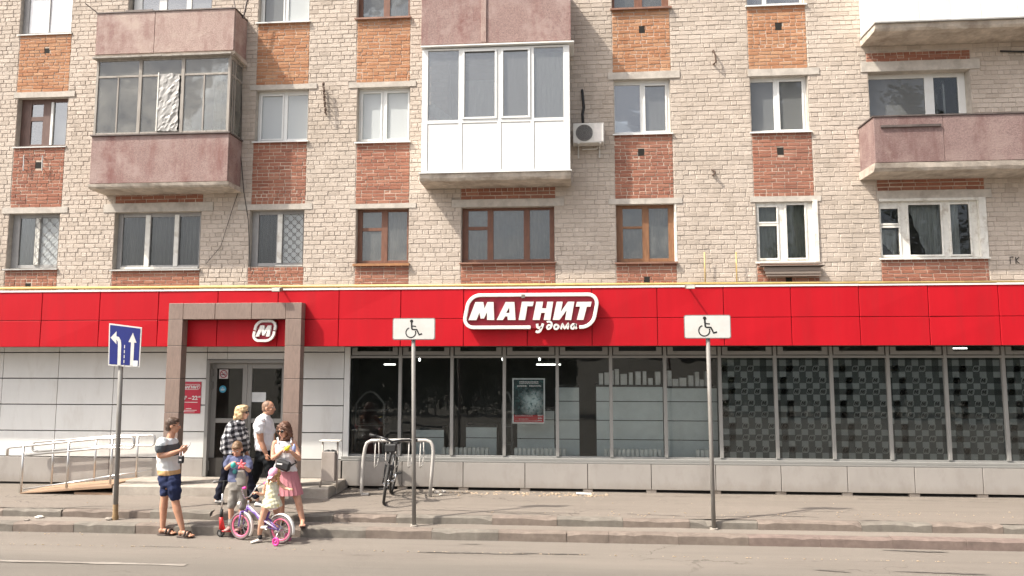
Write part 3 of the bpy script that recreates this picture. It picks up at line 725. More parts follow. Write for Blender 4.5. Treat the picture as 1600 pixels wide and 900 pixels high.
mb.hexa([(dx, yf + .1, o.z1 - .2), (dx + .14, yf + .72, o.z1 - .2), (dx + .18, yf + .72, o.z1 - .2), (dx + .04, yf + .1, o.z1 - .2), (dx, yf + .1, o.z1 - .12), (dx + .14, yf + .72, o.z1 - .12), (dx + .18, yf + .72, o.z1 - .12), (dx + .04, yf + .1, o.z1 - .12)])
mb.build('balcony_door', M_PVC, w)
# --- fourth storey (row A), cut by the top of the frame
window('A1', M_GREYF, T2(.11, .50, .52, .97, .05, .97), fd=.09, sill=M_TIN, sill_d=.03, label='grey window with both panes filmed over in bright white', glassm=M('white_window_film', (.9, .9, .9), .3, var=.01))
window('A2', M_PVC, [(.0, .02, .0, 1), (.12, .33, .05, .95), (.42, .66, .05, .95), (.72, .96, .05, .95)], fd=.15, curt=[(M_TULLE, 0, 1, 0, 1, .006)], label='white plastic window behind the upper balcony')
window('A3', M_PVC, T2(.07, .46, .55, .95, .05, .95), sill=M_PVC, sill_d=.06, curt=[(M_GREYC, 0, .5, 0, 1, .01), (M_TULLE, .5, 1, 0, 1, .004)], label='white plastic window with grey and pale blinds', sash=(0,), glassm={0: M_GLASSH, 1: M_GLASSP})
wooden('A4', M_WOOD, [(.08, .48, .05, .95), (.60, .95, .05, .95)], [(M_TULLE, 0, 1, 0, 1, .03)], 'brown wooden window with tulle curtains, cut by the frame', M_TINB, .04)
wooden('A6', M_WOOD, [(.05, .40, .05, .95), (.54, .88, .05, .95)], [(M_TULLE, 0, 1, 0, 1, .02)], 'brown wooden window with a dark tin sill, cut by the frame', M_TINB, .04)
window('A7', M_PVC, T2(.03, .30, .36, .96, .06, .95), sill=M_PVC, sill_d=.05, curt=[(M_DARKC, 0, .3, 0, 1, .03), (M_TULLE, .33, 1, 0, 1, .02)], label='white plastic window, only its foot in view', sash=(1,))
window('A8', M_PVC, [(.05, .95, .05, .95)], curt=[(M_GREYC, 0, 1, 0, 1)])

# ================================================================== balconies
M_PARA = None
def parapet_mat(name, base, dark, worn):
    mt, nt, bs = newmat(name); MATS[name] = mt
    p = _vec(nt); pv_ = _vec(nt, (1.4, 1.4, .35))
    g = _noise(nt, p, 48, 3, .75)
    c = _ramp(nt, g, .32, .68, tuple(x * .72 for x in base), tuple(min(1, x * 1.28) for x in base))
    c = _mix(nt, _math(nt, 'MULTIPLY', _ramp(nt, _noise(nt, pv_, 1.1, 6, .72), .46, .62), .85), c, dark)
    c = _mix(nt, _math(nt, 'MULTIPLY', _ramp(nt, _noise(nt, p, 1.7, 6, .72), .48, .66), .8), c, worn)
    nt.links.new(c, bs.inputs['Base Color']); bs.inputs['Roughness'].default_value = .9; bs.inputs['Specular IOR Level'].default_value = .2
    bump(nt, bs, g, .012); return mt
M_P1 = parapet_mat('pink_pebbledash', (.41, .305, .27), (.28, .17, .155), (.50, .40, .35))
M_P2 = parapet_mat('red_pebbledash', (.31, .215, .195), (.225, .11, .10), (.41, .31, .28))
M_P3 = parapet_mat('maroon_pebbledash', (.255, .178, .165), (.18, .105, .097), (.32, .24, .215))
M_RAILD = M('dark_rail_steel', (.13, .105, .095), .6, metal=.3, var=.3, scale=8)
M_GREYW = M('grey_weathered_wood', (.34, .31, .275), .8, var=.2, scale=4, stretch=(5, 5, .8), dirt=(.22, .19, .16), dscale=2.5)
M_GLASSB = glass('balcony_glass', (.86, .87, .84), 1.8, haze=.42, hcol=(.46, .45, .41))
M_FOIL = None
def slab(parent, x0, x1, dep, zt, th, seed=1, ragged=.02):
    n = 22; r = random.Random(seed); P = []
    mb = MB(); yF = YW - dep
    for i in range(n + 1):
        x = x0 + (x1 - x0) * i / n
        P.append([(x, YW + .02, zt), (x, yF + .01 * hn(x * 2, seed), zt - .004), (x, yF + .012 + .012 * r.random(), zt - th * (.62 + .12 * r.random())), (x, yF + .045 + .02 * r.random(), zt - th - ragged * r.random() * .5), (x, YW + .02, zt - th - .02)])
    vs = [q for p in P for q in p]; fs = []
    for i in range(n):
        for j in range(4): fs.append((i * 5 + j, i * 5 + j + 1, (i + 1) * 5 + j + 1, (i + 1) * 5 + j))
    fs += [(0, 4, 3, 2, 1), tuple(n * 5 + j for j in (0, 1, 2, 3, 4))]
    mb.add(vs, fs); o_ = mb.build('slab', M_SLAB, parent); fix_normals(o_); return o_
def parapet(parent, x0, x1, dep, z0, z1, mat, joints=(), side_l=True, side_r=True, th=.04):
    yF = YW - dep; X = [x0, *joints, x1]
    for a, b in zip(X[:-1], X[1:]):
        mb = MB(); mb.box(a + (.004 if a != x0 else 0), b - (.004 if b != x1 else 0), yF - .012, yF + th - .012, z0, z1); mb.build('parapet_panel', mat, parent, bev=.006)
    for s, x in ((side_l, x0), (side_r, x1 - th)):
        if s: mb = MB(); mb.box(x, x + th, yF + th + .002, YW - .006, z0, z1); mb.build('parapet_panel', mat, parent, bev=.006)
def part(name):
    o = bpy.data.objects.new(name, None); COL.objects.link(o); o.parent = bld; ORG[o] = origin_of(bld); o.empty_display_size = .2; return o
# upper pink balcony and the old glazed one under it
dL = .62; yL = YW - dL
b = part('balcony'); b['label'] = 'open balcony with a pink pebbledash parapet'
x0, x1 = X_(151, 50, yL), X_(366, 50, yL); z1, z0 = Z_(260, 18, yL), Z_(260, 82, yL)
parapet(b, x0, x1, dL, z0, z1, M_P1, (X_(242, 50, yL),))
mb = MB(); mb.box(x0 - .02, x1 + .02, yL - .03, yL + .03, z1 + .002, z1 + .025); mb.box(x1 - .03, x1 + .02, yL + .031, YW - .01, z1 + .002, z1 + .025)
mb.tube([(x0 + .01, yL, z1 + .02), (x0 - .22, yL - .12, z1 + .2)], .012, 6); mb.tube([(x1, yL, z1 + .02), (x1 - .1, yL + .05, z1 + .4)], .014, 6)
mb.tube([(x1 + .02, yL + .35, z1 - .05), (x1 + .14, yL + .35, z1 + .55)], .02, 6); mb.build('rail', M_RAILD, b)
mb = MB(); a0, a1 = X_(198, 15, yL + .1), X_(240, 15, yL + .1); mb.box(a0, a1, yL + .06, yL + .3, z1 + .03, z1 + .10); mb.build('planter_box', M_RAILD, b)
slab(b, x0 - .02, x1 + .03, dL, z0 - .005, .09, 3)
b = part('balcony'); b['label'] = 'old timber glazed balcony with a red pebbledash parapet and foil in one pane'
gx0, gx1 = X_(149, 150, yL), X_(359, 150, yL); gz0, gz1 = Z_(250, 209, yL), Z_(250, 90, yL)
px0, px1 = X_(142, 250, yL), X_(356.5, 250, yL); pz0 = Z_(250, 285, yL)
parapet(b, px0, px1, dL, pz0, gz0 - .03, M_P2, ())
mb = MB(); mb.box(px0 - .02, px1 + .03, yL - .05, yL + .06, gz0 - .028, gz0); mb.box(px1 - .03, px1 + .03, yL + .062, YW - .01, gz0 - .028, gz0); mb.build('rail', M_RAILD, b)
slab(b, px0 - .03, px1 + .03, dL + .02, pz0 - .005, .10, 4)
gl = MB(); y = yL
def gx(px, py=150): return X_(px, py, yL)
def gz(py): return Z_(255, py, yL)
post = [(gx0, gx0 + .05), (gx(215.5), gx(220.5)), (gx(282), gx(287)), (gx1 - .06, gx1)]
for a, c in post: gl.box(a, c, y - .005, y + .055, gz0, gz1)
for a, c in zip(post[:-1], post[1:]):
    gl.box(a[1], c[0], y, y + .04, gz0, gz0 + .05); gl.box(a[1], c[0], y, y + .04, gz1 - .05, gz1); gl.box(a[1], c[0], y, y + .04, gz(119), gz(116))
mids = [gx(183.5), gx(247), gx(318)]
for mx in mids: gl.box(mx - .016, mx + .016, y + .003, y + .036, gz0 + .05, gz(119))
for mx in (.25, .58): gl.box(gx1 - .05, gx1 - .005, y + .055 + mx * dL * .5, y + .09 + mx * dL * .5, gz0, gz1)
gl.box(gx1 - .045, gx1 - .008, y + .06, YW - .01, gz(119), gz(116)); gl.box(gx0 + .008, gx0 + .045, y + .06, YW - .01, gz(119), gz(116))
gl.box(gx1 - .05, gx1 - .003, y + .056, YW - .01, gz0, gz0 + .05); gl.box(gx1 - .05, gx1 - .003, y + .056, YW - .01, gz1 - .05, gz1)
fr = gl.build('glazing_frame', M_GREYW, b, bev=.003)
edges = [(post[0][1], mids[0] - .016), (mids[0] + .016, post[1][0]), (post[1][1], mids[1] - .016), (mids[1] + .016, post[2][0]), (post[2][1], mids[2] - .016), (mids[2] + .016, post[3][0])]
for a, c in edges: g = MB(); g.box(a - .003, c + .003, y + .016, y + .021, gz0 + .047, gz(119) + .003); g.build('pane', M_GLASSB, fr)
for a, c in zip(post[:-1], post[1:]): g = MB(); g.box(a[1] - .003, c[0] + .003, y + .016, y + .021, gz(116) - .003, gz1 - .047); g.build('pane', M_GLASSB, fr)
g = MB(); g.box(gx1 - .028, gx1 - .023, y + .06, YW - .012, gz0 + .047, gz1 - .047); g.build('pane', M_GLASSB, fr)
g = MB(); g.box(gx0 + .023, gx0 + .028, y + .06, YW - .012, gz0 + .047, gz1 - .047); g.build('pane', M_GLASSB, fr)
mt, nt, bs = newmat('crumpled_foil'); bs.inputs['Base Color'].default_value = (.36, .345, .32, 1); bs.inputs['Specular IOR Level'].default_value = .9; bs.inputs['Roughness'].default_value = .22
M_FOIL = mt
mb = MB(); fx0, fx1, fz0, fz1 = gx(248.5), gx(280), gz(205), gz(116); nx, nz = 9, 22; r = random.Random(5)
vs = [(fx0 + (fx1 - fx0) * i / nx + r.uniform(-.012, .012), y - .008 - .012 * r.random() - .02 * abs(hn(i * .8, j * .35)), fz0 + (fz1 - fz0) * j / nz + r.uniform(-.012, .012)) for j in range(nz + 1) for i in range(nx + 1)]
mb.add(vs, [(j * (nx + 1) + i, j * (nx + 1) + i + 1, (j + 1) * (nx + 1) + i + 1, (j + 1) * (nx + 1) + i) for j in range(nz) for i in range(nx)])
mb.build('foil_sheet', M_FOIL, fr)
mb = MB(); mb.box(fx0 - .03, fx0 - .004, y - .03, y - .006, fz0, fz1 + .03); mb.build('white_edge', M_PVCOLD, fr)
mb = MB(); rz = Z_(255, 88.5, yL)    # tin roof lip over the glazing
n = 14
for i in range(n):
    a = gx0 - .06 + (gx1 - gx0 + .1) * i / n; c = a + (gx1 - gx0 + .1) / n
    mb.box(a, c, yL - .09 - .015 * r.random(), YW - .01, rz - .025 + .006 * hn(a * 2), rz + .012 + .006 * hn(a * 2))
mb.build('tin_roof', M_GREYW, b)
# the flat's own window and door behind the glazing
window('B2', M_PVCOLD, [(.12, .34, .35, .9), (.40, .62, .35, .9), (.70, .92, .05, .9)], fd=.1, curt=[(M_TULLE, 0, 1, 0, 1, .01)], label='white window and door behind the glazed balcony', sash=(0, 1, 2))

# centre: red parapet above, white plastic balcony below
dC = .68; yC = YW - dC
b = part('balcony'); b['label'] = 'balcony with a stained red pebbledash parapet and a vertical batten, cut by the frame'
x0, x1 = X_(658.5, 40, yC), X_(892, 40, yC); z0, z1 = Z_(775, 66.5, yC), Z_(775, -25, yC)
parapet(b, x0, x1, dC, z0, z1, M_P2, (X_(757, 40, yC),))
mb = MB(); a0, a1 = X_(752, 40, yC), X_(760, 40, yC); mb.box(a0, a1, yC - .04, yC - .014, z0 + .01, z1); mb.build('batten', M_P1, b, bev=.004)
slab(b, x0 + .02, x1 - .02, dC - .05, z0 - .004, .075, 8, .03)
b = part('balcony'); b['label'] = 'white plastic balcony with glazing above plain white panels'
wx0, wx1 = X_(659, 170, yC), X_(890.5, 170, yC); wz0, wz1 = Z_(775, 268, yC), Z_(775, 73.5, yC); zr1, zr0 = Z_(775, 186.5, yC), Z_(775, 191, yC)
def cx(px, py=150): return X_(px, py, yC)
f = MB(); y = yC
f.box(wx0, cx(668.5), y, y + .07, wz0, wz1); f.box(cx(880.5), wx1, y, y + .07, wz0, wz1)
mull = [(cx(716.5), cx(722.5)), (cx(776.5), cx(783)), (cx(828.5), cx(834.5))]
for a, c in mull: f.box(a, c, y + .002, y + .068, wz0 + .03, wz1 - .03)
f.box(cx(668.5), cx(880.5), y + .001, y + .069, wz1 - .035, wz1); f.box(cx(668.5), cx(880.5), y + .001, y + .069, zr0, zr1 + .01); f.box(cx(668.5), cx(880.5), y + .001, y + .069, wz0, wz0 + .035)
for xx in (wx0, wx1 - .06): f.box(xx, xx + .06, y + .072, YW - .008, wz1 - .05, wz1); 
for xx in (wx0, wx1 - .06): f.box(xx, xx + .06, y + .072, YW - .008, wz0, zr1)
fr = f.build('glazing_frame', M_PVC, b, bev=.004)
pans = [(cx(668.5), mull[0][0]), (mull[0][1], mull[1][0]), (mull[1][1], mull[2][0]), (mull[2][1], cx(880.5))]
for i, (a, c) in enumerate(pans):
    if i == 1 or i == 2:
        s = MB(); bw = .045; sz0, sz1 = zr1 + .015, wz1 - .04
        s.box(a, a + bw, y - .018, y - .002, sz0, sz1); s.box(c - bw, c, y - .018, y - .002, sz0, sz1); s.box(a + bw, c - bw, y - .016, y - .002, sz0, sz0 + bw); s.box(a + bw, c - bw, y - .016, y - .002, sz1 - bw, sz1)
        s.build('sash', M_PVC, fr, bev=.004)
    g = MB(); g.box(a - .004, c + .004, y + .03, y + .036, zr1 + .006, wz1 - .03); g.build('pane', M_GLASSW, fr)
    p = MB(); p.box(a + .003, c - .003, y + .012, y + .04, wz0 + .038, zr0 - .003); p.build('panel', M_PVC, fr, bev=.006)
for xx in (wx0 + .03, wx1 - .034): g = MB(); g.box(xx, xx + .005, y + .073, YW - .01, zr1 + .006, wz1 - .05); g.build('pane', M_GLASS, fr)
s = MB(); fold_sheet(s, mull[1][1] - .02, mull[2][0] + .02, zr1, wz1, y + .065, .003, 9); s.build('blind', curtain_mat('sand_blind', (.46, .41, .34)), fr)
s = MB(); fold_sheet(s, mull[0][1] + .02, mull[1][0], zr1, wz1 - .6, y + .3, .02, .2); s.build('blind', M_TULLE, fr)
s = MB(); fold_sheet(s, mull[2][1], wx1 - .08, zr1, wz1, y + .34, .01, .3); s.build('blind', M_TULLE, fr)
s = MB(); r = random.Random(3)     # the pale bundle lying in the first pane
bx = cx(683, 170); bzz = zr1
for i in range(5): s.ellipsoid((bx - .12 + .08 * i, y + .12 + .03 * r.random(), bzz + .28 - .055 * i), (.1, .07, .14 - .01 * i), 9, 6)
s.build('bundle', M_TULLE, fr, smooth=True)
mb = MB(); zz = Z_(775, 71, yC); mb.box(cx(660, 72) - .02, cx(897, 68), yC - .07, YW - .01, zz - .012, zz + .02); mb.build('tin_roof', M_PVC, b, bev=.004)
mb = MB(); mb.box(wx0 - .05, wx1 + .03, yC - .05, yC + .05, wz0 - .022, wz0 - .003); mb.build('drip_sill', M_PVC, b)
slab(b, wx0 - .03, wx1 + .01, dC + .02, wz0 - .024, .14, 9)
mb = MB(); mb.box(wx0 + .01, wx1 - .01, YW - .25, YW - .02, wz0 + .0, wz0 + .02); mb.build('floor', M_SLAB, b)
# right: white boxed balcony above, red one below
dR = .74; yR = YW - dR
b = part('balcony'); b['label'] = 'balcony boxed in white panels over a bare concrete slab, cut by the frame'
x0 = X_(1367, 20, yR); x1 = 10.4; z0 = Z_(1480, 31, yR); z1 = z0 + 1.2
Xs = [x0, X_(1436, 15, yR), X_(1485, 15, yR), X_(1533, 15, yR), X_(1590, 15, yR), x1]
for a, c in zip(Xs[:-1], Xs[1:]): mb = MB(); mb.box(a + .004, c - .004, yR - .012, yR + .02, z0, z1); mb.build('panel', M_PVC, b, bev=.004)
mb = MB(); mb.box(x0 + .001, x0 + .03, yR + .022, YW - .008, z0, z1); mb.build('panel', M_PVC, b)
mb = MB(); mb.box(x0 - .03, x1, yR - .05, yR + .05, z0 - .03, z0 - .003); mb.box(x0 - .03, x0 + .03, yR + .051, YW - .01, z0 - .03, z0 - .003); mb.build('drip_sill', M_TIN, b)
slab(b, x0 - .01, x1, dR, z0 - .032, .13, 12)
b = part('balcony'); b['label'] = 'open balcony with a dull red pebbledash parapet and a dark bar on it'
x0 = X_(1366, 220, yR); z0, z1 = Z_(1480, 252, yR), Z_(1480, 180.5, yR)
parapet(b, x0, x1, dR, z0, z1, M_P3, (X_(1475, 220, yR),), side_r=False)
mb = MB(); mb.box(x0 - .02, x1, yR - .03, yR + .035, z1 + .002, z1 + .028); mb.box(x0 - .02, x0 + .045, yR + .037, YW - .01, z1 + .002, z1 + .028); mb.build('rail', M_RAILD, b)
mb = MB(); mb.box(X_(1375, 197, yR), X_(1469, 197, yR), yR - .05, yR - .014, Z_(1420, 199, yR), Z_(1420, 195.5, yR)); mb.build('bar', M_RAILD, b)
slab(b, x0 - .02, x1, dR + .01, z0 - .004, .15, 14, .04)

# ================================================================== things fixed to the wall
M_ACW = M('ac_casing', (.62, .6, .56), .5, var=.06, dirt=(.45, .42, .38), dscale=4)
M_BLK = M('black_rubber', (.02, .02, .02), .6)
M_IRON = M('rusty_iron', (.12, .08, .06), .8, var=.3, scale=20)
p = atY(919, 210, YW - .18)
ac = thing('air_conditioner', (p.x, YW - .15, p.z - .2), 'off-white air conditioner box on the wall beside the white balcony', 'air conditioner')
ax0, ax1, az0, az1 = X_(895.5, 208, YW - .32), X_(944, 208, YW - .32), Z_(919, 223, YW - .32), Z_(919, 192, YW - .32)
mb = MB(); mb.box(ax0, ax1, YW - .32, YW - .06, az0, az1); mb.build('casing', M_ACW, ac, bev=.01)
fcx = ax0 + (ax1 - ax0) * .36; fcz = (az0 + az1) / 2; mb = MB()
for rr in (.045, .08, .115, .15, .175): mb.torus((fcx, YW - .328, fcz), rr, .006, 'Y', 24, 4)
for i in range(12): a = i * math.pi / 6; mb.tube([(fcx + .03 * math.cos(a), YW - .328, fcz + .03 * math.sin(a)), (fcx + .18 * math.cos(a), YW - .328, fcz + .18 * math.sin(a))], .004, 4)
mb.build('fan_grille', M('ac_grille', (.25, .24, .23), .5), ac)
mb = MB(); mb.prism([(fcx + .172 * math.cos(2 * math.pi * i / 24), fcz + .172 * math.sin(2 * math.pi * i / 24)) for i in range(24)], YW - .3235, YW - .3205); mb.build('fan_opening', M('ac_dark', (.06, .06, .06), .7), ac)
mb = MB(); mb.box(ax0 + (ax1 - ax0) * .68, ax1 - .02, YW - .326, YW - .321, az0 + .03, az1 - .03); mb.build('front_plate', M('ac_plate', (.70, .66, .62), .45), ac)
mb = MB()
for xx in (ax0 + .1, ax1 - .1): mb.box(xx, xx + .03, YW - .34, YW, az0 - .03, az0 - .002); mb.box(xx, xx + .03, YW - .03, YW - .001, az0 - .25, az0 - .03)
mb.tube([(ax1 - .12, YW - .1, az0 - .03), (ax1 - .14, YW - .06, az0 - .06), (ax0 + .2, YW - .05, az0 - .07)], .014, 6); mb.build('bracket', M_ACW, ac)
q0, q1 = atY(911, 193, YW - .03), atY(909.5, 140, YW - .03)
mb = MB(); mb.tube([(q0.x, YW - .06, q0.z), (q0.x - .01, YW - .03, q0.z + .2), (q0.x + .02, YW - .03, q0.z + .35), (q1.x + .01, YW - .03, q1.z - .1), (q1.x, YW - .02, q1.z)], .03, 7); mb.build('pipe', M_BLK, ac, smooth=True)
def hook(px, py0, py1, n, lab):
    mb = MB(); a = atY(px, py0, YW); c = atY(px + 3, py1, YW)
    if n > 1:
        for i in range(n):
            t = i / (n - 1); x = a.x + (c.x - a.x) * t; z = a.z + (c.z - a.z) * t
            mb.tube([(x, YW, z), (x + .02, YW - .12, z - .01), (x + .03, YW - .13, z + .05)], .012, 6); mb.ellipsoid((x + .03, YW - .13, z + .06), (.03, .03, .045), 8, 6)
        mb.tube([(a.x + .02, YW - .04, a.z + .03), (c.x + .02, YW - .04, c.z - .04)], .012, 6)
    else: mb.tube([(a.x, YW, a.z), (a.x - .01, YW - .09, a.z - .02), (a.x + .03, YW - .1, (a.z + c.z) / 2), (c.x, YW - .09, c.z), (c.x - .03, YW - .03, c.z - .01), (c.x - .03, YW, c.z)], .02, 6)
    mb.build('wall_hook', M_IRON, None, lab, 'hook')
hook(506, 139, 178, 5, 'rusty rack of line insulators on the pale brick left of the blinds window')
hook(1114, 80, 100, 1, 'bent rusty hook on pale brick, high up')
hook(1113, 266, 273, 1, 'short rusty stub on pale brick, lower of the two near the middle')
for px, lab in ((37.5, 'thin steel bracket on red brick left of a vent hole'), (66.5, 'thin steel bracket on red brick right of a vent hole')):
    a, c = atY(px, 243, YW - .08), atY(px - 1, 267, YW - .08); mb = MB()
    mb.tube([(a.x, YW - .08, a.z), (c.x, YW - .08, c.z)], .014, 6); mb.tube([(a.x, YW - .08, a.z - .05), (a.x, YW, a.z - .05)], .01, 5); mb.tube([(c.x, YW - .08, c.z + .04), (c.x, YW, c.z + .04)], .01, 5)
    mb.build('wall_bracket', M('galvanised', (.5, .49, .47), .45, metal=.6), None, lab, 'bracket', 'steel wall brackets')
def wire(pts, r, lab, mat=M_BLK, y=.03):
    mb = MB(); P = [atY(px, py, YW - y) for px, py in pts]; mb.tube([(p.x, YW - y, p.z) for p in P], r, 5); mb.build('cable', mat, None, lab, 'cable')
wire([(377, 100), (377.5, 160), (376, 240), (381, 300), (388, 345), (391, 420)], .008, 'thin black cable hanging past the glazed balcony to the grille window')
wire([(374, 295), (362, 330), (345, 385), (322, 412)], .006, 'thin slack cable across the shaded pale brick')
wire([(1563, 80), (1600, 81), (1625, 81)], .02, 'dark iron bar on the shaded brick under the white balcony')
# initials painted on the brick
mb = MB(); g = atY(1578.5, 412, YW); s = .0135; yb = YW - .008
def st(pts, w=.016): mb.ribbon([(g.x + a * s, g.z + b_ * s) for a, b_ in pts], w, yb, yb + .003)
st([(0, 0), (0, 10)]); st([(0, 10), (5, 10)]); st([(8, 0), (8, 10)]); st([(8, 5), (13, 10)]); st([(8, 5), (13, 0)])
mb.build('graffiti', M('black_paint', (.05, .045, .04), .8), None, 'the letters ГК daubed in black on the pale brick', 'graffiti')
# yellow gas pipe with two risers
M_YEL = M('yellow_gas_paint', (.58, .41, .15), .5, var=.12, scale=5, dirt=(.4, .26, .08), dscale=3)
gp = thing('gas_pipe', (-1.5, YW - .12, 4.3), 'yellow gas pipe running along the foot of the brick wall', 'pipe')
yg = YW - .12; zg = Z_(0, 450.5, yg); zg2 = Z_(1600, 441, yg)
mb = MB(); mb.tube([(XL, yg, zg), (0, yg, (zg + zg2) / 2), (XR, yg, zg2)], .032, 8); mb.build('main', M_YEL, gp, smooth=True)
for px in (1100, 1149.5):
    a = atY(px, 394, yg); c = atY(px + 2, 443, yg); mb = MB(); mb.tube([(c.x, yg, zg2 + .02), (c.x, yg, a.z)], .013, 7); mb.build('riser', M_YEL, gp, smooth=True)
mb = MB()
for i in range(12): x = -13 + i * 2; mb.box(x, x + .03, yg, YW, zg - .045, zg - .03)
mb.build('bracket', M_IRON, gp)
# ================================================================== shop on the ground floor
YF, YP, YS, YG = 12.70, 12.51, 13.35, 13.43      # fascia front, portal front, wall cladding, glass
M_REDP = M('red_composite_panel', (.45, .0095, .017), .45, spec=.15, var=.07, scale=1.2, dirt=(.38, .015, .02), stretch=(2.5, 2.5, .35), dscale=1.6, dlo=.5, dhi=.8)
M_WHP = M('white_composite_panel', (.70, .70, .675), .42, var=.04, scale=1.5, stretch=(2, 2, .6), dirt=(.56, .54, .5), dscale=1.6, dlo=.55, dhi=.85)
M_PLP = M('beige_grey_panel', (.335, .31, .285), .5, var=.05, scale=1.5, stretch=(1.5, 1.5, .8), dirt=(.25, .225, .2), dscale=1.8, dlo=.5, dhi=.82, splash=(.46, .66, (.24, .205, .17)))
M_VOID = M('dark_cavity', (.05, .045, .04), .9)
M_ALU = M('grey_aluminium', (.27, .265, .25), .45, var=.05, metal=.1, scale=3)
M_ALUD = M('dark_alu_frame', (.19, .185, .175), .5, var=.08)
M_CAPW = M('white_cap_strip', (.82, .8, .76), .5, var=.05)
M_STONE = None
def tile_mat():
    mt, nt, bs = newmat('brown_stone_tile'); MATS['tile'] = mt
    p = _vec(nt, (1, 1, 1), 'pos')
    g = _noise(nt, _vec(nt, (14, 14, 3)), 3, 5, .65)
    c = _ramp(nt, g, .3, .7, (.19, .137, .112), (.26, .186, .152))
    c = _mix(nt, _math(nt, 'MULTIPLY', _ramp(nt, _noise(nt, p, 3, 4), .45, .7), .35), c, (.28, .212, .178))
    nt.links.new(c, bs.inputs['Base Color']); bs.inputs['Roughness'].default_value = .55; bump(nt, bs, g, .002); return mt
M_STONE = tile_mat()
M_SGLASS = glass('shop_glass', (.88, .90, .895), 1.42, haze=.02, hcol=(.34, .36, .33))
M_SGLASSD = glass('door_glass', (.5, .52, .5), 1.5, haze=.05, hcol=(.3, .3, .28))

shop = thing('shop', (0, YS, .28), 'shop front with a red fascia above white panels and dark windows', 'shop')
ZFB, ZFT, ZFM = Z_(800, 541, YF), Z_(800, 450.5, YF), Z_(800, 497.5, YF)
FX = [-9.86 + 1.1412 * i for i in range(-3, 18)]
SH = lambda mb, name, mat, **k: mb.build(name, mat, shop, **k)
# --- fascia panels
for a, c in zip(FX[:-1], FX[1:]):
    for z0, z1 in ((ZFB, ZFM), (ZFM, ZFT)):
        tw = rng.uniform(-.005, .005); mb = MB()
        mb.hexa([(a + .006, YF + tw, z0 + .005), (c - .006, YF - tw, z0 + .005), (c - .006, YF + .03, z0 + .005), (a + .006, YF + .03, z0 + .005),
                 (a + .006, YF - tw, z1 - .005), (c - .006, YF + tw * .5, z1 - .005), (c - .006, YF + .03, z1 - .005), (a + .006, YF + .03, z1 - .005)])
        SH(mb, 'fascia_panel', M_REDP, bev=.004)
mb = MB(); mb.box(FX[0], FX[-1], YF + .034, YF + .05, ZFB + .003, ZFT - .003); SH(mb, 'fascia_backing', M('red_backing', (.3, .012, .016), .7))
mb = MB(); mb.box(FX[0], FX[-1], YF + .06, YW - .002, ZFT - .12, ZFT - .08); mb.box(FX[0], FX[-1], YW - .002, YW + 2.6, ZFT - .16, ZFT - .08); SH(mb, 'roof', M('roof_felt', (.12, .11, .1), .9))
for a, c in zip(FX[:-1:2], FX[2::2]): mb = MB(); mb.box(a + .002, c - .002, YF - .012, YF + .09, ZFT - .002, ZFT + .028 + .006 * hn(a)); SH(mb, 'cap_strip', M_CAPW)
mb = MB(); mb.box(FX[0], FX[-1], YF + .051, YG + .06, ZFB + .006, ZFB + .03); SH(mb, 'soffit', M('soffit_grey', (.12, .105, .09), .7))
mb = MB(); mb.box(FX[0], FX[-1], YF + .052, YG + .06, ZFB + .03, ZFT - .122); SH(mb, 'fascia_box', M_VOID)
# --- white cladding, half metre courses
ROWS = [(2.806, ZFB + .02), (2.302, 2.796), (1.799, 2.293), (1.296, 1.79), (.803, 1.287)]
VW = [-13.4, -12.24, -11.09, -9.94, -8.80, -7.66]
def clad(x0, x1, z0, z1): mb = MB(); mb.box(x0, x1, YS, YS + .03, z0, z1); SH(mb, 'wall_panel', M_WHP, bev=.003)
DX0, DX1 = X_(322, 640, YS), X_(447, 640, YS)      # door surround
VW2 = [a for a in VW if a < -7.7] + [DX0 - .02]
for z0, z1 in ROWS:
    for a, c in zip(VW2[:-1], VW2[1:]): clad(a + .005, c - .005, z0 + .005, z1 - .005)
    clad(DX1 + .02, X_(536, 640, YS), z0 + .005, z1 - .005)
dmid = X_(355.5, 550, YS)
for a, c in ((DX0 - .012, dmid - .004), (dmid + .004, DX1 + .012)): clad(a, c, ROWS[0][0] + .005, ROWS[0][1] - .005); clad(a, c, 2.665, 2.79)
mb = MB(); mb.box(-13.4, DX0 - .02, YS + .035, YS + .06, .2, ZFB); mb.box(DX1 + .02, X_(545, 640, YS), YS + .035, YS + .06, .2, ZFB); mb.box(DX0 - .02, DX1 + .02, YS + .035, YS + .06, 2.6, ZFB); SH(mb, 'cladding_backing', M_VOID)
# plinth panels under the white cladding
for a, c in zip(VW2[:-1], VW2[1:]): mb = MB(); mb.box(a + .004, c - .004, YS - .015, YS + .02, .318, .79); SH(mb, 'plinth_panel', M_PLP, bev=.003)
px_l = X_(533, 740, YS)
mb = MB(); mb.box(DX1 + .02, px_l - .006, YS - .015, YS + .02, .46, .79); SH(mb, 'plinth_panel', M_PLP, bev=.003)
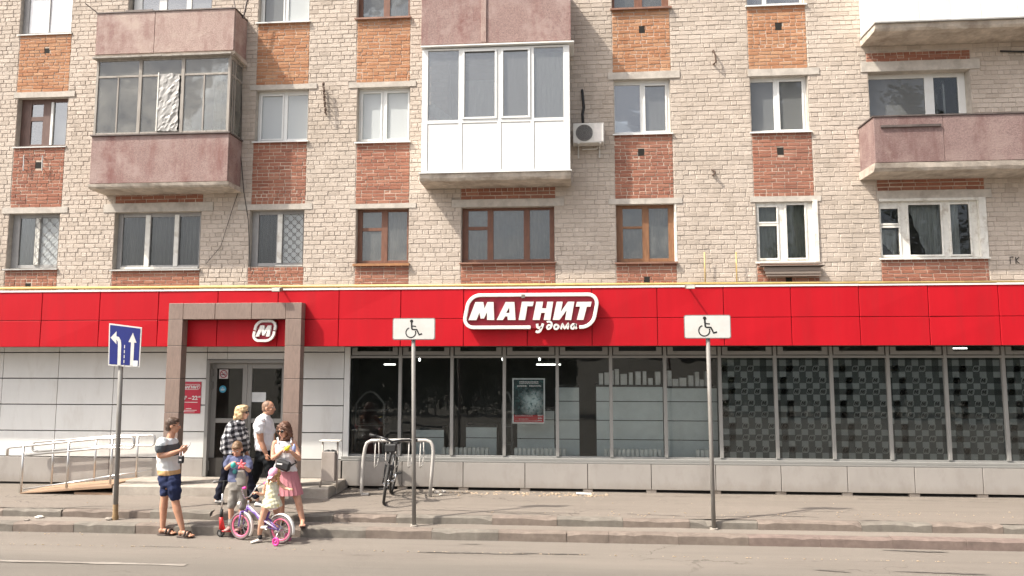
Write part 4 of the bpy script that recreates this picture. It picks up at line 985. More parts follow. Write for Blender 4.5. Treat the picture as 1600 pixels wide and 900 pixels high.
# --- window wall
MX = [-4.155 + .9845 * i for i in range(0, 16)]
ZT0, ZT1, ZS, ZSL = 2.69, 2.735, Z_(800, 712, YG), Z_(800, 722, YG)
mb = MB(); jx = X_(545, 640, YS); mb.box(X_(537, 640, YS), MX[0] + .03, YS - .01, YG + .05, ZS - .06, ZFB); SH(mb, 'window_jamb', M_WHP, bev=.003)
mb = MB(); mb.box(px_l, MX[-1], YS - .03, YG - .02, ZS - .075, ZS - .028); mb.box(px_l, MX[-1], YS - .05, YG - .02, ZS - .11, ZS - .078); mb.box(MX[0], MX[-1], YG - .019, YG + .05, ZS - .11, ZS + .002); SH(mb, 'sill_rail', M_ALU, bev=.004)
FILM_FROM = 7
GM = None
def film_mat():
    """Printed film: a checkwork of translucent grey squares."""
    mt, nt, bs = newmat('printed_window_film'); nt.nodes.remove(bs)
    tc = nt.nodes.new('ShaderNodeTexCoord'); sx = nt.nodes.new('ShaderNodeSeparateXYZ'); nt.links.new(tc.outputs['Object'], sx.inputs[0])
    per = .231; pz = .206
    row = _math(nt, 'FLOOR', _math(nt, 'DIVIDE', sx.outputs[2], pz * 2))
    sh = _math(nt, 'MULTIPLY', row, per / 2)
    fx = _math(nt, 'FRACT', _math(nt, 'DIVIDE', _math(nt, 'ADD', sx.outputs[0], sh), per)); fz = _math(nt, 'FRACT', _math(nt, 'DIVIDE', sx.outputs[2], pz))
    a = _math(nt, 'LESS_THAN', fx, .5); b = _math(nt, 'LESS_THAN', fz, .5)
    light = _math(nt, 'MULTIPLY', a, b); band = _math(nt, 'MULTIPLY', _math(nt, 'SUBTRACT', 1.0, a), _math(nt, 'SUBTRACT', 1.0, b))
    n = _noise(nt, _vec(nt), 5, 4)
    base = _mix(nt, light, (.10, .108, .105), (.32, .335, .325)); base = _mix(nt, band, base, (.05, .055, .054))
    df = nt.nodes.new('ShaderNodeBsdfDiffuse'); nt.links.new(base, df.inputs[0])
    nt.links.new(df.outputs[0], nt.nodes['Material Output'].inputs[0]); return mt
M_FILM = film_mat(); M_FILMK = M('film_print_black', (.012, .013, .012), .8); M_FILMG = M('film_print_grey', (.34, .35, .335), .8); M_FILMB = M('film_badge_grey', (.17, .178, .17), .8)
def letter_m(mb, cx, cz, s, y0, y1):
    sh = lambda x, z: (cx + (x + .25 * z) * s, cz + z * s)
    mb.prism([sh(*q) for q in ((-.62, -.5), (-.36, -.5), (-.30, .1), (-.05, -.35), (.12, -.35), (.30, .1), (.30, -.5), (.58, -.5), (.52, .5), (.22, .5), (.02, .02), (-.16, .5), (-.48, .5))], y0, y1)
for i in range(len(MX) - 1):
    a, c = MX[i], MX[i + 1]; mb = MB()
    mb.box(a - .03, a + .03, YG - .05, YG + .05, ZS, ZFB - .004)
    mb.box(a + .03, c - .03, YG - .045, YG + .045, ZT0, ZT1)
    v0, v1, w0, w1 = a + .05, c - .05, ZT1 + .012, ZFB - .006     # the hopper vent above
    for q in ((v0, v1, w0, w0 + .07), (v0, v0 + .10, w0 + .07, w1), (v1 - .10, v1, w0 + .07, w1)): mb.box(q[0], q[1], YG - .04, YG + .03, q[2], q[3])
    for xx in (v0 + .13, v1 - .16): mb.box(xx, xx + .04, YG - .052, YG - .038, w0 + .03, w0 + .05)
    w = mb.build('shop_window', [M_ALU], shop, bev=.003)
    g = MB(); g.box(a + .026, c - .026, YG - .004, YG + .004, ZS - .004, ZT0 + .004); g.build('pane', M_SGLASS, w)
    g = MB(); g.box(v0 + .1, v1 - .1, YG - .002, YG + .004, w0 + .068, w1); g.build('vent_pane', M_SGLASS, w)
    if i >= FILM_FROM:
        g = MB(); g.box(a + .03, c - .03, YG + .012, YG + .014, ZS + .002, ZT0 - .002); f = g.build('film', M_FILM, w)
        k = MB(); g2 = MB(); g3 = MB(); per = .231; pz_ = .206; o = origin_of(shop)
        n0 = int((a - o.x) / per) - 1
        for q in range(n0, n0 + 7):
            for s in range(-3, 14):
                x = o.x + (q + .75) * per - (s // 2) * per / 2; z = o.z + (s + .75) * pz_
                while x < a + .09: x += per
                if x >= a + .09 + per * (q - n0 + 1): continue
                if a + .09 < x < c - .08 and ZS + .06 < z < ZT0 - .06:
                    letter_m(k, x - .006, z, .062, YG + .0065, YG + .0075); g3.prism(rounded_rect(x - .058, x + .046, z - .05, z + .05, .025, 2, .2), YG + .0088, YG + .0098)
                    g2.ribbon(rounded_rect(x - .058, x + .046, z - .05, z + .05, .025, 2, .2), .010, YG + .0078, YG + .0095, closed=True)
        k.build('film_letter', M_FILMK, w, kind='stuff'); g2.build('film_ring', M_FILMG, w, kind='stuff'); g3.build('film_badge', M_FILMB, w, kind='stuff')
# plinth under the windows with feet over a dark gap
PX = [-4.225 + 1.1375 * i for i in range(0, 14)]
for a, c in zip(PX[:-1], PX[1:]): mb = MB(); mb.box(a + .006, c - .006, YS - .05, YS - .02, .335, ZS - .115); SH(mb, 'plinth_panel', M_PLP, bev=.004)
for a in PX: mb = MB(); mb.box(a - .09, a + .09, YS - .02, YS + .06, .2, .33); SH(mb, 'plinth_foot', M_SLAB, bev=.01)
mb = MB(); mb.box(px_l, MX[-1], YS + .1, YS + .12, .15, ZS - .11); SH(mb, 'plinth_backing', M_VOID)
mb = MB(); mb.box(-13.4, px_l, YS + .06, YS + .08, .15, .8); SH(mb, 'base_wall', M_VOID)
# --- interior shell
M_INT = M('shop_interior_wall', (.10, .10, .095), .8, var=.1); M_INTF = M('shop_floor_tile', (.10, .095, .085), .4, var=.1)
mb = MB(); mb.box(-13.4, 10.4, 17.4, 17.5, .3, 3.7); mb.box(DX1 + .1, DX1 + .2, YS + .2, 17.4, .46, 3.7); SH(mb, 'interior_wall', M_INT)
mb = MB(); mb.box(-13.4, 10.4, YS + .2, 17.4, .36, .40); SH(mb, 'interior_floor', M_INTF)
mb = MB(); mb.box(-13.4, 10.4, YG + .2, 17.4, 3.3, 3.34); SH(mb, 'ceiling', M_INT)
# --- portal round the door
PXL0, PXL1, PXR0, PXR1 = X_(258.5, 600, YP), X_(281, 600, YP), X_(443, 600, YP), X_(468, 600, YP)
ZPT, ZPB = Z_(365, 473, YP), Z_(365, 498.5, YP)
zc = [.46, Z_(270, 698, YP), Z_(270, 644.5, YP), Z_(270, 591.5, YP), Z_(270, 540, YP), ZPB, ZPT]
for x0, x1 in ((PXL0, PXL1), (PXR0, PXR1)):
    for z0, z1 in zip(zc[:-1], zc[1:]): mb = MB(); mb.box(x0, x1, YP, YF - .004, z0 + .004, z1 - .004); SH(mb, 'portal_tile', M_STONE, bev=.004)
    mb = MB(); mb.box(x0 + .008, x1 - .008, YP + .008, YF - .012, zc[0], ZPT - .008); SH(mb, 'portal_core', M_VOID)
bx = [PXL1, X_(336, 486, YP), X_(393, 486, YP), PXR0]
for a, c in zip(bx[:-1], bx[1:]): mb = MB(); mb.box(a + .004, c - .004, YP + .001, YF - .006, ZPB, ZPT - .004); SH(mb, 'portal_tile', M_STONE, bev=.004)
# --- door
zd0, zd1 = .465, 2.655; yd = YS + .09
mb = MB(); j = .07
mb.box(DX0 - .015, DX0 + .05, YS - .02, yd + .06, zd0, zd1); mb.box(DX1 - .05, DX1 + .015, YS - .02, yd + .06, zd0, zd1); mb.box(DX0 + .05, DX1 - .05, YS - .02, yd + .06, zd1 - .06, zd1)
SH(mb, 'door_surround', M_ALU, bev=.003)
d0, d1 = DX0 + .05, DX1 - .05; leafs = [(d0, d0 + .70), (d0 + .705, d1)]
for n_, (a, c) in enumerate(leafs):
    s = .09; zt = zd1 - .065; zm0, zm1 = Z_(400, 661, yd), Z_(400, 654, yd); mb = MB()
    mb.box(a, a + s, yd, yd + .05, zd0 + .01, zt); mb.box(c - s, c, yd, yd + .05, zd0 + .01, zt)
    for z0, z1 in ((zd0 + .01, zd0 + .09), (zm0, zm1), (zt - .1, zt)): mb.box(a + s, c - s, yd + .002, yd + .048, z0, z1)
    dr = mb.build('door', M_ALU, shop, bev=.003)
    for z0, z1 in ((zd0 + .09, zm0), (zm1, zt - .1)): g = MB(); g.box(a + s - .004, c - s + .004, yd + .02, yd + .026, z0 - .004, z1 + .004); g.build('pane', M_SGLASSD, dr)
    h = MB(); hx = c - s / 2 if n_ == 0 else a + s / 2
    h.tube([(hx, yd, 1.35), (hx, yd - .06, 1.35), (hx, yd - .06, 1.75), (hx, yd, 1.75)], .014, 7); h.build('handle', M_ALUD, dr, smooth=True)
    if n_ == 0:
        h = MB()
        for zz in (Z_(329, 582, yd), Z_(329, 602, yd), Z_(329, 727, yd)): h.box(a - .005, a + .035, yd - .03, yd - .001, zz - .07, zz + .07); h.tube([(a + .01, yd - .035, zz - .09), (a + .01, yd - .035, zz + .09)], .014, 6)
        h.build('hinge', M_ALUD, dr)
# --- entrance steps, ramp
M_STEPC = M('step_concrete', (.36, .32, .275), .9, var=.15, scale=6, bmp=.005, dirt=(.25, .215, .18), dscale=2.2)
lx0, lx1 = atZ(187, 769, .28).x, -4.17; yl = 12.42
stp = thing('entrance_steps', ((lx0 + lx1) / 2, yl, .25), 'low grey concrete landing of cast slabs before the shop door', 'steps')
nb = 4
for i in range(nb):
    a = lx0 + (lx1 - lx0) * i / nb; c = lx0 + (lx1 - lx0) * (i + 1) / nb
    mb = MB(); mb.box(a + .006, c - .006, yl, yl + .36, .2, .435 + .004 * hn(a * 3)); mb.build('slab', M_STEPC, stp, bev=.012)
mb = MB(); mb.box(lx0 - .0, lx1 + .02, yl + .37, YS - .02, .2, .458); mb.build('slab', M_STEPC, stp, bev=.01)
M_BOARD = M('ramp_plywood', (.36, .235, .15), .8, var=.2, scale=3, stretch=(.5, 5, 5), dirt=(.22, .15, .105), dscale=2.5)
M_STEEL = M('stainless_rail', (.62, .61, .59), .28, metal=.85, var=.04)
rx0 = atZ(34, 771, .265).x; ry0, ry1 = 12.42, 13.24
rmp = thing('wheelchair_ramp', ((rx0 + lx0) / 2, ry0, .265), 'plywood ramp with steel edge strips rising to the entrance landing', 'ramp')
def rz_(x): return .285 + (.452 - .285) * max(0, min(1, (x - rx0) / (lx0 - rx0)))
for a, c in ((ry0, ry0 + .27), (ry0 + .275, ry0 + .545), (ry0 + .55, ry1)):
    mb = MB(); mb.hexa([(rx0, a, rz_(rx0) - .018), (lx0 - .01, a, rz_(lx0) - .06), (lx0 - .01, c, rz_(lx0) - .06), (rx0, c, rz_(rx0) - .018), (rx0, a, rz_(rx0)), (lx0 - .01, a, rz_(lx0)), (lx0 - .01, c, rz_(lx0)), (rx0, c, rz_(rx0))]); mb.build('board', M_BOARD, rmp, bev=.004)
mb = MB(); mb.box(rx0 + 1.0, lx0 - .01, ry0 + .04, ry0 + .09, .262, .30); mb.build('bearer', M_BOARD, rmp)
for fy, pxs, ends in ((ry0 + .03, ((37.5, 33), (107.5, 104), (174.5, 172)), None), (ry1 - .04, ((83, 80), (148, 146.5), (213.5, 212)), None)):
    hr = thing('ramp_handrail', (rx0, fy, .27), 'stainless handrail on the street side of the ramp' if fy < 13 else 'stainless handrail on the wall side of the ramp', 'handrail', 'stainless handrails of the wheelchair ramp')
    front = fy < 13
    if front: A, B = (25, 699), (208, 680); A2, B2 = (38, 712), (208, 695)
    else: A, B = (62, 690), (240, 677); A2, B2 = (62, 705), (240, 691)
    top = [atY(*q, fy) for q in (A, B)]; low = [atY(*q, fy) for q in (A2, B2)]
    mb = MB()
    def lerp(P, x): return P[0].z + (P[1].z - P[0].z) * (x - P[0].x) / (P[1].x - P[0].x)
    x0 = atY(12 if front else 51, 700, fy).x; x1 = B_x = atY(210 if front else 242, 685, fy).x
    x2 = x0 if not front else atY(38, 712, fy).x
    pts = []
    zt = lambda x: lerp(top, x)
    zl = lambda x: lerp(low, x)
    xk = top[0].x
    if front: pts = [(x0, fy, zt(xk) - .16), (x0, fy, zt(xk) - .03), (x0 + .05, fy, zt(xk) - .0)]
    else: pts = [(x2 + .12, fy, zl(x2 + .12)), (x2 + .04, fy, zl(x2) + .01), (x2, fy, zl(x2) + .05), (x2, fy, zt(x2) - .05), (x2 + .05, fy, zt(x2 + .05))]
    flat = atY(160 if front else 185, 685, fy).x
    pts += [(flat, fy, zt(flat)), (x1 - .06, fy, zt(flat) + .02), (x1 - .015, fy, zt(flat)), (x1, fy, zt(flat) - .05), (x1, fy, zl(flat) + .06), (x1 - .015, fy, zl(flat) + .015), (x1 - .06, fy, zl(flat)), (flat, fy, zl(flat))]
    pts += [(x2 + (.02 if front else .12), fy, zl(x2 + .1) - .0)]
    mb.tube(pts, .021, 8); mb.build('rail', M_STEEL, hr, smooth=True)
    for pt, pb in pxs:
        xx = atY(pb, 760, fy).x; m = MB(); m.tube([(xx, fy, rz_(xx) - .01), (xx, fy, zt(xx) - .0)], .019, 8); m.build('post', M_STEEL, hr, smooth=True)
    m = MB(); wz0 = .09; ex = lx0 + (0 if front else .25)
    m.tube([(rx0 + (.05 if front else .35), fy, rz_(rx0) + .06), (ex, fy, rz_(lx0) + .14)], .014, 7); m.build('wheel_guard', M_STEEL, hr, smooth=True)

# ================================================================== signs on the shop
M_SIGNW = M('sign_white', (.70, .68, .645), .4, var=.03, scale=4); M_SIGNS = M('sign_side', (.62, .6, .57), .5); M_MAROON = M('sign_backplate', (.34, .016, .035), .45, var=.05)
def para(P): return lambda x, z: P(x, z)
# lettering on a unit grid: height 1, slanted
GL = {
 'М': [[(0, 0), (.27, 0), (.40, .56), (.56, .10), (.72, .10), (.90, .56), (.90, 0), (1.20, 0), (1.13, 1), (.83, 1), (.66, .52), (.53, 1), (.20, 1)]],
 'А': [[(0, 0), (.29, 0), (.36, .17), (.62, .17), (.62, 0), (.92, 0), (.86, 1), (.50, 1)], ],
 'Г': [[(0, 0), (.30, 0), (.30, .72), (.66, .72), (.66, 1), (0, 1)]],
 'Н': [[(0, 0), (.30, 0), (.30, .38), (.56, .38), (.56, 0), (.86, 0), (.86, 1), (.56, 1), (.56, .64), (.30, .64), (.30, 1), (0, 1)]],
 'И': [[(0, 0), (.27, 0), (.62, .52), (.62, 0), (.90, 0), (.90, 1), (.63, 1), (.28, .48), (.28, 1), (0, 1)]],
 'Т': [[(.24, 0), (.54, 0), (.54, .72), (.82, .72), (.82, 1), (-.04, 1), (-.04, .72), (.24, .72)]],
}
def glyph(mb, ch, x, z, h, wsc, sh, y0, y1):
    for poly in GL[ch]:
        mb.prism([(x + (px * wsc + pz * sh) * h, z + pz * h) for px, pz in poly], y0, y1)
sY = YF - .10
sg = thing('shop_sign', (X_(829, 488, sY), YF, Z_(829, 518, sY)), 'white raised letters МАГНИТ у дома in a rounded white outline on the red fascia', 'sign')
zb, zt = Z_(829, 500, sY), Z_(829, 471.5, sY); H = zt - zb
sx0, sx1 = X_(720.5, 488, sY), X_(938.5, 488, sY); rz0, rz1 = Z_(829, 514.5, sY), Z_(829, 458, sY)
sh_ = .22
mb = MB()     # deep red acrylic plate behind the lettering
mb.prism(rounded_rect(sx0 + .02, sx1 - .13, rz0 + .02, rz1 - .02, .2, 6, .18), sY + .03, sY + .085); sp = mb.build('backplate', M_MAROON, sg)
path = rounded_rect(sx0 + .04, sx1 - .145, rz0 + .033, rz1 - .033, .19, 8, .20)
# the outline is open at lower right where the script word stands
px_gap0, px_gap1 = X_(833, 512, sY), X_(905, 512, sY)
n = len(path); dense = []
for i in range(n):
    a, b_ = path[i], path[(i + 1) % n]; k = max(1, int(math.hypot(b_[0] - a[0], b_[1] - a[1]) / .04))
    for t in range(k): dense.append((a[0] + (b_[0] - a[0]) * t / k, a[1] + (b_[1] - a[1]) * t / k))
ok = [not (px_gap0 < x < px_gap1 and z < (rz0 + rz1) / 2) for x, z in dense]
st_i = next(i for i in range(len(dense)) if ok[i] and not ok[i - 1])
run = []
for i in range(len(dense)):
    q = (st_i + i) % len(dense)
    if not ok[q]: break
    run.append(dense[q])
mb = MB(); mb.ribbon(run, .062, sY - .045, sY + .02); ob = mb.build('outline', M_SIGNW, sg, bev=.006); fix_normals(ob)
lets = (('М', 732.5, 772.5), ('А', 777, 805.5), ('Г', 811, 834.5), ('Н', 832.5, 864.5), ('И', 864, 897), ('Т', 900, 924))
wid = {'М': 1.20, 'А': .92, 'Г': .66, 'Н': .86, 'И': .90, 'Т': .86}
PXG = {'М': [[(200, 372), (266, 198), (342, 198), (353, 262), (381, 198), (440, 198), (446, 370), (378, 370), (377, 296), (348, 356), (316, 356), (306, 300), (275, 372)]],
       'А': [[(470, 370), (556, 198), (592, 198), (592, 248), (560, 302), (552, 336), (530, 370)], [(552, 336), (560, 302), (592, 302), (592, 336)], [(592, 198), (640, 198), (651, 370), (576, 370), (574, 336), (592, 336)]],
       'Г': [[(680, 370), (712, 195), (825, 195), (815, 238), (765, 238), (742, 370)]],
       'Н': [[(815, 370), (850, 195), (915, 195), (905, 258), (945, 258), (955, 195), (1012, 195), (985, 370), (920, 370), (933, 302), (897, 302), (882, 370)]],
       'И': [[(1008, 370), (1045, 195), (1103, 195), (1086, 290), (1152, 195), (1215, 195), (1185, 370), (1125, 370), (1141, 276), (1072, 370)]],
       'Т': [[(1228, 242), (1238, 197), (1380, 195), (1370, 242), (1335, 242), (1302, 369), (1238, 369), (1270, 242)]]}
for ch, a, c in lets:
    xa, xc = X_(a, 487, sY), X_(c, 487, sY); wsc = ((xc - xa) / H - sh_) / wid[ch]
    mb = MB(); xs_ = xa + (.04 * wsc * H if ch == 'Т' else 0)
    if ch in PXG:
        for poly in PXG[ch]: q = [atY(700 + u / 6.154, 440 + v / 6.154, sY) for u, v in poly]; mb.prism([(v.x, v.z) for v in q], sY - .05, sY + .02)
    else: glyph(mb, ch, xs_, zb, H, wsc, sh_, sY - .05, sY + .02)
    ob = mb.build('letter', M_SIGNW, sg); fix_normals(ob)
# the script words, drawn as strokes (coordinates in photograph pixels of the sign plane)
def script(strokes, w, name):
    mb = MB()
    for s in strokes:
        P = [atY(px, py, sY) for px, py in s]
        C_ = []
        for i in range(len(P) - 1):      # smooth the stroke
            p0 = P[max(0, i - 1)]; p1 = P[i]; p2 = P[i + 1]; p3 = P[min(len(P) - 1, i + 2)]
            for k in range(4):
                t = k / 4; C_.append(.5 * ((2 * p1) + (p2 - p0) * t + (2 * p0 - 5 * p1 + 4 * p2 - p3) * t * t + (3 * p1 - p0 - 3 * p2 + p3) * t ** 3))
        C_.append(P[-1]); mb.ribbon([(q.x, q.z) for q in C_], w, sY - .055, sY + .015)
    ob = mb.build(name, M_SIGNW, sg); fix_normals(ob)
sw = .044
script([[(839.5, 506), (840, 511), (843, 512.5), (846, 510.5)], [(848.5, 505.5), (846.5, 512), (843.5, 517.5), (840, 518.8), (837.5, 517.5)]], sw, 'letter')
script([[(860.5, 509), (857.5, 508), (855, 511), (856, 514), (859.5, 513), (862, 509), (861.5, 504.5), (858, 502.5), (854.5, 503.5)]], .034, 'letter')
script([[(871, 508), (868, 507.5), (866, 510.5), (867, 513.8), (870.5, 513.8), (873, 510.5), (871, 508)]], .034, 'letter')
script([[(876.5, 514.5), (879, 507), (882.3, 513), (887.5, 506.5), (887, 514.5)]], .034, 'letter')
script([[(899, 507.5), (895.5, 506.5), (892.5, 509.5), (892.8, 513), (896, 513.2), (899.3, 506.5)], [(900, 506), (899.2, 510), (900.8, 514)]], .034, 'letter')
# small roundel М over the door
y2 = YF - .08
sm = thing('roundel_sign', (X_(414, 517, y2), YF, Z_(414, 535, y2)), 'white raised letter М in a broken rounded outline beside the portal column', 'sign')
x0, x1, z0, z1 = X_(394, 517, y2), X_(434.5, 517, y2), Z_(414, 534, y2), Z_(414, 500, y2)
mb = MB(); mb.prism(rounded_rect(x0 + .02, x1 - .09, z0 + .02, z1 - .02, .1, 6, .18), y2 + .02, YF - .004); mb.build('backplate', M_MAROON, sm)
path = rounded_rect(x0 + .02, x1 - .095, z0 + .02, z1 - .02, .12, 8, .2); n = len(path)
half = [path[:2 * 9], path[2 * 9:]]
for hseg in half:
    q = list(hseg); d = (q[0][0] - q[-1][0])
    mb = MB(); nxt = half[1][0] if hseg is half[0] else half[0][0]
    q.append((q[-1][0] + (nxt[0] - q[-1][0]) * .42, q[-1][1] + (nxt[1] - q[-1][1]) * .42)); prv = half[1][-1] if hseg is half[0] else half[0][-1]
    q.insert(0, (q[0][0] + (prv[0] - q[0][0]) * .42, q[0][1] + (prv[1] - q[0][1]) * .42))
    mb.ribbon(q, .045, y2 - .03, y2 + .015); ob = mb.build('outline', M_SIGNW, sm); fix_normals(ob)
mb = MB(); zb2, zt2 = Z_(414, 526, y2), Z_(414, 508.5, y2); H2 = zt2 - zb2; xa, xc = X_(400.5, 517, y2), X_(426, 517, y2)
glyph(mb, 'М', xa, zb2, H2, ((xc - xa) / H2 - sh_) / 1.2, sh_, y2 - .035, y2 + .015); ob = mb.build('letter', M_SIGNW, sm); fix_normals(ob)
# opening hours board on the wall beside the door
M_REDS = M('red_notice', (.50, .02, .05), .4, var=.04); M_PRINT = M('white_print', (.75, .72, .7), .6, var=.05); M_BLK2 = M('black_print', (.012, .012, .012), .5)
yh = YS - .012
hx0, hx1, hz0, hz1 = X_(274, 620, yh), X_(313.5, 620, yh), Z_(300, 646, yh), Z_(300, 596.5, yh)
hb = thing('hours_board', ((hx0 + hx1) / 2, YS, hz0), 'red opening hours board with white print, half behind the portal column', 'sign')
mb = MB(); mb.box(hx0, hx1, yh, YS - .001, hz0, hz1); mb.build('board', M_REDS, hb)
FONT = bpy.data.fonts.load('<builtin>') if False else None
def text_mesh(txt, x, z, h, y, mat, parent, name='lettering', align='CENTER', shear=0.0, bold=0.0, width=None):
    """Flat printed lettering, turned into a mesh."""
    cu = bpy.data.curves.new('t', 'FONT'); cu.body = txt; cu.size = h * 1.37; cu.align_x = align; cu.shear = shear; cu.offset = bold; cu.extrude = .0006
    to = bpy.data.objects.new('t', cu); COL.objects.link(to)
    dg = bpy.context.evaluated_depsgraph_get(); me = bpy.data.meshes.new_from_object(to.evaluated_get(dg))
    bpy.data.objects.remove(to); bpy.data.curves.remove(cu)
    co = np.empty(len(me.vertices) * 3); me.vertices.foreach_get('co', co); co = co.reshape(-1, 3)
    sc = 1.0
    if width: sc = width / max(1e-6, np.ptp(co[:, 0]))
    mb = MB(); mb.add([(x + a * sc, y - c, z + b_) for a, b_, c in co], [tuple(p.vertices) for p in me.polygons]); bpy.data.meshes.remove(me)
    return mb.build(name, mat, parent)
hc = X_(298, 604, yh)
text_mesh('МАГНИТ', hc, Z_(300, 606.8, yh), .05, yh - .003, M_PRINT, hb, shear=.25, bold=.004, width=.33)
mb = MB(); mb.ribbon(rounded_rect(hc - .2, hc + .17, Z_(300, 608.5, yh), Z_(300, 600.5, yh), .035, 4, .25), .008, yh - .003, yh - .001, closed=True); mb.build('outline', M_PRINT, hb)
text_mesh('8    22', hc, Z_(300, 624.5, yh), .075, yh - .003, M_PRINT, hb, bold=.003, width=.30)
text_mesh('–', hc - .005, Z_(300, 624.5, yh), .075, yh - .003, M_PRINT, hb, bold=.003)
text_mesh('00', hc + .185, Z_(300, 621.3, yh), .034, yh - .003, M_PRINT, hb, bold=.002); text_mesh('00', hc - .09, Z_(300, 621.3, yh), .034, yh - .003, M_PRINT, hb, bold=.002)
mb = MB()
for py, a, c, h in ((628.5, -.16, .15, .012), (638.5, -.08, .03, .012), (641, -.16, .14, .01), (643.5, -.16, .1, .008)): z = Z_(300, py, yh); mb.box(hc + a, hc + c, yh - .003, yh - .001, z - h / 2, z + h / 2)
mb.build('small_print', M_PRINT, hb)
# stickers and a sheet of paper on the door glass
yk = yd + .012
def disc(cx, cz, r, n=28): return [(cx + r * math.cos(2 * math.pi * i / n), cz + r * math.sin(2 * math.pi * i / n)) for i in range(n)]
c = atY(349.5, 584.5, yk); ns = thing('no_smoking_sticker', (c.x, yk, c.z - .09), 'square white no smoking sticker on the door glass', 'sticker')
s = .088
mb = MB(); mb.box(c.x - s, c.x + s, yk, yk + .006, c.z - s, c.z + s); mb.build('card', M('sticker_white', (.62, .58, .57), .5), ns)
M_NSR = M('sticker_red', (.36, .03, .06), .5)
mb = MB(); mb.torus((c.x, yk - .002, c.z), .068, .0085, 'Y', 28, 4); mb.ribbon([(c.x - .048, c.z + .048), (c.x + .048, c.z - .048)], .014, yk - .004, yk - .001); mb.build('ring', M_NSR, ns)
mb = MB(); mb.box(c.x - .045, c.x + .04, yk - .0035, yk - .0015, c.z - .02, c.z - .004); mb.ribbon([(c.x + .03, c.z + .004), (c.x + .02, c.z + .02), (c.x + .04, c.z + .035)], .007, yk - .003, yk - .0012); mb.build('cigarette', M_BLK2, ns)
c = atY(348, 608, yk); bs_ = thing('round_sticker', (c.x, yk, c.z - .07), 'round blue sticker on the door glass', 'sticker')
mb = MB(); mb.prism(disc(c.x, c.z, .068), yk, yk + .006); mb.build('disc', M('sticker_blue', (.05, .30, .45), .5), bs_)
mb = MB()
for dz, w in ((.025, .03), (.0, .08), (-.018, .07)): mb.box(c.x - w / 2, c.x + w / 2, yk - .002, yk - .0005, c.z + dz - .005, c.z + dz + .005)
mb.build('small_print', M_PRINT, bs_)
a, c = atY(392, 628, yk), atY(415.5, 613, yk)
mb = MB(); mb.box(a.x, c.x, yk, yk + .004, a.z, c.z); mb.build('paper_notice', M('paper', (.62, .64, .64), .7), None, 'blank white sheet of paper taped inside the door glass', 'notice')
# poster behind the glass: plain stand-in, dark with a pale cloud and a red foot
yp = YG + .03
px0, px1, pz0, pz1 = X_(800.5, 626, yp), X_(851.5, 626, yp), Z_(826, 662, yp), Z_(826, 591, yp)
po = thing('poster', ((px0 + px1) / 2, yp, pz0), 'framed dark poster with a teal cloud and red foot band in the window', 'poster')
mb = MB(); b_ = .025
mb.box(px0, px1, yp, yp + .012, pz0, pz0 + b_); mb.box(px0, px1, yp, yp + .012, pz1 - b_, pz1); mb.box(px0, px0 + b_, yp, yp + .012, pz0 + b_, pz1 - b_); mb.box(px1 - b_, px1, yp, yp + .012, pz0 + b_, pz1 - b_); mb.build('frame', M('poster_frame', (.9, .9, .88), .5), po)
mt, nt, bs = newmat('poster_print'); p = _vec(nt)
gr = nt.nodes.new('ShaderNodeVectorMath'); gr.operation = 'DISTANCE'; nt.links.new(p, gr.inputs[0]); gr.inputs[1].default_value = (px0 + .62 * (px1 - px0), yp, pz0 + .48 * (pz1 - pz0))
nz = _noise(nt, p, 9, 6, .7); dd = _math(nt, 'ADD', gr.outputs['Value'], _math(nt, 'MULTIPLY', _math(nt, 'SUBTRACT', nz, .5), .35))
cl = _ramp(nt, dd, .05, .26, (.75, .85, .85), (.025, .045, .05)); cl = _mix(nt, _ramp(nt, _noise(nt, p, 22, 4), .5, .65), cl, (.06, .16, .16), 'MIX')
sx = nt.nodes.new('ShaderNodeSeparateXYZ'); nt.links.new(p, sx.inputs[0])
cl = _mix(nt, _math(nt, 'LESS_THAN', sx.outputs[2], pz0 + .19 * (pz1 - pz0)), cl, (.62, .05, .06)); nt.links.new(cl, bs.inputs['Base Color']); bs.inputs['Roughness'].default_value = .5
mb = MB(); mb.box(px0 + b_, px1 - b_, yp + .002, yp + .01, pz0 + b_, pz1 - b_); mb.build('print', mt, po)
mb = MB(); w_ = px1 - px0
for fz, f0, f1, h in ((.92, .22, .80, .035), (.885, .22, .80, .02), (.83, .15, .45, .035), (.83, .52, .88, .035), (.17, .08, .62, .018), (.10, .2, .5, .012), (.06, .1, .8, .01), (.18, .78, .92, .03), (.12, .78, .92, .03), (.07, .78, .9, .02)):
    x = px0 + f0 * w_; r = random.Random(int(fz * 100 + f0 * 10))
    while x < px0 + f1 * w_:
        ww = r.uniform(.012, .03); mb.box(x, min(x + ww, px0 + f1 * w_), yp - .001, yp + .001, pz0 + fz * (pz1 - pz0) - h / 2 * r.uniform(.6, 1), pz0 + fz * (pz1 - pz0) + h / 2 * r.uniform(.6, 1)); x += ww + .007
mb.build('print_strokes', M_PRINT, po, kind='stuff')
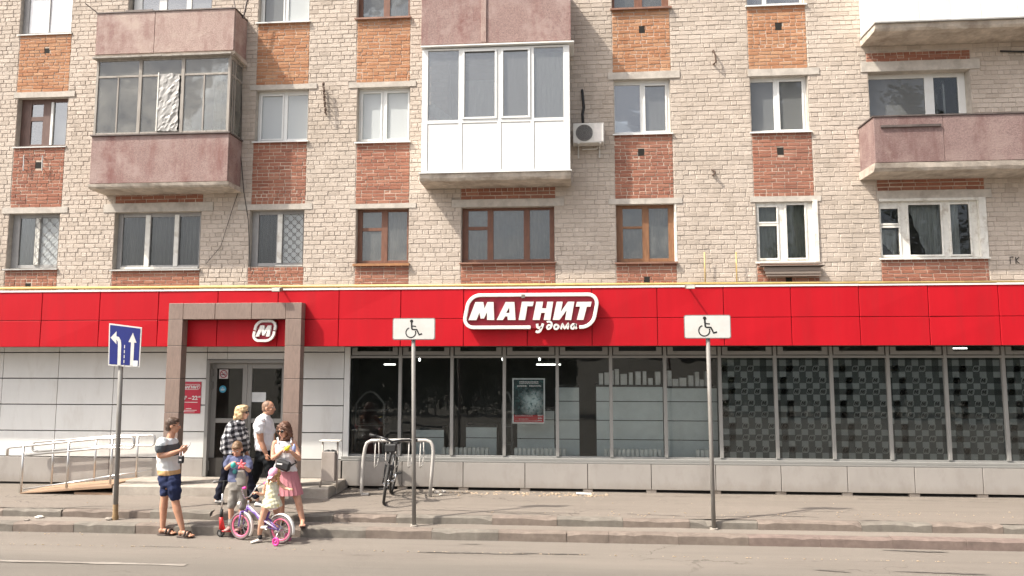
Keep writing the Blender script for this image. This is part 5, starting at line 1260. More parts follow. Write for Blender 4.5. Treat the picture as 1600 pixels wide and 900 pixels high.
# floodlights on the fascia
M_LAMP = M('lamp_housing', (.22, .195, .165), .5, metal=.3)
for px, py, lab in ((433, 452, 'small floodlight box above the fascia to the right of the portal'), (1078, 447.5, 'small floodlight box above the fascia above a wheelchair sign')):
    c = atY(px, py, YF - .25); fl_ = thing('floodlight', (c.x, YF, ZFT), lab, 'floodlight', 'floodlights on the fascia')
    mb = MB(); mb.hexa([(c.x - .07, c.y - .06, c.z - .05), (c.x + .07, c.y - .06, c.z - .05), (c.x + .08, c.y + .05, c.z - .03), (c.x - .08, c.y + .05, c.z - .03), (c.x - .085, c.y - .06, c.z + .02), (c.x + .085, c.y - .06, c.z + .02), (c.x + .085, c.y + .05, c.z + .04), (c.x - .085, c.y + .05, c.z + .04)]); mb.build('housing', M_LAMP, fl_, bev=.006)
    mb = MB(); mb.box(c.x - .07, c.x + .07, c.y - .066, c.y - .061, c.z - .04, c.z + .012); mb.build('lens', M('lamp_lens', (.6, .58, .52), .2), fl_)
    mb = MB(); mb.tube([(c.x, c.y + .05, c.z), (c.x, YF + .03, ZFT + .02)], .015, 6); mb.build('arm', M_LAMP, fl_)
c = atY(817.5, 463, YF - .12); mb = MB(); mb.box(c.x - .03, c.x + .03, c.y - .03, YF - .006, c.z - .03, c.z + .03); mb.build('junction_box', M_LAMP, None, 'tiny grey junction box over the letter А of the shop sign', 'box')

# ================================================================== inside the shop
M_SHELF = M('shelf_back_grey', (.78, .83, .82), .5, var=.06); M_SHELFD = M('shelf_dark', (.05, .05, .05), .6); M_GOODS = M('pale_cartons', (.85, .85, .8), .6, var=.25, scale=4)
def shelf_unit(x0, x1, y, z1, lab, goods=True, seed=0, mat=M_SHELF):
    u = thing('shop_shelf', ((x0 + x1) / 2, y, .4), lab, 'shelf', 'display shelves seen through the shop windows'); z = .42
    while z < z1 - .03:
        e = min(z + .36, z1); mb = MB(); mb.box(x0, x1, y, y + .03, z + .008, e - .008); mb.build('back_panel', mat, u); z = e
    mb = MB(); mb.box(x0, x0 + .04, y + .031, y + .5, .4, z1 + .05); mb.box(x1 - .04, x1, y + .031, y + .5, .4, z1 + .05); mb.box(x0 + .04, x1 - .04, y + .031, y + .48, z1, z1 + .03); mb.build('side', M_SHELFD, u)
    if goods:
        r = random.Random(seed); mb = MB(); x = x0 + .06
        while x < x1 - .1:
            w = r.uniform(.06, .13); h = r.uniform(.12, .3); mb.box(x, x + w, y + .06, y + .2, z1 + .031, z1 + .031 + h); x += w + r.uniform(.01, .06)
        mb.build('goods', M_GOODS, u, kind='stuff')
YI = YG + .55
shelf_unit(X_(868, 650, YI), X_(905, 650, YI), YI, Z_(890, 605, YI), 'narrow pale cabinet behind the glass right of the poster', False)
shelf_unit(X_(808, 650, YI), X_(866, 650, YI), YI + .05, Z_(840, 642, YI), 'pale cabinet behind the poster in the shop window', False)
shelf_unit(X_(932, 650, YI), X_(1036, 650, YI), YI, Z_(1000, 604, YI), 'pale shelf backs topped with cartons behind the middle windows', True, 3)
shelf_unit(X_(1040, 650, YI), X_(1121, 650, YI), YI, Z_(1000, 606, YI), 'pale shelf backs beside the film covered windows', True, 8)
shelf_unit(X_(727, 690, YI), X_(775, 690, YI), YI + .1, Z_(750, 668, YI), 'low pale cabinet behind the glass left of the poster', False)
shelf_unit(X_(643, 690, YI), X_(692, 690, YI), YI + .1, Z_(660, 672, YI), 'low pale cabinet behind the glass beside the wheelchair sign post', False)
M_RACK = M('rack_wire', (.30, .30, .29), .5, metal=.4)
for px0_, px1_, lab in ((556, 600, 'wire goods rack in the dark behind the first window'), (785, 800, 'wire goods rack in the dark left of the poster')):
    y = YG + 1.2; x0, x1 = X_(px0_, 650, y), X_(px1_, 650, y); rk_ = thing('goods_rack', ((x0 + x1) / 2, y, .4), lab, 'rack', 'wire racks in the shop')
    mb = MB()
    for z in (.6, .95, 1.3, 1.6): mb.box(x0, x1, y, y + .4, z, z + .015)
    pts = [(x0, y, .4), (x0, y, 1.75)] + [(x0 + (x1 - x0) * (i / 8), y, 1.75 + .25 * math.sin(math.pi * i / 8)) for i in range(1, 8)] + [(x1, y, 1.75), (x1, y, .4)]
    mb.tube(pts, .02, 6); mb.build('frame', M_RACK, rk_)
M_RAD = M('radiator_enamel', (.85, .85, .82), .45)
for px0_, px1_, lab in ((690, 758, 'white ribbed radiator low behind the glass beside the bicycle'), (803, 884, 'white ribbed radiator low behind the glass under the poster'), (944, 1034, 'white ribbed radiator low behind the glass under the pale shelves'), (1088, 1112, 'short white radiator low behind the glass beside the right sign post')):
    y = YG + .1; x0, x1 = X_(px0_, 705, y), X_(px1_, 705, y); z1 = Z_(900, 701, y); rd = thing('radiator', ((x0 + x1) / 2, y, .5), lab, 'radiator', 'radiators along the shop windows')
    x = x0
    while x < x1:
        mb = MB(); mb.hexa([(x, y, .5), (x + .065, y, .5), (x + .065, y + .1, .5), (x, y + .1, .5), (x, y, z1), (x + .065, y, z1), (x + .065, y + .1, z1), (x, y + .1, z1)]); mb.build('rib', M_RAD, rd, bev=.015); x += .082
    mb = MB(); mb.tube([(x0, y + .05, .55), (x1, y + .05, .55)], .02, 6); mb.build('pipe', M_RAD, rd)
# ceiling lamps, lit
mt, nt, bs = newmat('lit_tube'); bs.inputs['Emission Color'].default_value = (1, .98, .92, 1); bs.inputs['Emission Strength'].default_value = 4.0; M_LIT = mt
for (pa, pb, py, Y, lab) in ((600, 617, 569.5, 15.2, 'lit ceiling tube seen through the first shop window'), (838, 876, 569.6, 15.0, 'lit ceiling tube seen above the poster'), (1482, 1511, 544.2, 15.6, 'lit ceiling tube seen through a vent at far right')):
    a, c = atY(pa, py, Y), atY(pb, py, Y); mb = MB(); mb.box(a.x, c.x, Y, Y + .06, a.z - .012, a.z + .012)
    t = thing('ceiling_lamp', ((a.x + c.x) / 2, Y, a.z), lab, 'lamp', 'lit tubes on the shop ceiling'); mb.build('tube', M_LIT, t)
    mb = MB(); mb.box(a.x, c.x, Y - .01, Y + .07, a.z + .021, a.z + .06); mb.tube([((a.x + c.x) / 2, Y + .03, a.z + .06), ((a.x + c.x) / 2, Y + .03, 3.3)], .01, 5); mb.build('housing', M_ALUD, t)
for px, py in ((655.5, 562), (785.5, 561), (843, 561)):
    a = atY(px, py, 14.6); mb = MB(); mb.ellipsoid(a, (.022, .022, .035), 10, 6); mb.build('spot_lamp', M_LIT, None, {655.5: 'small lit spot lamp beyond the glass near the wheelchair sign', 785.5: 'small lit spot lamp beyond the glass left of the poster', 843: 'small lit spot lamp beyond the glass above the poster'}[px], 'lamp', 'small lit spots in the shop', smooth=True)
# ================================================================== street furniture
M_POLE = M('grey_painted_pole', (.20, .19, .175), .6, var=.12, scale=6, stretch=(4, 4, 1), dirt=(.14, .12, .1), dscale=3, dlo=.5, dhi=.7)
M_POLEB = M('rust_pole_foot', (.30, .20, .10), .8, var=.3, scale=9)
M_BACKING = M('sign_metal', (.22, .22, .21), .5, metal=.3); M_WPLATE = M('sign_plate_white', (.60, .59, .56), .45, var=.05, scale=6, dirt=(.55, .53, .48), dscale=4)
M_BLUE = M('sign_plate_blue', (.012, .02, .16), .35, var=.1, scale=5)
YPOLE = 11.19
def sign_post(name, base, top, lab, rust=False, r=.032):
    b = atZ(*base, .135); Y = b.y; t_ = atY(*top, Y)
    th = thing(name, (b.x, Y, .135), lab, 'road sign')
    mb = MB(); mb.tube([(b.x, Y, .12), (b.x + (t_.x - b.x) * .5, Y, (t_.z + .13) / 2), (t_.x, Y, t_.z)], r, 12); mb.build('pole', M_POLE, th, smooth=True)
    if rust: mb = MB(); mb.tube([(b.x, Y, .115), (b.x + (t_.x - b.x) * .09, Y, .12 + (t_.z - .13) * .09)], r + .003, 12); mb.tube([(b.x, Y, .115), (b.x, Y, .20)], r + .012, 12); mb.build('foot', M_POLEB, th)
    else: mb = MB(); mb.tube([(b.x, Y, .115), (b.x, Y, .155)], r + .03, 12); mb.build('foot', M_STEPC, th)
    return th, b, t_, Y
for base, top, cs, lab in (((647, 822), (646, 528), (613.5, 680, 497, 531), 'white plate with a black wheelchair user on a grey pole before the bicycle rack'),
                           ((1115.5, 827), (1106, 526), (1069, 1142, 492, 529), 'white plate with a black wheelchair user on a grey pole at the film covered windows')):
    th, b, t_, Y = sign_post('parking_sign', base, top, lab); th['group'] = 'wheelchair plates on grey poles'
    ys = Y - .05; x0, x1, z0, z1 = X_(cs[0], 512, ys), X_(cs[1], 512, ys), Z_(cs[0] + 33, cs[3], ys), Z_(cs[0] + 33, cs[2], ys)
    mb = MB(); mb.prism(rounded_rect(x0, x1, z0, z1, .03, 4), ys, ys + .012); mb.build('rim', M_BACKING, th)
    mb = MB(); mb.prism(rounded_rect(x0 + .012, x1 - .012, z0 + .012, z1 - .012, .024, 4), ys - .003, ys - .0005); mb.build('plate', M_WPLATE, th)
    cx_, cz_, u = (x0 + x1) / 2, (z0 + z1) / 2, (z1 - z0) / 36.0      # the wheelchair figure, in units of the plate
    q = lambda L: [(cx_ + a * u, cz_ + c * u) for a, c in L]; k0, k1 = ys - .006, ys - .0035; w = 2.3 * u
    mb = MB(); mb.prism(disc(cx_ - 4 * u, cz_ + 13 * u, 2.6 * u, 16), k0, k1)
    mb.ribbon(q([(-4, 11), (-3.4, 2), (-3, -.5)]), w * 1.1, k0, k1); mb.ribbon(q([(-3.7, 5), (3.5, 4.2)]), w * .8, k0 + .0004, k1)
    mb.ribbon(q([(-3, -.8), (5, -1.2), (9, -9.5), (14, -8)]), w, k0 + .0008, k1)
    mb.ribbon(q([(-5 + 8.2 * math.cos(a), -6 + 8.2 * math.sin(a)) for a in [math.radians(d) for d in range(110, 395, 15)]]), w * .8, k0 + .0012, k1)
    mb.build('wheelchair_symbol', M_BLK2, th)
    mb = MB(); mb.box(t_.x - .04, t_.x + .04, ys + .0125, Y + .03, (z0 + z1) / 2 - .02, (z0 + z1) / 2 + .02); mb.build('clamp', M_BACKING, th)
th, b, t_, Y = sign_post('lane_sign', (180, 812), (190, 535), 'blue lane sign with a left turn arrow and a straight arrow on a leaning pole', True, .036)
ys = Y - .06
q4 = [atY(*p, ys) for p in ((170.5, 505), (221.5, 511.5), (218, 574), (169, 571))]
ctr = sum(q4, Vector()) / 4
def on_sign(u, v):   # u right 0..1, v down 0..1
    a = q4[0] + (q4[1] - q4[0]) * u; c = q4[3] + (q4[2] - q4[3]) * u; p = a + (c - a) * v; return (p.x, p.z)
tl = MB()
def ring_of(e): return [on_sign(e, 1 - e), on_sign(1 - e, 1 - e), on_sign(1 - e, e), on_sign(e, e)]
mb = MB(); mb.prism(ring_of(0), ys, ys + .012); mb.build('rim', M_WPLATE, th)
mb = MB(); mb.prism(ring_of(.035), ys - .003, ys - .0005); mb.build('plate', M_BLUE, th)
k0, k1 = ys - .006, ys - .0035; W1 = .055
mb = MB(); mb.ribbon([on_sign(.35, .98), on_sign(.35, .50), on_sign(.335, .40), on_sign(.29, .34), on_sign(.22, .33)], W1, k0, k1); mb.prism([on_sign(.25, .48), on_sign(.06, .34), on_sign(.24, .17)][::1], k0 + .0004, k1)
mb.ribbon([on_sign(.75, .97), on_sign(.75, .36)], W1, k0, k1); mb.prism([on_sign(.62, .40), on_sign(.87, .40), on_sign(.745, .16)], k0 + .0004, k1); ob = mb.build('arrow', M_WPLATE, th); fix_normals(ob)
mb = MB()
for v0, v1 in ((.48, .56), (.60, .68), (.72, .80), (.84, .92), (.96, .99)): mb.ribbon([on_sign(.505, v1), on_sign(.505, v0)], .013, k0, k1)
mb.build('lane_dashes', M_WPLATE, th)
mb = MB(); mb.ribbon([on_sign(.87, .985), on_sign(.87, .84)], .075, k0 - .001, k1 - .002); mb.build('paper_scrap', M_PVC, th)
# --- litter bin on the landing
M_BIN = M('bin_sheet_steel', (.40, .35, .31), .5, var=.08, metal=.1, dirt=(.3, .26, .22), dscale=3)
yb_ = 12.435
bn = thing('litter_bin', (X_(511, 740, yb_), yb_, .436), 'beige steel litter bin hung in a tube stand on the landing', 'litter bin')
x0, x1 = X_(502, 730, yb_), X_(522.5, 730, yb_); z0, z1 = Z_(511, 752, yb_), Z_(511, 706, yb_); zt = Z_(511, 690.5, yb_)
mb = MB(); d = .2; t = .012
mb.box(x0, x1, yb_, yb_ + t, z0, z1); mb.box(x0, x1, yb_ + d - t, yb_ + d, z0, z1); mb.box(x0, x0 + t, yb_ + t + .001, yb_ + d - t - .001, z0, z1); mb.box(x1 - t, x1, yb_ + t + .001, yb_ + d - t - .001, z0, z1); mb.box(x0 + t, x1 - t, yb_ + t, yb_ + d - t, z0, z0 + .02); mb.build('bin', M_BIN, bn, bev=.006)
mb = MB()
for i in range(5): mb.ellipsoid((x0 + .04 + .04 * i, yb_ + .1, z1 - .03 + .012 * (i % 2)), (.05, .08, .045), 8, 5)
mb.build('bin_liner', M_BLK, bn, smooth=True)
mb = MB()
for xx, sx in ((x0 - .018, -.035), (x1 + .018, .0)): mb.tube([(xx + sx, yb_ + .1, .43), (xx, yb_ + .1, z0 + .05), (xx, yb_ + .1, zt)], .016, 8)
mb.build('stand', M_BIN, bn, smooth=True)
mb = MB(); mb.box(x0 - .06, x1 + .07, yb_ + .02, yb_ + .18, zt, zt + .02); mb.build('cap', M_PVCOLD, bn, bev=.004)
# --- cycle rack
M_RACKW = M('rack_paint', (.46, .44, .41), .5, var=.08, dirt=(.45, .4, .35), dscale=5)
yr_ = 12.72
rk_ = thing('bike_rack', (X_(620, 770, yr_), yr_, .27), 'pale grey tube bicycle rack with hanging loops by the plinth', 'bike rack')
def Q(px, py, Y=yr_): p = atY(px, py, Y); return (p.x, Y, p.z)
mb = MB(); mb.tube([(*Q(576, 768)[:2], .29), (*Q(565.5, 773)[:2], .29), (Q(564.5, 772)[0], yr_, .34), Q(566, 745), Q(568, 715), Q(570.5, 700), Q(573.5, 692), Q(580, 688.5), Q(620, 688), Q(665, 688), Q(672, 690), Q(676, 696), Q(677, 706), Q(675, 735), (Q(672, 770)[0], yr_, .27)], .031, 10); mb.build('frame', M_RACKW, rk_, smooth=True)
for px in (587, 604, 619, 639.5, 657.5):
    mb = MB(); a = Q(px, 689); c = Q(px - 2, 728); mb.tube([a, c, (c[0] + .015, yr_ - .02, c[2] - .03), (c[0] + .05, yr_ + .02, c[2] + .02), (a[0] + .035, yr_ + .12, a[2] - .25), (a[0] + .03, yr_ + .1, a[2] - .02)], .011, 6); mb.build('loop', M_RACKW, rk_, smooth=True)

# ================================================================== bicycles and scooter
M_TYRE = M('tyre_rubber', (.03, .028, .026), .8); M_BIKE = M('black_bike_paint', (.015, .015, .016), .35, spec=.6); M_CHROME = M('chrome', (.7, .7, .7), .18, metal=.9, var=.02)
M_PINK = M('pink_rim', (.72, .16, .26), .4); M_MAG = M('magenta_plastic', (.72, .05, .32), .4); M_PURP = M('purple_bike_paint', (.16, .09, .33), .3, spec=.6); M_LILAC = M('lilac_stripe', (.55, .45, .72), .35)
M_FEND = M('white_fender', (.82, .80, .76), .35); M_TYREG = M('grey_tyre', (.16, .12, .12), .8)
def wheel(par, c, R, tr, fwd, tyre, rim, spoke, ns=16, rim_r=None):
    """A wheel standing upright whose rolling direction is fwd."""
    c = Vector(c); f = Vector(fwd).normalized(); up = Vector((0, 0, 1)); ax = f.cross(up)
    circ = lambda r, n, off=0: [c + f * (r * math.cos(2 * math.pi * i / n)) + up * (r * math.sin(2 * math.pi * i / n)) + ax * off for i in range(n)]
    e = bpy.data.objects.new('wheel', None); COL.objects.link(e); e.parent = par; ORG[e] = origin_of(par); e.empty_display_size = .1
    mb = MB(); mb.tube(circ(R - tr, 36), tr, 8, closed=True); mb.build('tyre', tyre, e, smooth=True)
    rr = rim_r or .012; mb = MB(); mb.tube(circ(R - 2 * tr - rr * .4, 36), rr, 6, closed=True); mb.build('rim', rim, e, smooth=True)
    mb = MB(); mb.tube([c - ax * .045, c + ax * .045], .02, 8)
    for i in range(ns):
        a = 2 * math.pi * i / ns; d = f * math.cos(a + .25) + up * math.sin(a + .25); s = 1 if i % 2 else -1
        mb.tube([c + ax * .03 * s, c + d * (R - 2 * tr)], .0022, 3, cap=False)
    mb.build('spokes', spoke, e); return e
def tub(par, name, mat, *paths, n=8):
    mb = MB()
    for pts, r in paths: mb.tube(pts, r, n)
    return mb.build(name, mat, par, smooth=True)
# black bicycle leaning in the rack, nose to the street
fb, rb_ = Vector((-3.10, 12.03, .27)), Vector((-3.20, 12.96, .27)); R = .33; lean = Vector((.12, 0, 1)).normalized()
bk = thing('bicycle', (-3.15, 12.5, .27), 'black adult bicycle parked in the rack, front wheel towards the street', 'bicycle')
fwd = (fb - rb_).normalized(); up = lean; side = fwd.cross(up)
def B(f, u, s=0.0): return rb_ + fwd * f + up * u + side * s
wf = wheel(bk, (0, 0, 0), R, .024, (0, -1, 0), M_TYRE, M_BIKE, M_CHROME, 20); wr = wheel(bk, (0, 0, 0), R, .024, (0, -1, 0), M_TYRE, M_BIKE, M_CHROME, 20)
def place_wheel(w, c, f, u):
    """Turn a wheel built at the world origin so that it stands at c in the plane of f and u."""
    f = f.normalized(); ax = f.cross(u).normalized(); u = ax.cross(f)
    Mx = Matrix(((-ax.x, -f.x, u.x, c.x), (-ax.y, -f.y, u.y, c.y), (-ax.z, -f.z, u.z, c.z), (0, 0, 0, 1)))
    o = origin_of(w)
    for ch in w.children:
        for v in ch.data.vertices: v.co = (Mx @ (v.co + o)) - o
wb = (fb - rb_).length
place_wheel(wf, B(wb, R), (fwd + Vector((.12, 0, 0))), up); place_wheel(wr, B(0, R), fwd, up)
bbk, seat_t, head_t, head_b = B(.42, .29), B(.22, .80), B(.80, .86), B(.86, .66)
tub(bk, 'frame', M_BIKE, ([bbk, seat_t], .017), ([bbk, head_b], .02), ([seat_t + (bbk - seat_t) * .12, head_t + (head_b - head_t) * .2], .017), ([head_t, head_b], .022), ([bbk, B(0, R, .06)], .011), ([bbk, B(0, R, -.06)], .011), ([seat_t + (bbk - seat_t) * .12, B(0, R, .06)], .009), ([seat_t + (bbk - seat_t) * .12, B(0, R, -.06)], .009))
tub(bk, 'fork', M_BIKE, ([head_b, B(.87, .60)], .02), ([B(.87, .62, .05), B(wb, R, .055)], .014), ([B(.87, .62, -.05), B(wb, R, -.055)], .014), ([B(.87, .62, .06), B(.87, .62, -.06)], .016), ([B(.88, .70, .07), B(.90, .62, .06), B(wb * .98, R + .02, .06)], .006))
tub(bk, 'handlebar', M_BIKE, ([head_t, B(.78, .98), B(.85, 1.0)], .016), ([B(.76, 1.07, .30), B(.82, 1.06, .16), B(.85, 1.02, 0), B(.82, 1.06, -.16), B(.76, 1.07, -.30)], .019))
tub(bk, 'grip', M_BLK, ([B(.76, 1.07, .28), B(.73, 1.075, .41)], .026)); tub(bk, 'grip', M_BLK, ([B(.76, 1.07, -.28), B(.73, 1.075, -.41)], .026))
tub(bk, 'brake_cable', M_BLK, ([B(.80, 1.03, -.22), B(.92, 1.06, -.1), B(.96, .9, -.04), B(.9, .68, 0)], .004), ([B(.80, 1.03, .22), B(.95, 1.02, .16), B(.95, .85, .08), B(.8, .8, .02)], .004), ([B(.8, 1.03, .2), B(.9, .98, .3), B(.92, .8, .27)], .004))
mb = MB(); mb.ellipsoid(B(.20, .93), (.075, .13, .03), 12, 6); mb.build('saddle', M_BLK, bk, smooth=True); tub(bk, 'seat_post', M_CHROME, ([seat_t, B(.20, .92)], .013))
mb = MB(); c = B(.92, .93); mb.hexa([c + Vector(v) for v in ((-.09, -.06, -.07), (.09, -.06, -.07), (.09, .06, -.07), (-.09, .06, -.07), (-.10, -.06, .06), (.10, -.06, .06), (.10, .06, .06), (-.10, .06, .06))]); mb.build('front_bag', M_BLK, bk, bev=.015)
mb = MB(); mb.tube([bbk + side * .07, bbk - side * .07], .02, 8); mb.tube([bbk + side * .08, bbk + side * .08 + fwd * .05 + up * -.16], .012, 6); mb.tube([bbk - side * .08, bbk - side * .08 - fwd * .05 + up * .16], .012, 6); ax = bbk + side * .06
mb.tube([ax + fwd * (.09 * math.cos(i * .3927)) + up * (.09 * math.sin(i * .3927)) for i in range(16)], .008, 5, closed=True); mb.build('crank', M_CHROME, bk, smooth=True)
for s, d in ((.13, -1), (-.13, 1)): c = bbk + side * s + fwd * (-.05 * d) * -1 + up * (.16 * d); mb = MB(); mb.hexa([c + Vector(v) for v in ((-.05, -.045, -.012), (.05, -.045, -.012), (.05, .045, -.012), (-.05, .045, -.012), (-.05, -.045, .012), (.05, -.045, .012), (.05, .045, .012), (-.05, .045, .012))]); mb.build('pedal', M_BLK, bk)
# child's bicycle
fa, ra = Vector((-4.90, 10.64, 0)), Vector((-4.21, 10.46, 0)); R = .20
cb = thing('child_bicycle', (-4.6, 10.62, 0), "child's purple bicycle with pink rims, white mudguards and training wheels", 'bicycle')
fwd = (fa - ra).normalized(); up = Vector((0, 0, 1)); side = fwd.cross(up)   # side: towards the camera is negative y
wb = (fa - ra).length
def K(f, u, s=0.0): return ra + fwd * f + up * u + side * s
st_ = (fwd + Vector((0, -.42, 0)) * -1).normalized()
steer = Vector((fwd.x, fwd.y + .06, 0)).normalized()
wheel(cb, K(wb, R), R, .021, steer, M_TYREG, M_PINK, M_CHROME, 18, .016); wheel(cb, K(0, R), R, .021, fwd, M_TYREG, M_PINK, M_CHROME, 18, .016)
bbk, st0, hd0, hd1 = K(.30, .22), K(.21, .44), K(wb - .12, .50), K(wb - .09, .40)
tub(cb, 'frame', M_PURP, ([hd0, hd1], .022), ([bbk, st0], .018), ([bbk, K(0, R, .05)], .010), ([bbk, K(0, R, -.05)], .010), ([K(.25, .35), K(0, R, .05)], .009), ([K(.25, .35), K(0, R, -.05)], .009), ([hd0 - up * .03, K(.46, .40), K(.36, .30), bbk], .020))
tub(cb, 'stripe_tube', M_LILAC, ([hd0 - up * .0, K(.50, .44), K(.38, .35), K(.25, .31)], .014), ([K(.26, .33, -.07), K(.02, .22, -.07)], .01))
sd2 = steer.cross(up)
def S(f, u, s=0.0): return K(wb, 0) + steer * f + up * u + sd2 * s
tub(cb, 'fork', M_PURP, ([hd1, S(-.03, .40)], .016), ([S(-.03, .41, .045), S(0, R, .05)], .012), ([S(-.03, .41, -.045), S(0, R, -.05)], .012), ([S(-.03, .41, .05), S(-.03, .41, -.05)], .014))
tub(cb, 'handlebar', M_CHROME, ([hd0, S(-.13, .58)], .014), ([S(-.22, .80, .22), S(-.14, .76, .16), S(-.10, .62, .05), S(-.10, .62, -.05), S(-.14, .76, -.16), S(-.22, .80, -.22)], .011))
for s in (1, -1): tub(cb, 'grip', M_MAG, ([S(-.22, .80, .22 * s), S(-.29, .815, .25 * s)], .019)); 
mb = MB(); mb.tube([K(wb + .02, .52), K(wb + .06, .52)], .03, 10); mb.build('reflector', M_FEND, cb)
def fender(c, f, a0, a1, R_, w, mat):
    mb = MB(); n = 14; ax = f.cross(up); vs = []
    for i in range(n + 1):
        a = math.radians(a0 + (a1 - a0) * i / n); d = f * math.cos(a) + up * math.sin(a)
        for s, r in ((-w, R_ - .008), (-w * .5, R_ + .004), (w * .5, R_ + .004), (w, R_ - .008)): vs.append(c + d * r + ax * s)
    mb.add(vs, [(i * 4 + j, i * 4 + j + 1, (i + 1) * 4 + j + 1, (i + 1) * 4 + j) for i in range(n) for j in range(3)]); o = mb.build('mudguard', mat, cb, smooth=True)
    md = o.modifiers.new('thick', 'SOLIDIFY'); md.thickness = .004
fender(K(0, R), fwd, 40, 195, R + .022, .03, M_FEND); fender(K(wb, R), steer, 110, 215, R + .022, .028, M_FEND)
mb = MB(); mb.ellipsoid(K(.18, .50), (.11, .075, .03), 12, 6); mb.build('saddle', M('saddle_white_pink', (.75, .62, .64), .5), cb, smooth=True)
mb = MB(); mb.tube([bbk + side * .05, bbk - side * .05], .016, 8); mb.tube([bbk + side * .07, bbk + side * .07 + fwd * .08 - up * .02], .009, 6); mb.tube([bbk - side * .07, bbk - side * .07 - fwd * .08 + up * .02], .009, 6); mb.tube([bbk + side * .045 + fwd * (.055 * math.cos(i * .3927)) + up * (.055 * math.sin(i * .3927)) for i in range(16)], .012, 5, closed=True); mb.build('crank', M_CHROME, cb, smooth=True)
for s, d in ((.10, 1), (-.10, -1)): c = bbk + side * s + fwd * .08 * d - up * .02 * d; mb = MB(); mb.hexa([c + Vector(v) for v in ((-.04, -.035, -.01), (.04, -.035, -.01), (.04, .035, -.01), (-.04, .035, -.01), (-.04, -.035, .01), (.04, -.035, .01), (.04, .035, .01), (-.04, .035, .01))]); mb.build('pedal', M_FEND, cb)
for s in (.14, -.14):
    e = bpy.data.objects.new('training_wheel', None); COL.objects.link(e); e.parent = cb; ORG[e] = origin_of(cb)
    c = K(-.02, .062, s); ax = side; f = fwd; circ = lambda r: [c + f * (r * math.cos(i * .2618)) + up * (r * math.sin(i * .2618)) for i in range(24)]
    mb = MB(); mb.tube(circ(.048), .013, 8, closed=True); mb.build('tyre', M_MAG, e, smooth=True)
    mb = MB(); mb.tube([c - ax * .012, c + ax * .012], .014, 8)
    for i in range(5): a = i * 1.2566; mb.tube([c, c + f * (.046 * math.cos(a)) + up * (.046 * math.sin(a))], .007, 5)
    mb.build('hub', M_MAG, e, smooth=True)
    tub(e, 'arm', M_CHROME, ([K(0, R, s * .35), K(-.02, R - .05, s * .85), c], .008))
# kick scooter
M_SRED = M('scooter_red', (.55, .03, .03), .35); Ysc = 10.765
sc_ = thing('kick_scooter', (-5.35, Ysc, 0), "red child's kick scooter with a dark steering column", 'scooter')
def Qs(px, py, Y=Ysc): p = atY(px, py, Y); return Vector((p.x, Y, p.z))
fw, rw = Qs(345, 830), Qs(369, 831); fw.z = .062; rw.z = .055
for c, R_ in ((fw, .062), (rw, .055)): wheel(sc_, c, R_, .014, (1, 0, 0), M_TYRE, M_ALU, M_ALUD, 6, .01)
tub(sc_, 'fork', M_SRED, ([Qs(345.5, 808), Qs(346, 816), Vector((fw.x, Ysc, .11))], .032)); tub(sc_, 'fork_leg', M_BLK, ([Vector((fw.x, Ysc - .03, .12)), Vector((fw.x, Ysc - .03, .06))], .008), ([Vector((fw.x, Ysc + .03, .12)), Vector((fw.x, Ysc + .03, .06))], .008))
tub(sc_, 'clamp', M_BLK, ([Qs(346.5, 796), Qs(346, 808)], .024))
tub(sc_, 'column', M_CHROME, ([Qs(346, 798), Qs(348, 770)], .013)); tub(sc_, 'upper_column', M_BLK, ([Qs(348, 771), Qs(350, 751)], .015))
tub(sc_, 'handlebar', M_BLK, ([Qs(350, 752) + Vector((-.02, .0, 0)) - Vector((.09, .10, 0)), Qs(350, 752), Qs(350, 752) + Vector((.09, .10, 0))], .013)); tub(sc_, 'grip', M('grey_grip', (.2, .19, .18), .7), ([Qs(338, 751) + Vector((0, -.1, 0)), Qs(345, 751.5) + Vector((0, -.07, 0))], .017))
mb = MB(); a, c = Qs(349, 822), Qs(369, 824); z0 = .085
mb.hexa([(a.x, Ysc - .05, z0), (c.x, Ysc - .05, z0), (c.x, Ysc + .05, z0), (a.x, Ysc + .05, z0), (a.x, Ysc - .05, z0 + .022), (c.x, Ysc - .05, z0 + .022), (c.x, Ysc + .05, z0 + .022), (a.x, Ysc + .05, z0 + .022)]); mb.build('deck', M_SRED, sc_, bev=.006)
tub(sc_, 'neck', M_SRED, ([Vector((a.x + .02, Ysc, z0 + .012)), Qs(347, 812)], .018)); tub(sc_, 'rear_brake', M_BLK, ([Vector((c.x - .02, Ysc, z0 + .02)), Vector((rw.x + .02, Ysc, .125))], .012))
# ================================================================== loose stones and rubbish
M_ROCK = M('pale_stone', (.62, .57, .5), .9, var=.2, scale=12); M_RUB = M('rubble_dirt', (.40, .31, .22), .95, var=.3, scale=15)
def stone(c, s, seed, mat, lab, grp):
    r = random.Random(seed); mb = MB(); mb.ellipsoid(c, s, 9, 6); mb.v = [(x + r.uniform(-.2, .2) * s[0], y + r.uniform(-.2, .2) * s[1], z + r.uniform(-.15, .15) * s[2]) for x, y, z in mb.v]; mb.build('stone', mat, None, lab, 'stone', grp)
for i, (px, py, s, lab) in enumerate(((683, 771, .055, 'pale stone nearest to the foot of the bicycle rack'), (693, 770, .05, 'pale stone right of a twin by the bicycle rack'), (689, 774, .03, 'smallest pale stone by the bicycle rack'), (676, 767, .04, 'dull stone touching the bicycle rack leg'))):
    p = atZ(px, py, .265); stone((p.x, p.y, .27 + s * .35), (s, s * .8, s * .55), i, M_ROCK, lab, 'loose stones beside the bicycle rack')
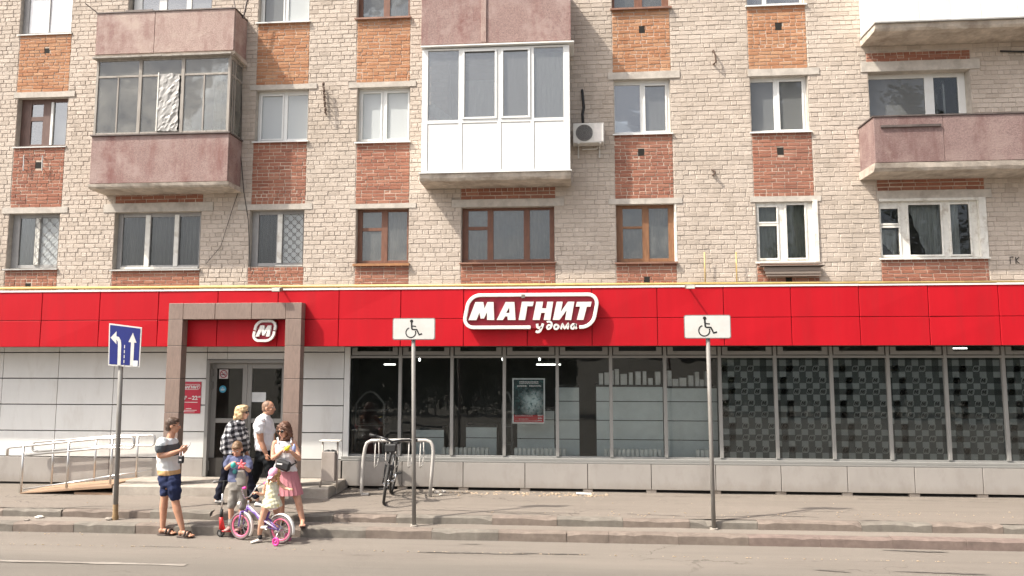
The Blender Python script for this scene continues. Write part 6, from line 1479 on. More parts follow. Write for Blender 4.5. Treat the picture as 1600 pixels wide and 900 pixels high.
for px, py, s, lab in ((171, 812, .05, 'grey rubble chunk beside the blue sign pole on the kerb step'), (42, 813, .035, 'dull rubble lump lying far left on the kerb step'), (62, 809, .05, 'flat grey rubble piece on the kerb step at left'), (803, 771, .03, 'small lump of rubble under the window plinth')):
    p = atZ(px, py, .14 if py > 800 else .265); stone((p.x, p.y, p.z + s * .3), (s * 1.5, s, s * .45), int(px), M_ROCK if px == 62 else M('grey_rubble', (.25, .22, .19), .95, var=.2), lab, 'bits of rubble')
p = atZ(912, 773.5, .27); mb = MB(); mb.box(p.x - .13, p.x + .14, p.y - .03, p.y + .05, .28, .305); mb.xform(Matrix.Translation((p.x, p.y, .29)) @ Matrix.Rotation(.12, 4, 'Z') @ Matrix.Rotation(.05, 4, 'Y') @ Matrix.Translation((-p.x, -p.y, -.29))); mb.build('plastic_strip', M_PVC, None, 'white plastic strip lying at the foot of the grey plinth', 'rubbish', bev=.006)
mb = MB(); r = random.Random(4)      # spilt dirt along the plinth
for i in range(170):
    px = r.uniform(700, 950); p = atZ(px, 770 + r.gauss(0, 1.6) + (px - 700) * .02, .268); s = r.uniform(.006, .022); mb.ellipsoid((p.x, min(p.y, 13.26), .27 + s * .3), (s * 1.6, s * 1.2, s * .7), 5, 3)
for i in range(420):
    px = r.uniform(0, 1600); p = atZ(px, r.choice((r.uniform(812, 822), r.uniform(774, 800), 835 + px * .018)), .137); 
    s = r.uniform(.004, .012); z = .265 if p.y > 11.4 else (.138 if p.y > 11.0 else .004); mb.ellipsoid((p.x, p.y, z + s * .3), (s * 1.5, s, s * .6), 5, 3)
mb.build('grit', M_RUB, None, 'scattered dirt and grit along the plinth and kerbs', 'grit', kind='stuff')
# ================================================================== trees across the street, mirrored in the panes
M_BARK = M('bark', (.12, .1, .08), .95, var=.3, scale=8, stretch=(3, 3, .7), bmp=.01, bscale=25)
def leaf_mat(name, c):
    mt, nt, bs = newmat(name); at = nt.nodes.new('ShaderNodeAttribute'); at.attribute_name = 'rnd'
    nt.links.new(_ramp(nt, at.outputs['Fac'], 0, 1, tuple(x * .6 for x in c), tuple(x * 1.5 for x in c)), bs.inputs['Base Color']); bs.inputs['Roughness'].default_value = .7; return mt
M_LEAF = leaf_mat('tree_leaf', (.06, .075, .04))
def tree(x, y, h, w, z0c, seed, lab, n=5200):
    r = np.random.RandomState(seed); t = thing('tree', (x, y, 0), lab, 'tree', 'trees across the street')
    mb = MB(); rr = random.Random(seed); mb.tube([(x, y, -.05), (x + .1, y, h * .3), (x - .05, y + .1, h * .6), (x, y, h * .92)], [.26, .2, .12, .03], 9); C_ = []
    for i in range(26):
        z = z0c + (h - z0c) * (i + .5) / 26; a = rr.uniform(0, 6.28); L = w * (1 - .75 * abs((z - z0c) / (h - z0c) - .35)) * rr.uniform(.6, 1); e = Vector((x + L * math.cos(a), y + L * math.sin(a), z + L * .7)); mb.tube([(x, y, z - .2), ((x + e.x) / 2, (y + e.y) / 2, z + L * .25), e], [.06, .04, .012], 5); C_ += [e, (e + Vector((x, y, z))) / 2]
    mb.build('trunk', M_BARK, t, smooth=True)
    c = np.array([C_[i] for i in r.randint(0, len(C_), n)]) + r.normal(0, 1, (n, 3)) * np.array([w * .2, w * .2, .5])
    d = r.normal(0, 1, (n, 3)); d /= np.linalg.norm(d, axis=1)[:, None]; u = np.cross(d, r.normal(0, 1, (n, 3))); u /= np.linalg.norm(u, axis=1)[:, None]; s = r.uniform(.09, .2, (n, 1))
    V = np.stack([c - d * s, c + u * s * .55, c + d * s, c - u * s * .55], 1).reshape(-1, 3) - np.array([x, y, 0])
    me = bpy.data.meshes.new('crown'); me.from_pydata(V.tolist(), [], np.arange(4 * n).reshape(-1, 4).tolist()); me.materials.append(M_LEAF); set_rnd(me, r.uniform(0, 1, n).tolist()); me.update()
    o = bpy.data.objects.new('crown', me); COL.objects.link(o); o.parent = t
for a in ((12.4, -9, 17.5, 1.5, 3, 1, 'tall slim tree mirrored in the small upper right windows'), (19.5, -9.5, 17, 2.0, 3, 2, 'tall tree mirrored in the balcony window')): tree(*a)
def added_hedge(x0, x1, y, h, seed, lab, n=26000):  # unseen foliage added to darken reflections in the shop glass
    r = np.random.RandomState(seed); t = thing('added_hedge', ((x0 + x1) / 2, y, 0), lab, 'added_hedge', 'hedges added to darken reflections'); o = np.array([(x0 + x1) / 2, y, 0])
    mb = MB()
    for x in np.arange(x0 + .4, x1, .8): mb.tube([(x, y, -.05), (x + .1, y + .05, h * .5), (x - .1, y, h * .9)], [.05, .035, .015], 5)
    mb.build('stems', M_BARK, t, kind='stuff')
    c = np.stack([r.uniform(x0, x1, n), y + r.normal(0, .38, n), h * np.sqrt(r.uniform(0, 1, n)) * (1 + .06 * np.sin(r.uniform(x0, x1, n) * 2))], 1); c[:, 2] *= 1 + .07 * np.sin(c[:, 0] * 1.9) + .05 * np.sin(c[:, 0] * 4.7)
    d = r.normal(0, 1, (n, 3)); d /= np.linalg.norm(d, axis=1)[:, None]; u = np.cross(d, r.normal(0, 1, (n, 3))); u /= np.linalg.norm(u, axis=1)[:, None]; s = r.uniform(.08, .17, (n, 1))
    V = np.stack([c - d * s, c + u * s * .6, c + d * s, c - u * s * .6], 1).reshape(-1, 3) - o
    me = bpy.data.meshes.new('foliage'); me.from_pydata(V.tolist(), [], np.arange(4 * n).reshape(-1, 4).tolist()); me.materials.append(M_LEAF); set_rnd(me, r.uniform(0, 1, n).tolist()); me.update()
    ob = bpy.data.objects.new('foliage', me); COL.objects.link(ob); ob.parent = t; ob['kind'] = 'stuff'
added_hedge(-14, .3, -7.6, 3.2, 11, 'unseen hedgerow added to darken reflections in the shop door and windows')
added_hedge(7.2, 22, -7.6, 3.2, 12, 'unseen hedgerow added to darken reflections in the film covered windows')
# ================================================================== people
def skin_mat(name, c):
    mt, nt, bs = newmat(name); MATS[name] = mt
    n = _noise(nt, _vec(nt), 25, 4); nt.links.new(_ramp(nt, n, .3, .7, tuple(x * .88 for x in c), tuple(min(1, x * 1.1) for x in c)), bs.inputs['Base Color'])
    bs.inputs['Roughness'].default_value = .5; bs.inputs['Subsurface Weight'].default_value = .08; bs.inputs['Subsurface Radius'].default_value = (.02, .008, .004); return mt
M_SKIN = skin_mat('skin_tanned', (.50, .26, .165)); M_SKINL = skin_mat('skin_fair', (.56, .31, .21))
def cloth(name, c, rough=.85, bmp=.0015): return M(name, c, rough, var=.12, scale=7, bmp=bmp, bscale=160, spec=.2)
def striped(name, bands, soft=False):
    """Cloth in level bands: list of (height below which, colour)."""
    mt, nt, bs = newmat(name); p = nt.nodes.new('ShaderNodeNewGeometry'); s = nt.nodes.new('ShaderNodeSeparateXYZ'); nt.links.new(p.outputs['Position'], s.inputs[0])
    z = _math(nt, 'ADD', s.outputs[2], _math(nt, 'MULTIPLY', s.outputs[0], bands[0][2] if len(bands[0]) > 2 else 0))
    c = bands[0][1]
    for zz, col, *_ in bands[1:]: c = _mix(nt, _math(nt, 'GREATER_THAN', z, zz), c, col)
    n = _noise(nt, _vec(nt), 9, 4); c = _mix(nt, _math(nt, 'MULTIPLY', n, .25), c, (.3, .3, .3)); nt.links.new(c, bs.inputs['Base Color']); bs.inputs['Roughness'].default_value = .9; bs.inputs['Specular IOR Level'].default_value = .2; return mt
def checked(name, a, b, per):
    mt, nt, bs = newmat(name); mp = _vec(nt, (1 / per, 1 / per, 1 / per)); rt = nt.nodes.new('ShaderNodeMapping'); rt.inputs['Rotation'].default_value = (0, .16, 0); nt.links.new(mp, rt.inputs['Vector'])
    w = nt.nodes.new('ShaderNodeTexNoise'); w.inputs['Scale'].default_value = .5; nt.links.new(rt.outputs[0], w.inputs['Vector'])
    ad = nt.nodes.new('ShaderNodeVectorMath'); ad.operation = 'MULTIPLY_ADD'; nt.links.new(w.outputs['Color'], ad.inputs[0]); ad.inputs[1].default_value = (1.2, 0, 1.2); nt.links.new(rt.outputs[0], ad.inputs[2])
    s = nt.nodes.new('ShaderNodeSeparateXYZ'); nt.links.new(ad.outputs[0], s.inputs[0])
    fx = _math(nt, 'LESS_THAN', _math(nt, 'FRACT', s.outputs[0]), .5); fz = _math(nt, 'LESS_THAN', _math(nt, 'FRACT', s.outputs[2]), .5)
    c = _mix(nt, fx, a, (.16, .16, .17)); c2 = _mix(nt, fx, (.16, .16, .17), b); c = _mix(nt, fz, c, c2); nt.links.new(c, bs.inputs['Base Color']); bs.inputs['Roughness'].default_value = .9; return mt
def hair_mat(name, c):
    mt, nt, bs = newmat(name); n = _noise(nt, _vec(nt, (70, 70, 6)), 2, 4, .7); c_ = _ramp(nt, n, .3, .7, tuple(x * .55 for x in c), tuple(min(1, x * 1.5) for x in c)); nt.links.new(c_, bs.inputs['Base Color']); bs.inputs['Roughness'].default_value = .55; bump(nt, bs, n, .003); return mt
def remesh(mb, name, mat, parent, vox=.007, smooth=2, wrinkle=0.0, wscale=14, subd=False, kind=None, post=None):
    """Fuse overlapping closed shapes into one continuous skin."""
    me = bpy.data.meshes.new('tmp'); me.from_pydata(mb.v, [], mb.f); me.update(); o = bpy.data.objects.new('tmp', me); COL.objects.link(o)
    bm = bmesh.new(); bm.from_mesh(me); bmesh.ops.recalc_face_normals(bm, faces=bm.faces); bm.to_mesh(me); bm.free()
    r = o.modifiers.new('r', 'REMESH'); r.mode = 'VOXEL'; r.voxel_size = vox; r.use_smooth_shade = True
    if smooth: s = o.modifiers.new('s', 'SMOOTH'); s.iterations = smooth; s.factor = .5
    dg = bpy.context.evaluated_depsgraph_get(); m2 = bpy.data.meshes.new_from_object(o.evaluated_get(dg)); bpy.data.objects.remove(o); bpy.data.meshes.remove(me)
    n = len(m2.vertices); co = np.empty(n * 3); m2.vertices.foreach_get('co', co); co = co.reshape(-1, 3)
    if wrinkle:
        no = np.empty(n * 3); m2.vertices.foreach_get('normal', no); no = no.reshape(-1, 3)
        x, y, z = co[:, 0] * wscale, co[:, 1] * wscale, co[:, 2] * wscale
        f = np.sin(x * 1.7 + z * 2.9 + 1) + .7 * np.sin(z * 4.3 - x * 2.2 + y * 2) + .5 * np.sin(x * 5.1 + y * 4.7 + z * 1.3); co += no * (f * wrinkle)[:, None]
    if post: co = post(co)
    o0 = origin_of(parent); co -= np.array(o0); m2.vertices.foreach_set('co', co.ravel()); m2.materials.clear(); m2.materials.append(mat); m2.update(); m2.name = name
    ob = bpy.data.objects.new(name, m2); COL.objects.link(ob); ob.parent = parent; ORG[ob] = o0; m2.polygons.foreach_set('use_smooth', [True] * len(m2.polygons))
    if kind: ob['kind'] = kind
    return ob
class Fig:
    """A person measured from the photograph: joints as pixels plus a step in depth."""
    def __init__(s, Y, label, foot, sc=1.0):
        s.Y = Y; b = atY(*foot[:2], Y); s.root = thing('person', (b.x, Y, foot[2]), label, 'person'); s.k = sc
    def p(s, px, py, dy=0.0): return atY(px, py, s.Y + dy)
def limb(mb, pts, rad, n=10):
    mb.tube(pts, rad, n)
    for q, r in ((pts[0], rad[0]), (pts[-1], rad[-1])): mb.ellipsoid(q, (r, r, r), n, 6)
def smooth_path(P, R_, k=4):
    o = []; rr = []
    for i in range(len(P) - 1):
        p0 = P[max(0, i - 1)]; p1 = P[i]; p2 = P[i + 1]; p3 = P[min(len(P) - 1, i + 2)]
        for j in range(k):
            t = j / k; o.append(.5 * ((2 * p1) + (p2 - p0) * t + (2 * p0 - 5 * p1 + 4 * p2 - p3) * t * t + (3 * p1 - p0 - 3 * p2 + p3) * t ** 3)); rr.append(R_[i] + (R_[i + 1] - R_[i]) * t)
    return o + [P[-1]], rr + [R_[-1]]
def slim(mb, P, R_, n=12):
    a, b = smooth_path(P, R_); limb(mb, a, b, n)
def loft(mb, rings, n=20, rot=0.0, open_=False):
    """rings: (centre, rx, ry); closed stack of level ellipses."""
    vs = []; c, s_ = math.cos(rot), math.sin(rot)
    for q, rx, ry in rings:
        for j in range(n):
            a = 2 * math.pi * j / n; x, y = rx * math.cos(a), ry * math.sin(a); vs.append((q.x + x * c - y * s_, q.y + x * s_ + y * c, q.z))
    k = len(rings); fs = [(i * n + j, i * n + (j + 1) % n, (i + 1) * n + (j + 1) % n, (i + 1) * n + j) for i in range(k - 1) for j in range(n)]
    fs += [tuple(range(n))[::-1], tuple((k - 1) * n + j for j in range(n))]; mb.add(vs, fs)
def hand(mb, wrist, d, nrm, s=1.0, curl=.6, thumb=1):
    d = Vector(d).normalized(); nrm = Vector(nrm); nrm = (nrm - d * nrm.dot(d)).normalized(); sd_ = d.cross(nrm)
    limb(mb, [wrist, wrist + d * .03 * s], [.026 * s, .026 * s], 8)
    for k in (-.5, .5): limb(mb, [wrist + d * .025 * s + sd_ * .014 * k * 2 * s, wrist + d * .085 * s + sd_ * .02 * k * 2 * s], [.018 * s, .015 * s], 8)
    for off, L in ((-.03, .062), (-.0105, .076), (.0105, .071), (.03, .055)):
        a = wrist + d * .085 * s + sd_ * off * s; b = a + (d * math.cos(curl * .6) + nrm * math.sin(curl * .6)) * L * .5 * s; c = b + (d * math.cos(curl * 1.7) + nrm * math.sin(curl * 1.7)) * L * .5 * s
        limb(mb, [a, b, c], [.0098 * s, .0088 * s, .0076 * s], 7)
    t = sd_ * thumb; a = wrist + d * .03 * s - t * .024 * s; limb(mb, [a, a + (d * .6 - t * .6 + nrm * .4) * .035 * s, a + (d * .95 - t * .3 + nrm * .6) * .06 * s], [.013 * s, .0105 * s, .0085 * s], 7)
def head(mb, c, face, s=1.0, tilt=0.0, female=False):
    """Skull, jaw, nose, ears, brow and lips; face is the level direction the person looks in, tilt is how far the chin drops."""
    f = Vector(face).normalized(); u = Vector((0, 0, 1)); f2 = (f * math.cos(tilt) - u * math.sin(tilt)); u2 = (u * math.cos(tilt) + f * math.sin(tilt)); l = u2.cross(f2)
    rot = Matrix((f2, l, u2)).transposed()
    E_ = lambda o, r: mb.ellipsoid(c + rot @ Vector(o) * s, tuple(x * s for x in r), 14, 10, rot)
    E_((-.012, 0, .025), (.098, .076, .092)); E_((.028, 0, -.035), (.062, .060, .078)); E_((.045, 0, -.078), (.038, .036, .032))
    mb.tube([c + rot @ Vector(v) * s for v in ((.088, 0, .012), (.104, 0, -.012), (.108, 0, -.027), (.090, 0, -.036))], [.009 * s, .012 * s, .016 * s, .008 * s], 8)
    for k in (-1, 1): E_((-.01, .076 * k, -.01), (.022, .010, .032)); E_((.072, .03 * k, .026), (.016, .022, .008)); E_((.060, .042 * k, -.022), (.02, .02, .02))
    E_((.084, 0, -.058), (.010, .022, .006)); E_((.083, 0, -.067), (.010, .018, .006)); return rot, f2, u2, l
def face_bits(F, c, rot, s, lip=(.36, .11, .1), brow=(.08, .05, .035), shades=False):
    E = lambda name, mat, *items: (lambda mb: ([mb.ellipsoid(c + rot @ Vector(o) * s, tuple(x * s for x in r), 9, 6, rot) for o, r in items], mb.build(name, mat, F.root, smooth=True)))(MB())
    E('mouth', M('lips', (.36, .13, .11), .5), ((.0905, 0, -.062), (.006, .024, .0075)))
    E('eyebrow', M('brow_hair', brow, .8), ((.089, .031, .036), (.005, .017, .0032)), ((.088, -.031, .036), (.005, .017, .0032)))
    if shades:
        mb = MB()
        for k in (-1, 1): mb.ellipsoid(c + rot @ Vector((.092, .033 * k, .012)) * s, (.012 * s, .031 * s, .024 * s), 10, 8, rot); mb.tube([c + rot @ Vector((.088, .06 * k, .018)) * s, c + rot @ Vector((.0, .082 * k, .016)) * s], .004 * s, 5)
        mb.tube([c + rot @ Vector((.1, -.01, .018)) * s, c + rot @ Vector((.1, .01, .018)) * s], .004 * s, 5); mb.build('sunglasses', M('dark_lens', (.015, .012, .012), .15), F.root, smooth=True)
    else: 
        E('eye', M('eye_white', (.6, .58, .55), .3), ((.0815, .031, .016), (.009, .014, .008)), ((.0815, -.031, .016), (.009, .014, .008))); E('iris', M('iris_dark', (.03, .02, .015), .3), ((.0885, .031, .016), (.004, .0048, .005)), ((.0885, -.031, .016), (.004, .0048, .005)))
def shoe(mb, heel, toe, w=.045, h=.06):
    d = toe - heel; d.z = 0; L = d.length; d.normalize(); g = min(heel.z, toe.z)
    s_ = d.cross(Vector((0, 0, 1)))
    vs = []; n = 12; prof = ((0, .7, .8), (.12, .85, 1), (.35, .85, .95), (.6, 1.0, .7), (.85, .92, .52), (1.0, .55, .38))
    for t, ww, hh in prof:
        c = heel + d * L * t; c.z = g
        for j in range(n): a = 2 * math.pi * j / n; z = h * hh * (.5 + .5 * math.sin(a)); k = 1 if math.sin(a) < 0 else math.cos(a) ** 2 * .3 + .7; vs.append(c + s_ * (w * ww * math.cos(a) * (1.0 if z < .6 * h else .85)) + Vector((0, 0, z)))
    fs = [(i * n + j, i * n + (j + 1) % n, (i + 1) * n + (j + 1) % n, (i + 1) * n + j) for i in range(len(prof) - 1) for j in range(n)] + [tuple(range(n))[::-1], tuple((len(prof) - 1) * n + j for j in range(n))]
    mb.add(vs, fs)
def bare_foot(mb, ankle, toe, g, w=.042):
    d = toe - ankle; d.z = 0; L = d.length; d.normalize(); s_ = d.cross(Vector((0, 0, 1))); base = Vector((ankle.x, ankle.y, g))
    limb(mb, [ankle, base - d * .03 + Vector((0, 0, .04)), base - d * .035 + Vector((0, 0, .028))], [.036, .036, .028], 9)
    limb(mb, [base + Vector((0, 0, .055)), base + d * L * .5 + Vector((0, 0, .038)), base + d * L * .78 + Vector((0, 0, .024))], [.036, .034, .024], 9)
    for i, o in enumerate((-.032, -.016, 0, .016, .032)): limb(mb, [base + d * L * .72 + s_ * o + Vector((0, 0, .02)), base + d * (L * (1.0 - .02 * abs(i - 1))) + s_ * o * 1.1 + Vector((0, 0, .015))], [.0135, .0115], 7)
V3 = Vector
# ---------------------------------------------------------------- man looking at his phone
f = Fig(10.74, 'man in a striped tee and navy shorts reading a phone in the road', (275, 838, 0)); p = f.p
R0 = atZ(258, 836, 0); R1 = atZ(289, 839.5, 0)
dyr, dyf = R0.y - f.Y, R1.y - f.Y
mb = MB(); hc = p(270.5, 665)
rot, fd_, ud, ld = head(mb, hc, (1, .42, 0), 1.0, .10)
limb(mb, [p(265, 688), p(269, 675)], [.06, .052])
loft(mb, [(p(264, 688), .05, .10), (p(263, 694), .10, .17), (p(264, 708), .115, .165), (p(264, 725), .12, .15), (p(266, 742), .11, .14), (p(266, 752), .09, .12)])
slim(mb, [p(253.5, 692, -.17), p(251, 702, -.22), p(250, 712, -.21)], [.058, .052, .044]); slim(mb, [p(250, 712, -.21), p(264, 710, -.2), p(280, 704.5, -.13)], [.044, .043, .029])
slim(mb, [p(270, 692, .17), p(276, 706, .2), p(277, 711, .18)], [.055, .048, .043]); slim(mb, [p(277, 711, .18), p(284, 707, .1), p(288, 704.5, .02)], [.042, .036, .028])
hand(mb, p(280, 704.5, -.13), p(291, 700, -.09) - p(280, 704.5, -.13), (.2, .8, .5), 1.0, 1.2, -1); hand(mb, p(287, 704.5, .02), p(294, 700, -.02) - p(287, 704.5, .02), (0, -.7, .7), 1.0, .9, 1)
k0, k1 = p(257.5, 775, dyr), p(274, 781, dyf); a0, a1 = p(254.5, 823, dyr), p(285, 826, dyf)
slim(mb, [p(261, 748, .06), k0, k0 + (a0 - k0) * .35 + V3((-.008, 0, 0)), a0], [.07, .056, .058, .036]); slim(mb, [p(270, 748, -.07), k1, k1 + (a1 - k1) * .35 + V3((-.008, 0, 0)), a1], [.07, .058, .060, .036])
bare_foot(mb, V3((a0.x, a0.y, .09)), V3((a0.x + .205, a0.y - .02, 0)), .022); bare_foot(mb, V3((a1.x, a1.y, .09)), V3((a1.x + .19, a1.y - .05, 0)), .022)
remesh(mb, 'body', M_SKIN, f.root, .0065)
face_bits(f, hc, rot, 1.0)
mb = MB(); mb.ellipsoid(hc + rot @ V3((-.022, 0, .040)), (.103, .083, .090), 14, 10, rot); mb.ellipsoid(hc + rot @ V3((-.055, 0, -.01)), (.062, .072, .085), 12, 8, rot); mb.ellipsoid(hc + rot @ V3((.03, 0, .088)), (.05, .062, .026), 12, 8, rot); remesh(mb, 'hair', hair_mat('short_brown_hair', (.075, .042, .026)), f.root, .008, 1, .003, 60)
zs_ = [p(265, y).z for y in (741, 727, 709, 693)]
mt = striped('striped_tee', [(0, (.62, .37, .16), .06), (p(266, 733).z + .06 * hc.x, (.72, .72, .70)), (p(266, 711).z + .06 * hc.x, (.055, .065, .075)), (p(266, 693).z + .06 * hc.x, (.66, .71, .72))])
mb = MB(); loft(mb, [(p(265, 684.5), .075, .085), (p(263.5, 688.5), .10, .16), (p(262, 694), .125, .20), (p(262, 705), .14, .20), (p(262.5, 720), .148, .185), (p(263.5, 731), .15, .185), (p(264.5, 739.5), .152, .19), (p(264.5, 741), .145, .18)])
slim(mb, [p(254, 690.5, -.16), p(251.5, 696, -.215), p(250.5, 701, -.22)], [.078, .077, .074]); slim(mb, [p(270, 691, .16), p(274, 698, .2), p(276, 703, .2)], [.075, .074, .07]); remesh(mb, 'tee_shirt', mt, f.root, .008, 2, .0035)
mb = MB(); loft(mb, [(p(264.5, 737), .140, .175), (p(265, 748), .150, .185), (p(266, 757), .15, .18)]); slim(mb, [p(261.5, 752, .07), p(259.5, 762, .5 * dyr + .07), p(258.5, 768.5, dyr)], [.105, .092, .085]); slim(mb, [p(270, 752, -.07), p(272.5, 765, .5 * dyf - .06), p(273.5, 774.5, dyf)], [.112, .098, .088]); remesh(mb, 'shorts', cloth('navy_shorts', (.022, .030, .075)), f.root, .008, 2, .0045)
M_SAND = M('dark_leather', (.045, .028, .022), .6)
for a, dx, dy_ in ((a0, .215, -.02), (a1, .20, -.05)):
    mb = MB(); shoe(mb, V3((a.x - .07, a.y, .003)), V3((a.x + dx, a.y + dy_, .003)), .052, .022)
    for t in (.35, .6): c = V3((a.x + dx * t, a.y + dy_ * t, .03)); mb.tube([c + V3((0, .058 * math.cos(q), .058 * (1.2 - .3 * t) * math.sin(q))) for q in [math.pi * i / 8 for i in range(9)]], .016, 6)
    mb.build('sandal', M_SAND, f.root, smooth=True)
c = p(292.5, 698.5, -.04); mb = MB(); mb.box(-.006, .006, -.038, .038, -.075, .075); mb.xform(Matrix.Translation(c) @ Matrix.Rotation(.75, 4, 'Y') @ Matrix.Rotation(.5, 4, 'Z')); mb.build('phone', M('phone_back', (.35, .33, .33), .3), None, 'grey smartphone held up by the man in the striped tee', 'phone', bev=.004)
c = p(283, 717.5, -.16); pc = thing('pouch', (c.x, c.y, c.z - .06), 'small black pouch hanging on a strap from the wrist of the phone reading man', 'pouch')
mb = MB(); mb.box(c.x - .04, c.x + .04, c.y - .025, c.y + .025, c.z - .06, c.z + .055); mb.build('body', M('black_nylon', (.018, .018, .02), .6), pc, bev=.012)
mb = MB(); mb.tube([(c.x - .028, c.y, c.z + .05), p(281.5, 706, -.14)], .008, 6); mb.tube([(c.x + .028, c.y, c.z + .05), p(285, 705, -.12)], .008, 6); mb.build('strap', M('white_red_strap', (.7, .55, .54), .6), pc)
mb = MB(); mb.box(c.x - .018, c.x + .02, c.y - .0275, c.y - .0255, c.z - .015, c.z + .0); mb.build('tag', M_PRINT, pc)

# ---------------------------------------------------------------- blonde woman in a check shirt
gz_ = .262
f = Fig(11.78, 'blonde woman in sunglasses and a loose black and white check shirt, walking', (367, 786, gz_)); p = f.p
mb = MB(); hc = p(378.5, 645)
rot, fd_, ud, ld = head(mb, hc, (1, .02, 0), 1.0, .02)
limb(mb, [p(372, 668), p(376, 655)], [.055, .047])
loft(mb, [(p(370, 666), .06, .12), (p(369, 680), .10, .16), (p(367, 708), .12, .16), (p(366, 722), .12, .17)])
slim(mb, [p(362, 668, -.17), p(356, 690, -.2), p(356, 704, -.19)], [.05, .045, .04]); slim(mb, [p(356, 704, -.19), p(366, 712, -.2), p(378, 716, -.18)], [.04, .035, .027]); hand(mb, p(378, 716, -.18), (1, 0, -.3), (0, 1, .2), .92, .8)
slim(mb, [p(375, 668, .17), p(382, 690, .2), p(384, 705, .19)], [.05, .045, .04]); slim(mb, [p(384, 705, .19), p(388, 716, .17)], [.04, .027]); hand(mb, p(388, 716, .17), (.4, -.1, -1), (0, -1, 0), .92, .6)
limb(mb, [p(340, 776, .05), p(338.5, 782, .05)], [.035, .035]); limb(mb, [p(400, 772, -.05), p(402, 780, -.05)], [.035, .035]); remesh(mb, 'body', M_SKINL, f.root, .007)
face_bits(f, hc, rot, 1.0, shades=True)
mb = MB(); H_ = lambda o, r: mb.ellipsoid(hc + rot @ V3(o), r, 14, 10, rot)
H_((-.02, 0, .045), (.110, .090, .092)); H_((-.055, 0, -.02), (.078, .088, .105)); H_((-.075, 0, -.085), (.068, .085, .06)); H_((.04, 0, .095), (.055, .066, .034)); H_((-.10, 0, -.105), (.05, .07, .028)); H_((.01, .075, -.02), (.045, .022, .07)); H_((.0, -.078, -.03), (.048, .02, .075)); remesh(mb, 'hair', hair_mat('blonde_hair', (.50, .35, .19)), f.root, .008, 2, .003, 22)
mb = MB(); loft(mb, [(p(374, 655.5), .06, .07), (p(371.5, 660), .10, .15), (p(369.5, 668), .13, .20), (p(368, 682), .165, .215), (p(367, 697), .185, .225), (p(367, 705.5), .195, .23), (p(367, 707.5), .185, .22)])
slim(mb, [p(363, 664, -.15), p(356, 682, -.21), p(353, 697, -.21), p(354, 703, -.2)], [.08, .09, .092, .085]); slim(mb, [p(354, 702, -.2), p(362, 708, -.2)], [.08, .06]); slim(mb, [p(374, 664, .15), p(381, 682, .21), p(384, 700, .2)], [.08, .085, .08]); remesh(mb, 'shirt', checked('check_shirt', (.75, .75, .75), (.012, .012, .016), .088), f.root, .009, 2, .006, 11)
mb = MB(); loft(mb, [(p(366, 703), .13, .17), (p(364, 715), .14, .185), (p(363.5, 724), .13, .17)]); slim(mb, [p(358, 718, .08), p(352, 744, .08), p(345, 762, .06), p(341, 776, .05)], [.105, .08, .07, .066]); slim(mb, [p(369, 718, -.08), p(386, 745, -.08), p(393, 760, -.06), p(399.5, 774, -.05)], [.105, .082, .07, .062]); remesh(mb, 'trousers', cloth('dark_navy_trousers', (.014, .015, .026)), f.root, .009, 2, .005)
M_SHOEW = M('white_leather', (.72, .71, .68), .5)
for h_, t_, z in ((p(337, 784, .05), p(349.5, 786, .05), .03), (p(399, 782, -.05), p(413, 784, -.05), .0)):
    mb = MB(); shoe(mb, V3((h_.x, h_.y, gz_ + z)), V3((t_.x, t_.y, gz_ + z)), .045, .075); mb.build('shoe', M_SHOEW, f.root, smooth=True)
    mb = MB(); shoe(mb, V3((h_.x - .004, h_.y, gz_ + z - .002)), V3((t_.x + .004, t_.y, gz_ + z - .002)), .048, .018); mb.build('sole', M_BLK, f.root, smooth=True)

# ---------------------------------------------------------------- man in a white polo shirt
f = Fig(11.95, 'man with cropped hair in a white polo shirt and black trousers, walking', (405, 786, gz_)); p = f.p
mb = MB(); hc = p(420, 637.5)
rot, fd_, ud, ld = head(mb, hc, (1, .05, 0), 1.02, .02)
limb(mb, [p(413, 655), p(417, 645)], [.066, .060])
loft(mb, [(p(412, 655), .06, .13), (p(412, 668), .11, .18), (p(413, 690), .115, .165), (p(413, 708), .115, .16), (p(414, 716), .11, .16)])
slim(mb, [p(408, 661, -.2), p(406, 676, -.24), p(408, 690, -.23)], [.068, .06, .046]); slim(mb, [p(408, 690, -.23), p(412, 700, -.23), p(415.5, 708, -.22)], [.046, .044, .032]); hand(mb, p(415.5, 708, -.22), (.25, 0, -1), (.6, .7, 0), 1.08, .9, -1)
slim(mb, [p(418, 661, .2), p(424, 678, .24), p(426, 690, .23)], [.064, .056, .045]); slim(mb, [p(426, 690, .23), p(432, 708, .2)], [.045, .032]); hand(mb, p(432, 708, .2), (.3, 0, -1), (-1, 0, 0), 1.05, .8)
limb(mb, [p(387, 772, .05), p(385, 780, .05)], [.036, .036]); limb(mb, [p(428, 774, -.05), p(429, 782, -.05)], [.036, .036]); remesh(mb, 'body', M_SKIN, f.root, .007)
face_bits(f, hc, rot, 1.02)
mb = MB(); mb.ellipsoid(hc + rot @ V3((-.024, 0, .034)), (.096, .081, .090), 14, 10, rot); mb.ellipsoid(hc + rot @ V3((-.055, 0, -.015)), (.06, .070, .06), 12, 8, rot); remesh(mb, 'hair', hair_mat('cropped_hair', (.22, .13, .085)), f.root, .008, 1)
mb = MB(); loft(mb, [(p(414.5, 646.5), .068, .072), (p(413.5, 650), .082, .10), (p(412, 654), .115, .19), (p(411, 662), .14, .235), (p(412, 676), .15, .22), (p(413, 690), .145, .20), (p(413, 701), .15, .20), (p(413, 703), .14, .19)])
